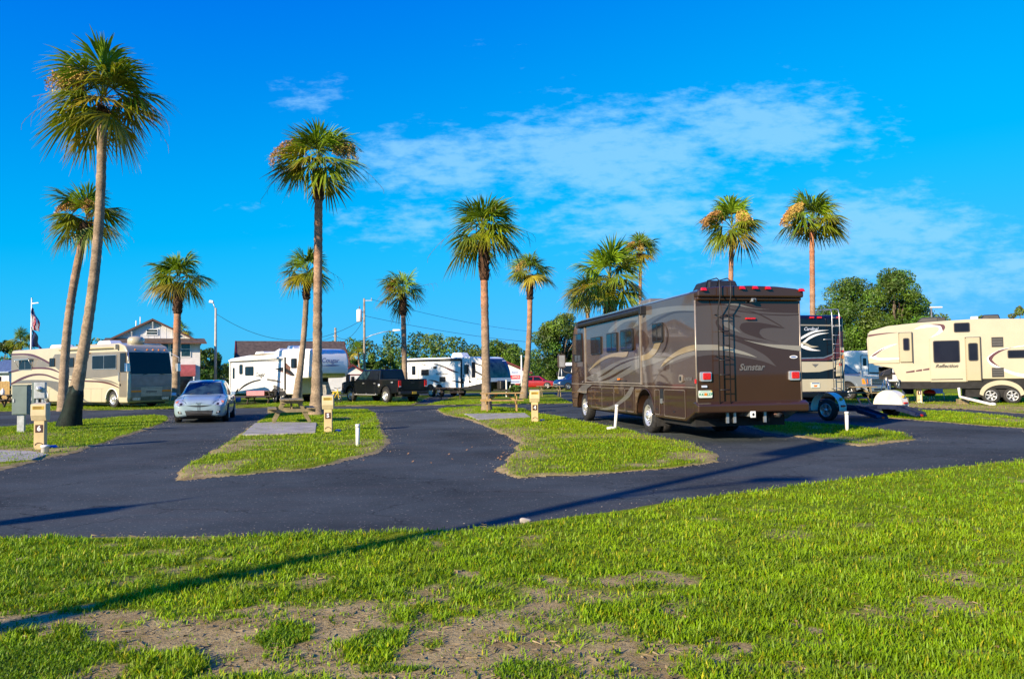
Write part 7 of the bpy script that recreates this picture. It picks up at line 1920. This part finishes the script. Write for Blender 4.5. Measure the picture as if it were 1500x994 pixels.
# ------------------------------------------------------------------ fan palms
def fan_leaf(mb, o, az, el, Lp, Rf, sag, rnd, tint, dead=False):
    d = Vector((math.cos(az) * math.cos(el), math.sin(az) * math.cos(el), math.sin(el)))
    pts = [o + d * (Lp * k / 4) - Vector((0, 0, sag * Lp * (k / 4) ** 2 * .5)) for k in range(5)]
    f = (pts[4] - pts[3]).normalized()
    bend = rnd.uniform(.05, .60) * max(0.0, min(1.0, 1.15 - math.sin(el)))
    hz = Vector((math.cos(az + rnd.uniform(-.4, .4)), math.sin(az + rnd.uniform(-.4, .4)), 0))
    f = (f * math.cos(bend) + (hz * .25 - Vector((0, 0, 1))).normalized() * math.sin(bend)).normalized()
    s = f.cross(Vector((0, 0, 1)))
    if s.length < .2: s = Vector((-math.sin(az), math.cos(az), 0))
    s.normalize(); s = (s + Vector((rnd.uniform(-.35, .35), rnd.uniform(-.35, .35), rnd.uniform(-.45, .45)))).normalized(); s = (s - f * s.dot(f)).normalized()
    n = s.cross(f).normalized()
    if n.z < 0: n = -n
    # petiole
    vs = []; 
    for k, p in enumerate(pts):
        w = .022 * (1.4 - .5 * k / 4)
        vs += [p - s * w, p + s * w, p + n * w * .8]
    fs = []
    for k in range(4):
        for a, b in ((0, 1), (1, 2), (2, 0)): fs.append((3 * k + a, 3 * k + b, 3 * k + 3 + b, 3 * k + 3 + a))
    mb.add(vs, fs, PALML, False, tuple(c * q for c, q in zip(tint, (1.5, 1.0, 1.2))))
    c = pts[4]; ns = rnd.randint(30, 38); span = R(rnd.uniform(165, 225))
    droop = rnd.uniform(.14, .34) + .12 * max(0.0, .35 - math.sin(el)); V = []; Fc = []; Cc = []
    T = (0.0, .30, .54, .68, .85, 1.0)
    dphi = span / ns
    for i in range(ns):
        ph = -span / 2 + (i + .5) * dphi
        L_ = Rf * (.72 + .28 * math.cos(ph * .75)) * rnd.uniform(.9, 1.06)
        dd = f * math.cos(ph) + s * math.sin(ph) + n * (-.30 * abs(math.sin(ph)) ** 1.5)
        dd = (dd + Vector((rnd.gauss(0, .05), rnd.gauss(0, .05), rnd.gauss(0, .05)))).normalized()
        sd = (f * -math.sin(ph) + s * math.cos(ph)).normalized()
        sd = (sd + n * (.30 if i % 2 else -.30)).normalized()
        tw = rnd.uniform(.8, 2.2)
        k0 = len(V)
        for t_ in T:
            w = L_ * dphi * {0.0: .04, .30: .17, .54: .285, .68: .17, .85: .09, 1.0: .005}[t_] * 1.06
            p = c + dd * L_ * t_ - Vector((0, 0, 1)) * droop * tw * L_ * max(t_ - .42, 0) ** 1.5 * 1.7
            V += [p - sd * w, p + sd * w]
            br = 0.85 + .15 * t_
            tip = np.array((1.9, 1.15, 1.3)) if t_ > .9 else np.array((1.12, 1.05, 1.0)) if t_ > .7 else np.array((1, 1, 1))
            q = tuple(float(a * b * br) for a, b in zip(tint, tip)); Cc += [q, q]
        for k in range(5): Fc.append((k0 + 2 * k, k0 + 2 * k + 1, k0 + 2 * k + 3, k0 + 2 * k + 2))
    mb.add(V, Fc, PALML, False, Cc)

def flower_spray(t, o, az, L_, rnd, drop, dense=1.0, col=(1, 1, 1)):
    """arching stalk hung with a tassel of dry blossom"""
    mb = MB()
    d = Vector((math.cos(az), math.sin(az), 0))
    pts = [o + d * L_ * k / 7 + Vector((0, 0, .55 * L_ * (k / 7) - drop * L_ * (k / 7) ** 2.4)) for k in range(8)]
    mb.tube(pts, [.022 - .0018 * k for k in range(8)], 6, STEMM)
    nb = int(32 * dense)
    for k in range(nb):
        u = .40 + .6 * rnd.random(); i = min(int(u * 7), 6); p = pts[i].lerp(pts[i + 1], u * 7 - i)
        ln = rnd.uniform(.3, .75); sd = Vector((rnd.gauss(0, .16), rnd.gauss(0, .16), 0))
        q = [p + sd * v + d * .08 * v - Vector((0, 0, ln * v ** 1.3)) for v in (0, .35, .7, 1)]
        mb.tube(q, .006, 4, STEMM, caps=False)
        for j in range(int(34 * dense)):
            v = rnd.random(); a = q[0].lerp(q[3], v); r = (.035 + .03 * rnd.random()) * (.6 + .4 * dense)
            e = [Vector((rnd.gauss(0, 1), rnd.gauss(0, 1), rnd.gauss(0, 1))).normalized() * r for _ in range(3)]
            a = a + Vector((rnd.gauss(0, .04), rnd.gauss(0, .04), rnd.gauss(0, .03)))
            tt = rnd.uniform(.6, 1.3)
            mb.add([a + e[0], a + e[1], a + e[2]], [(0, 1, 2)], FLOWM, False, (tt * col[0], tt * col[1], tt * col[2]))
    mb.build('flower_spray', t)

def bare_stalk(mb, o, az, L_, rnd, drop):
    d = Vector((math.cos(az), math.sin(az), 0))
    pts = [o + d * L_ * k / 8 + Vector((0, 0, .35 * L_ * (k / 8) - drop * L_ * (k / 8) ** 2.2)) for k in range(9)]
    mb.tube(pts, [.018 - .0016 * k for k in range(9)], 5, STEMM)
    for k in range(3, 9):
        if rnd.random() < .75:
            p = pts[k]; ln = rnd.uniform(.25, .7)
            mb.tube([p, p + d * .12 - Vector((0, 0, ln * .45)), p + d * .14 - Vector((0, 0, ln))], [.008, .006, .003], 4, STEMM, caps=False)

def fan_palm(label, base, crown, rad, r_top, r_base, seed, n_leaf=40, sprays=(), stalks=(), boots=1.3, paint=None, curve=0.0, dense=1.0, reddish=0.3):
    """base (x,y), crown centre (x,y,z)"""
    rnd = random.Random(seed); rad *= 1.07
    t = thing('fan_palm', label, 'palm tree', (base[0], base[1], 0))
    b = Vector((0, 0, -.05)); c = Vector((crown[0] - base[0], crown[1] - base[1], crown[2] - .06 * rad))
    H = c.z; n = int(H / .16) + 2
    pts = []; rad_ = []; cols = []
    for i in range(n):
        u = i / (n - 1)
        p = b.lerp(c, u); bow = math.sin(u * PI) * curve
        p = p + Vector((bow, 0, 0))
        flare = (r_base - r_top) * math.exp(-u * H / .9) + .18 * r_top * (1 - u)
        r = r_top + flare
        r *= 1 + .045 * rnd.uniform(-1, 1) + (.03 if i % 2 else -.03)
        pts.append(p); rad_.append(r)
        v = rnd.uniform(.72, 1.2)
        warm = max(0.0, min(1.0, (u - .35) / .5)) * reddish * rnd.uniform(.6, 1.4)
        cols.append((v * (1 + .75 * warm), v * (1 - .10 * warm), v * (1 - .35 * warm)))
    k = max(3, int(boots / (H / (n - 1))))
    mb = MB(); mb.tube(pts[:n - k + 1], rad_[:n - k + 1], 18, TRUNKM, col=cols[:n - k + 1]); mb.build('trunk', t)
    # rough collar of old leaf boots under the crown
    mb = MB(); bp = pts[n - k:]; br = [r_top * (1.1 + .32 * math.sin(PI * min(1, j / max(len(bp) - 1, 1) * .9 + .1))) for j in range(len(bp))]
    mb.tube(bp, br, 16, BOOTM)
    for j in range(int(70 * boots)):
        u = rnd.random(); i = min(int(u * (len(bp) - 1)), len(bp) - 2); p = bp[i]; a = rnd.uniform(0, 2 * PI); r = br[i]
        d = Vector((math.cos(a), math.sin(a), 0)); s = Vector((-math.sin(a), math.cos(a), 0)); q = p + d * r * .92
        tt = rnd.uniform(.7, 2.2); w = rnd.uniform(.035, .07)
        mb.add([q - s * w, q + s * w, q + d * .09 + Vector((0, 0, rnd.uniform(.10, .24))) + s * w * .4, q + d * .09 + Vector((0, 0, rnd.uniform(.10, .24))) - s * w * .4], [(0, 1, 2, 3)], BOOTM, False, (tt, tt * .95, tt * .9))
    mb.build('leaf_boots', t)
    if paint:
        mb = MB(); m_ = [(p, r) for p, r in zip(pts, rad_) if p.z < paint]
        mb.tube([p for p, r in m_], [r * 1.015 + .004 for p, r in m_], 22, PAINTG)
        for i in range(22):
            v_ = mb.v[len(mb.v) - 22 + i]; mb.v[len(mb.v) - 22 + i] = (v_[0], v_[1], v_[2] + .13 * math.sin(i * 1.9) + .08 * math.sin(i * .7 + 1)); mb.build('painted_base', t)
    top = pts[-1]
    mb = MB()
    n_leaf = int(n_leaf * .62)
    gap = rnd.uniform(0, 2 * PI)
    for i in range(n_leaf):
        u = (i + .5) / n_leaf
        el = R(84 - 82 * u ** .8 + rnd.uniform(-20, 20)); az = i * 2.39996 + rnd.uniform(-.8, .8)
        if u > .35 and math.cos(az - gap) > .72 and rnd.random() < .6: continue
        Lp = rad * rnd.uniform(.22, .50) * (1.0 if u > .12 else .85); Rf = rad * rnd.uniform(.54, .68)
        o = top + Vector((0, 0, .22 * rad * (1 - u) * .9 - .05 * u)) + Vector((rnd.gauss(0, .03), rnd.gauss(0, .03), 0))
        v = rnd.uniform(.65, 1.3)
        if u < .3: tint = (v * .95, v * 1.05, v)
        elif u < .75: tint = (v * rnd.uniform(.9, 1.35), v, v * .9)
        else: tint = (v * rnd.uniform(.85, 1.5), v * .88, v * .8)
        if u > .8 and rnd.random() < .35: tint = (1.9 * v, 1.05 * v, 2.0 * v)
        fan_leaf(mb, o, az, el, Lp, Rf, .25 + .35 * u, rnd, tint)
    mb.build('crown', t)
    for (az, L_, drop, colr) in sprays:
        flower_spray(t, top + Vector((0, 0, .42 * rad)), R(az), L_, rnd, drop, dense, colr)
    for (az, L_, drop) in stalks:
        mb = MB(); bare_stalk(mb, top + Vector((0, 0, .1 * rad)), R(az), L_, rnd, drop); mb.build('bare_stalk', t)
    return t
OR = (1.15, .88, .7); YL = (1.2, 1.15, .9); PK = (1.0, .75, .7)
def palm(label, bpx, Y, cpx, rpx, wpx, wb, seed, **k):
    """trunk foot column, distance, crown centre pixel, crown radius and trunk widths in pixels"""
    b = at(bpx, 600, Y); c = at(cpx[0], cpx[1], Y); s = Y / FPX
    return fan_palm(label, (b.x, Y), (c.x, Y, c.z), rpx * s, wpx * s / 2, wb * s / 2, seed, **k)
palm('tallest fan palm with dark green painted foot at the left', 101, 25.9, (150, 150), 101, 12.5, 35, 1, n_leaf=52, paint=1.32, sprays=((200, 1.5, .62, OR), (188, 1.2, .75, OR), (215, 1.3, .9, YL)), stalks=((183, 2.5, .62), (172, 2.6, .25), (-8, 2.3, .7), (8, 2.0, 1.0)), boots=.8, curve=.32, reddish=.05)
palm('slimmer leaning fan palm just behind the tallest one', 92, 39.5, (127, 322), 66, 10.5, 15, 2, n_leaf=44, sprays=((200, 1.3, .8, OR), (300, 1.2, .9, PK)), stalks=((180, 2.3, .7), (5, 2.2, .8), (20, 2.0, .4)), boots=.8, curve=-.3, reddish=.25)
palm('stout fan palm rising between the cream motorhome and white house', 257, 55, (261, 410), 55, 9.5, 13, 3, n_leaf=44, boots=2.4, stalks=((178, 2.6, .35), (175, 2.4, .2)), reddish=.9)
palm('dark slender fan palm beside the white fifth wheel', 433, 45.5, (450, 400), 45, 7.5, 14, 4, n_leaf=40, boots=1.6, stalks=((180, 1.9, .7), (0, 2.0, .6)), curve=.12, reddish=.1)
palm('tall straight fan palm with orange sprays behind pedestal 5', 464, 31.5, (467, 243), 80, 11.5, 24, 5, n_leaf=46, sprays=((182, 1.9, .72, PK), (172, 1.5, .62, OR), (8, 1.45, .55, YL), (352, 1.35, .7, YL)), stalks=((2, 2.5, .72), (176, 2.3, .9)), boots=1.5, reddish=.55)
palm('short fan palm rising behind the bed of the black pickup', 594, 52, (590, 428), 40, 6.8, 9, 6, n_leaf=38, sprays=((205, 1.0, .8, OR),), stalks=((170, 1.9, .7), (10, 2.2, .1)), boots=1.6, reddish=.5)
palm('fan palm with broad dark collar behind the picnic table beside pedestal 4', 713, 33.6, (708, 342), 70, 10.5, 16, 7, n_leaf=42, stalks=((178, 2.3, .75), (8, 2.2, .55), (20, 2.3, .35)), boots=2.1, reddish=.75)
palm('slim fan palm standing right of the red arrow sign', 767, 50, (776, 400), 42, 7.2, 12, 8, n_leaf=38, sprays=((200, .9, 1.1, YL),), boots=1.8, curve=.15, reddish=.7)
palm('bushy fan palm with thick trunk above the front of the brown motorhome', 893, 41, (893, 412), 66, 12.5, 15, 9, n_leaf=44, boots=3.0, reddish=.2)
palm('smaller fan palm left of the bushy one above the brown motorhome', 866, 47, (860, 432), 44, 5.5, 7.5, 10, n_leaf=38, boots=1.2, sprays=((250, .9, .9, OR),), reddish=.3)
palm('far fan palm with a cream flower tassel above the brown motorhome', 938, 62, (938, 370), 36, 4.3, 5.5, 11, n_leaf=38, sprays=((262, 1.0, .9, YL), (190, 1.2, .9, OR)), stalks=((175, 2.2, .5),), boots=.6, dense=1.6, reddish=.5)
palm('fan palm with yellow flower tassel above the rear of the brown motorhome', 1067, 45, (1072, 336), 56, 6.6, 8.5, 12, n_leaf=44, sprays=((300, 1.3, .75, YL), (310, 1.15, .9, YL), (190, 1.6, .7, PK)), stalks=((15, 1.9, .1),), boots=1.1, dense=1.5, reddish=.5)
palm('fan palm with orange flower tassel above the black motorhome', 1192, 45, (1189, 325), 56, 7.2, 9.5, 13, n_leaf=44, sprays=((190, 1.5, .78, OR), (200, 1.6, .9, YL), (182, 1.6, .85, OR)), stalks=((5, 2.1, .6), (12, 2.0, .8)), boots=.7, dense=1.7, reddish=.8)
palm('small fan palm peeping over the roof of the white house', 268, 92, (266, 486), 20, 3, 4, 14, n_leaf=30, boots=.8)
palm('small fan palm left of the flagpole behind the cream motorhome', 28, 78, (30, 500), 22, 4, 5.5, 15, n_leaf=34, boots=.8)
palm('small fan palm in the far tree line right of the white nose', 530, 118, (524, 512), 15, 2.6, 3.2, 16, n_leaf=26, boots=.6)

# ------------------------------------------------------------------ broadleaf trees
def leaf_cloud(centres, n, size, seed, tint0=(1, 1, 1)):
    """centres: (x,y,z,r); returns vertices, quads, colours of scattered leaf clumps"""
    g = np.random.default_rng(seed)
    C = np.array(centres); w = C[:, 3] ** 2.2; idx = g.choice(len(C), n, p=w / w.sum())
    d = g.normal(0, 1, (n, 3)); d /= np.linalg.norm(d, axis=1)[:, None]
    r = C[idx, 3] * g.uniform(.35, 1.0, n) ** .45
    p = C[idx, :3] + d * r[:, None] * np.array([1, 1, .78])
    u = g.normal(0, 1, (n, 3)); u /= np.linalg.norm(u, axis=1)[:, None]
    v = np.cross(u, d + g.normal(0, .6, (n, 3))); v /= np.linalg.norm(v, axis=1)[:, None] + 1e-9
    s = size * g.uniform(.55, 1.35, n)[:, None]
    V = np.stack([p - u * s, p - v * s * .55, p + u * s, p + v * s * .55], 1)
    k = g.uniform(.6, 1.45, len(C))[idx] * g.uniform(.75, 1.25, n)
    yel = (g.uniform(0.75, 1.2, len(C))[idx])
    col = np.stack([k * yel * tint0[0], k * tint0[1], k * .9 * tint0[2]], 1)
    i0 = np.arange(n) * 4
    return V.reshape(-1, 3), np.stack([i0, i0 + 1, i0 + 2, i0 + 3], -1), np.repeat(col, 4, 0)
def crown_blobs(w, h, z0, n, seed, flat=.8):
    g = random.Random(seed); out = []
    for i in range(n):
        a = g.uniform(0, 2 * PI); u = g.random(); zz = z0 + (h - z0) * u
        prof = math.sin(PI * min(1, .18 + .80 * u)) ** .7
        r = (w / 2) * prof * g.random() ** .6
        out.append((r * math.cos(a), r * math.sin(a) * .9, zz, g.uniform(.13, .23) * w * (1.05 - .35 * u)))
    return out
def tree(label, base, h, w, n, leaf, seed, z0=None, nb=34, tint=(1, 1, 1), name='oak_tree', group=None):
    g = random.Random(seed)
    t = thing(name, label, 'tree', (base[0], base[1], 0), None, group)
    z0 = h * .22 if z0 is None else z0
    B = crown_blobs(w, h - .08 * h, z0, nb, seed)
    tr = MB(); rt = .022 * h + .08
    tr.tube([(0, 0, -.1), (.05 * w * .2, 0, h * .2), (-.02 * w, .02 * w, h * .42), (.03 * w, 0, h * .7)], [rt * 1.3, rt, rt * .75, rt * .25], 10, BARK); tr.build('trunk', t)
    lm = MB()
    for b in g.sample(B, min(12, len(B))):
        s0 = Vector((0, 0, h * g.uniform(.15, .45))); e = Vector(b[:3])
        m_ = s0.lerp(e, .5) + Vector((g.gauss(0, .03 * w), g.gauss(0, .03 * w), .03 * h)); lm.tube([s0, m_, e], [rt * .5, rt * .32, rt * .08], 7, BARK)
    lm.build('limbs', t)
    V, F, C = leaf_cloud(B, n, leaf, seed, tint)
    npmesh('crown', V, [F], [LEAFM], parent=t, col=C)
    return t
def tree_px(label, px, Y, top, wpx, n, leaf, seed, **k):
    b = at(px, 560, Y); h = at(px, top, Y).z
    return tree(label, (b.x, Y), h, wpx * Y / FPX, n, leaf, seed, **k)
tree_px('broad dark oak tree left of its taller twin behind the cream fifth wheel', 1247, 76, 404, 138, 46000, .105, 101, nb=64, z0=2.0)
tree_px('taller oak tree with open ragged top behind the cream fifth wheel', 1318, 72, 391, 116, 42000, .105, 102, nb=60, z0=2.0, tint=(1.05, 1.0, 1))
tree_px('large dense oak tree behind the far white motorhome', 826, 98, 459, 100, 30000, .135, 103, nb=44, z0=1.5, tint=(.95, .86, .9))
tree_px('rounded bright green tree behind the nose of the travel trailer', 735, 118, 500, 92, 16000, .16, 104, nb=30, z0=1.0, tint=(1.15, 1.05, .9))
tree_px('low green shrub beside the red car', 794, 90, 551, 22, 1600, .16, 105, nb=12, z0=.3, name='shrub', tint=(1.3, 1.1, .8))
tree_px('low dark shrub under the office sign', 755, 68, 566, 22, 1400, .13, 106, nb=12, z0=.2, name='shrub')
tree_px('dark tree between the white house and the street light', 303, 118, 508, 60, 10000, .17, 107, nb=24, z0=.8, tint=(.75, .75, .8))
tree_px('dark tree behind the shed at the left edge', 5, 100, 497, 60, 10000, .16, 108, nb=26, z0=.8, tint=(.75, .75, .8))
tree_px('dark tree behind the rear of the cream motorhome', 88, 120, 503, 66, 10000, .17, 109, nb=26, z0=.8, tint=(.8, .78, .8))
tree_px('pale thin tree at the right edge above the cream fifth wheel', 1496, 74, 441, 46, 6000, .10, 110, nb=18, z0=2.0, tint=(1.5, 1.05, 1.5))
tree_px('low rounded tree above the middle of the cream fifth wheel roof', 1446, 80, 456, 56, 9000, .12, 111, nb=22, z0=1.5, tint=(1.25, 1.0, 1.1))
tree_px('small round tree top left of the lamp post right of the oaks', 1391, 95, 464, 30, 5000, .12, 112, nb=14, z0=1.5)
for k, (px, top, wd, lb) in enumerate(((636, 505, 14, 'thin tree standing above the roof of the travel trailer'), (514, 508, 24, 'pointed dark tree left of the transformer pole'), (545, 517, 30, 'rounded tree right of the transformer pole'), (568, 512, 34, 'taller rounded tree behind the black pickup cab'), (693, 512, 12, 'thin tree left of the broad collared palm'))):
    tree_px(lb, px, 128 + 3 * k, top, wd, 5200, .18, 120 + k, nb=16, z0=1.0, tint=(.9, .95, .9))
# far woods closing the horizon
g = random.Random(5); Cn = []
for px in range(-420, 1960, 9):
    Y = 150 + g.uniform(-14, 25); c = at(px, 548, Y)
    hgt = (4.5 + 2.2 * math.sin(px * .013) + g.uniform(-.6, 2.4)) * (1.25 if 460 < px < 720 else 1.0)
    for k in range(4): Cn.append((c.x + g.uniform(-1, 1), Y + g.uniform(-2, 2), hgt * (.2 + .22 * k), 1.5 + g.uniform(0, .7)))
V, F, C = leaf_cloud(Cn, 150000, .28, 77, (.85, .85, .85))
tag(npmesh('far_woods', V, [F], [LEAFM], col=C), 'dark green woods closing the horizon behind the campsite', 'woods', kind='stuff')
# lantern post behind the photographer on the left, its shadow lies on the road
t = thing('lamp_post', 'lantern post standing left behind the viewpoint, its pointed shadow lying on the road', 'lamp post', (-14.2, -1.27, 0))
mb = MB(); mb.tube([(0, 0, 0), (0, 0, .8), (0, 0, 4.9)], [.12, .085, .07], 10, BLACK); mb.build('pole', t)
mb = MB(); mb.lathe([(.06, 4.88), (.12, 4.95), (.20, 5.05), (.26, 5.38), (.28, 5.40), (.14, 5.52), (.05, 5.60), (.035, 5.66), (.02, 5.9), (.001, 5.92)], 12, BLACK); mb.build('lantern', t)
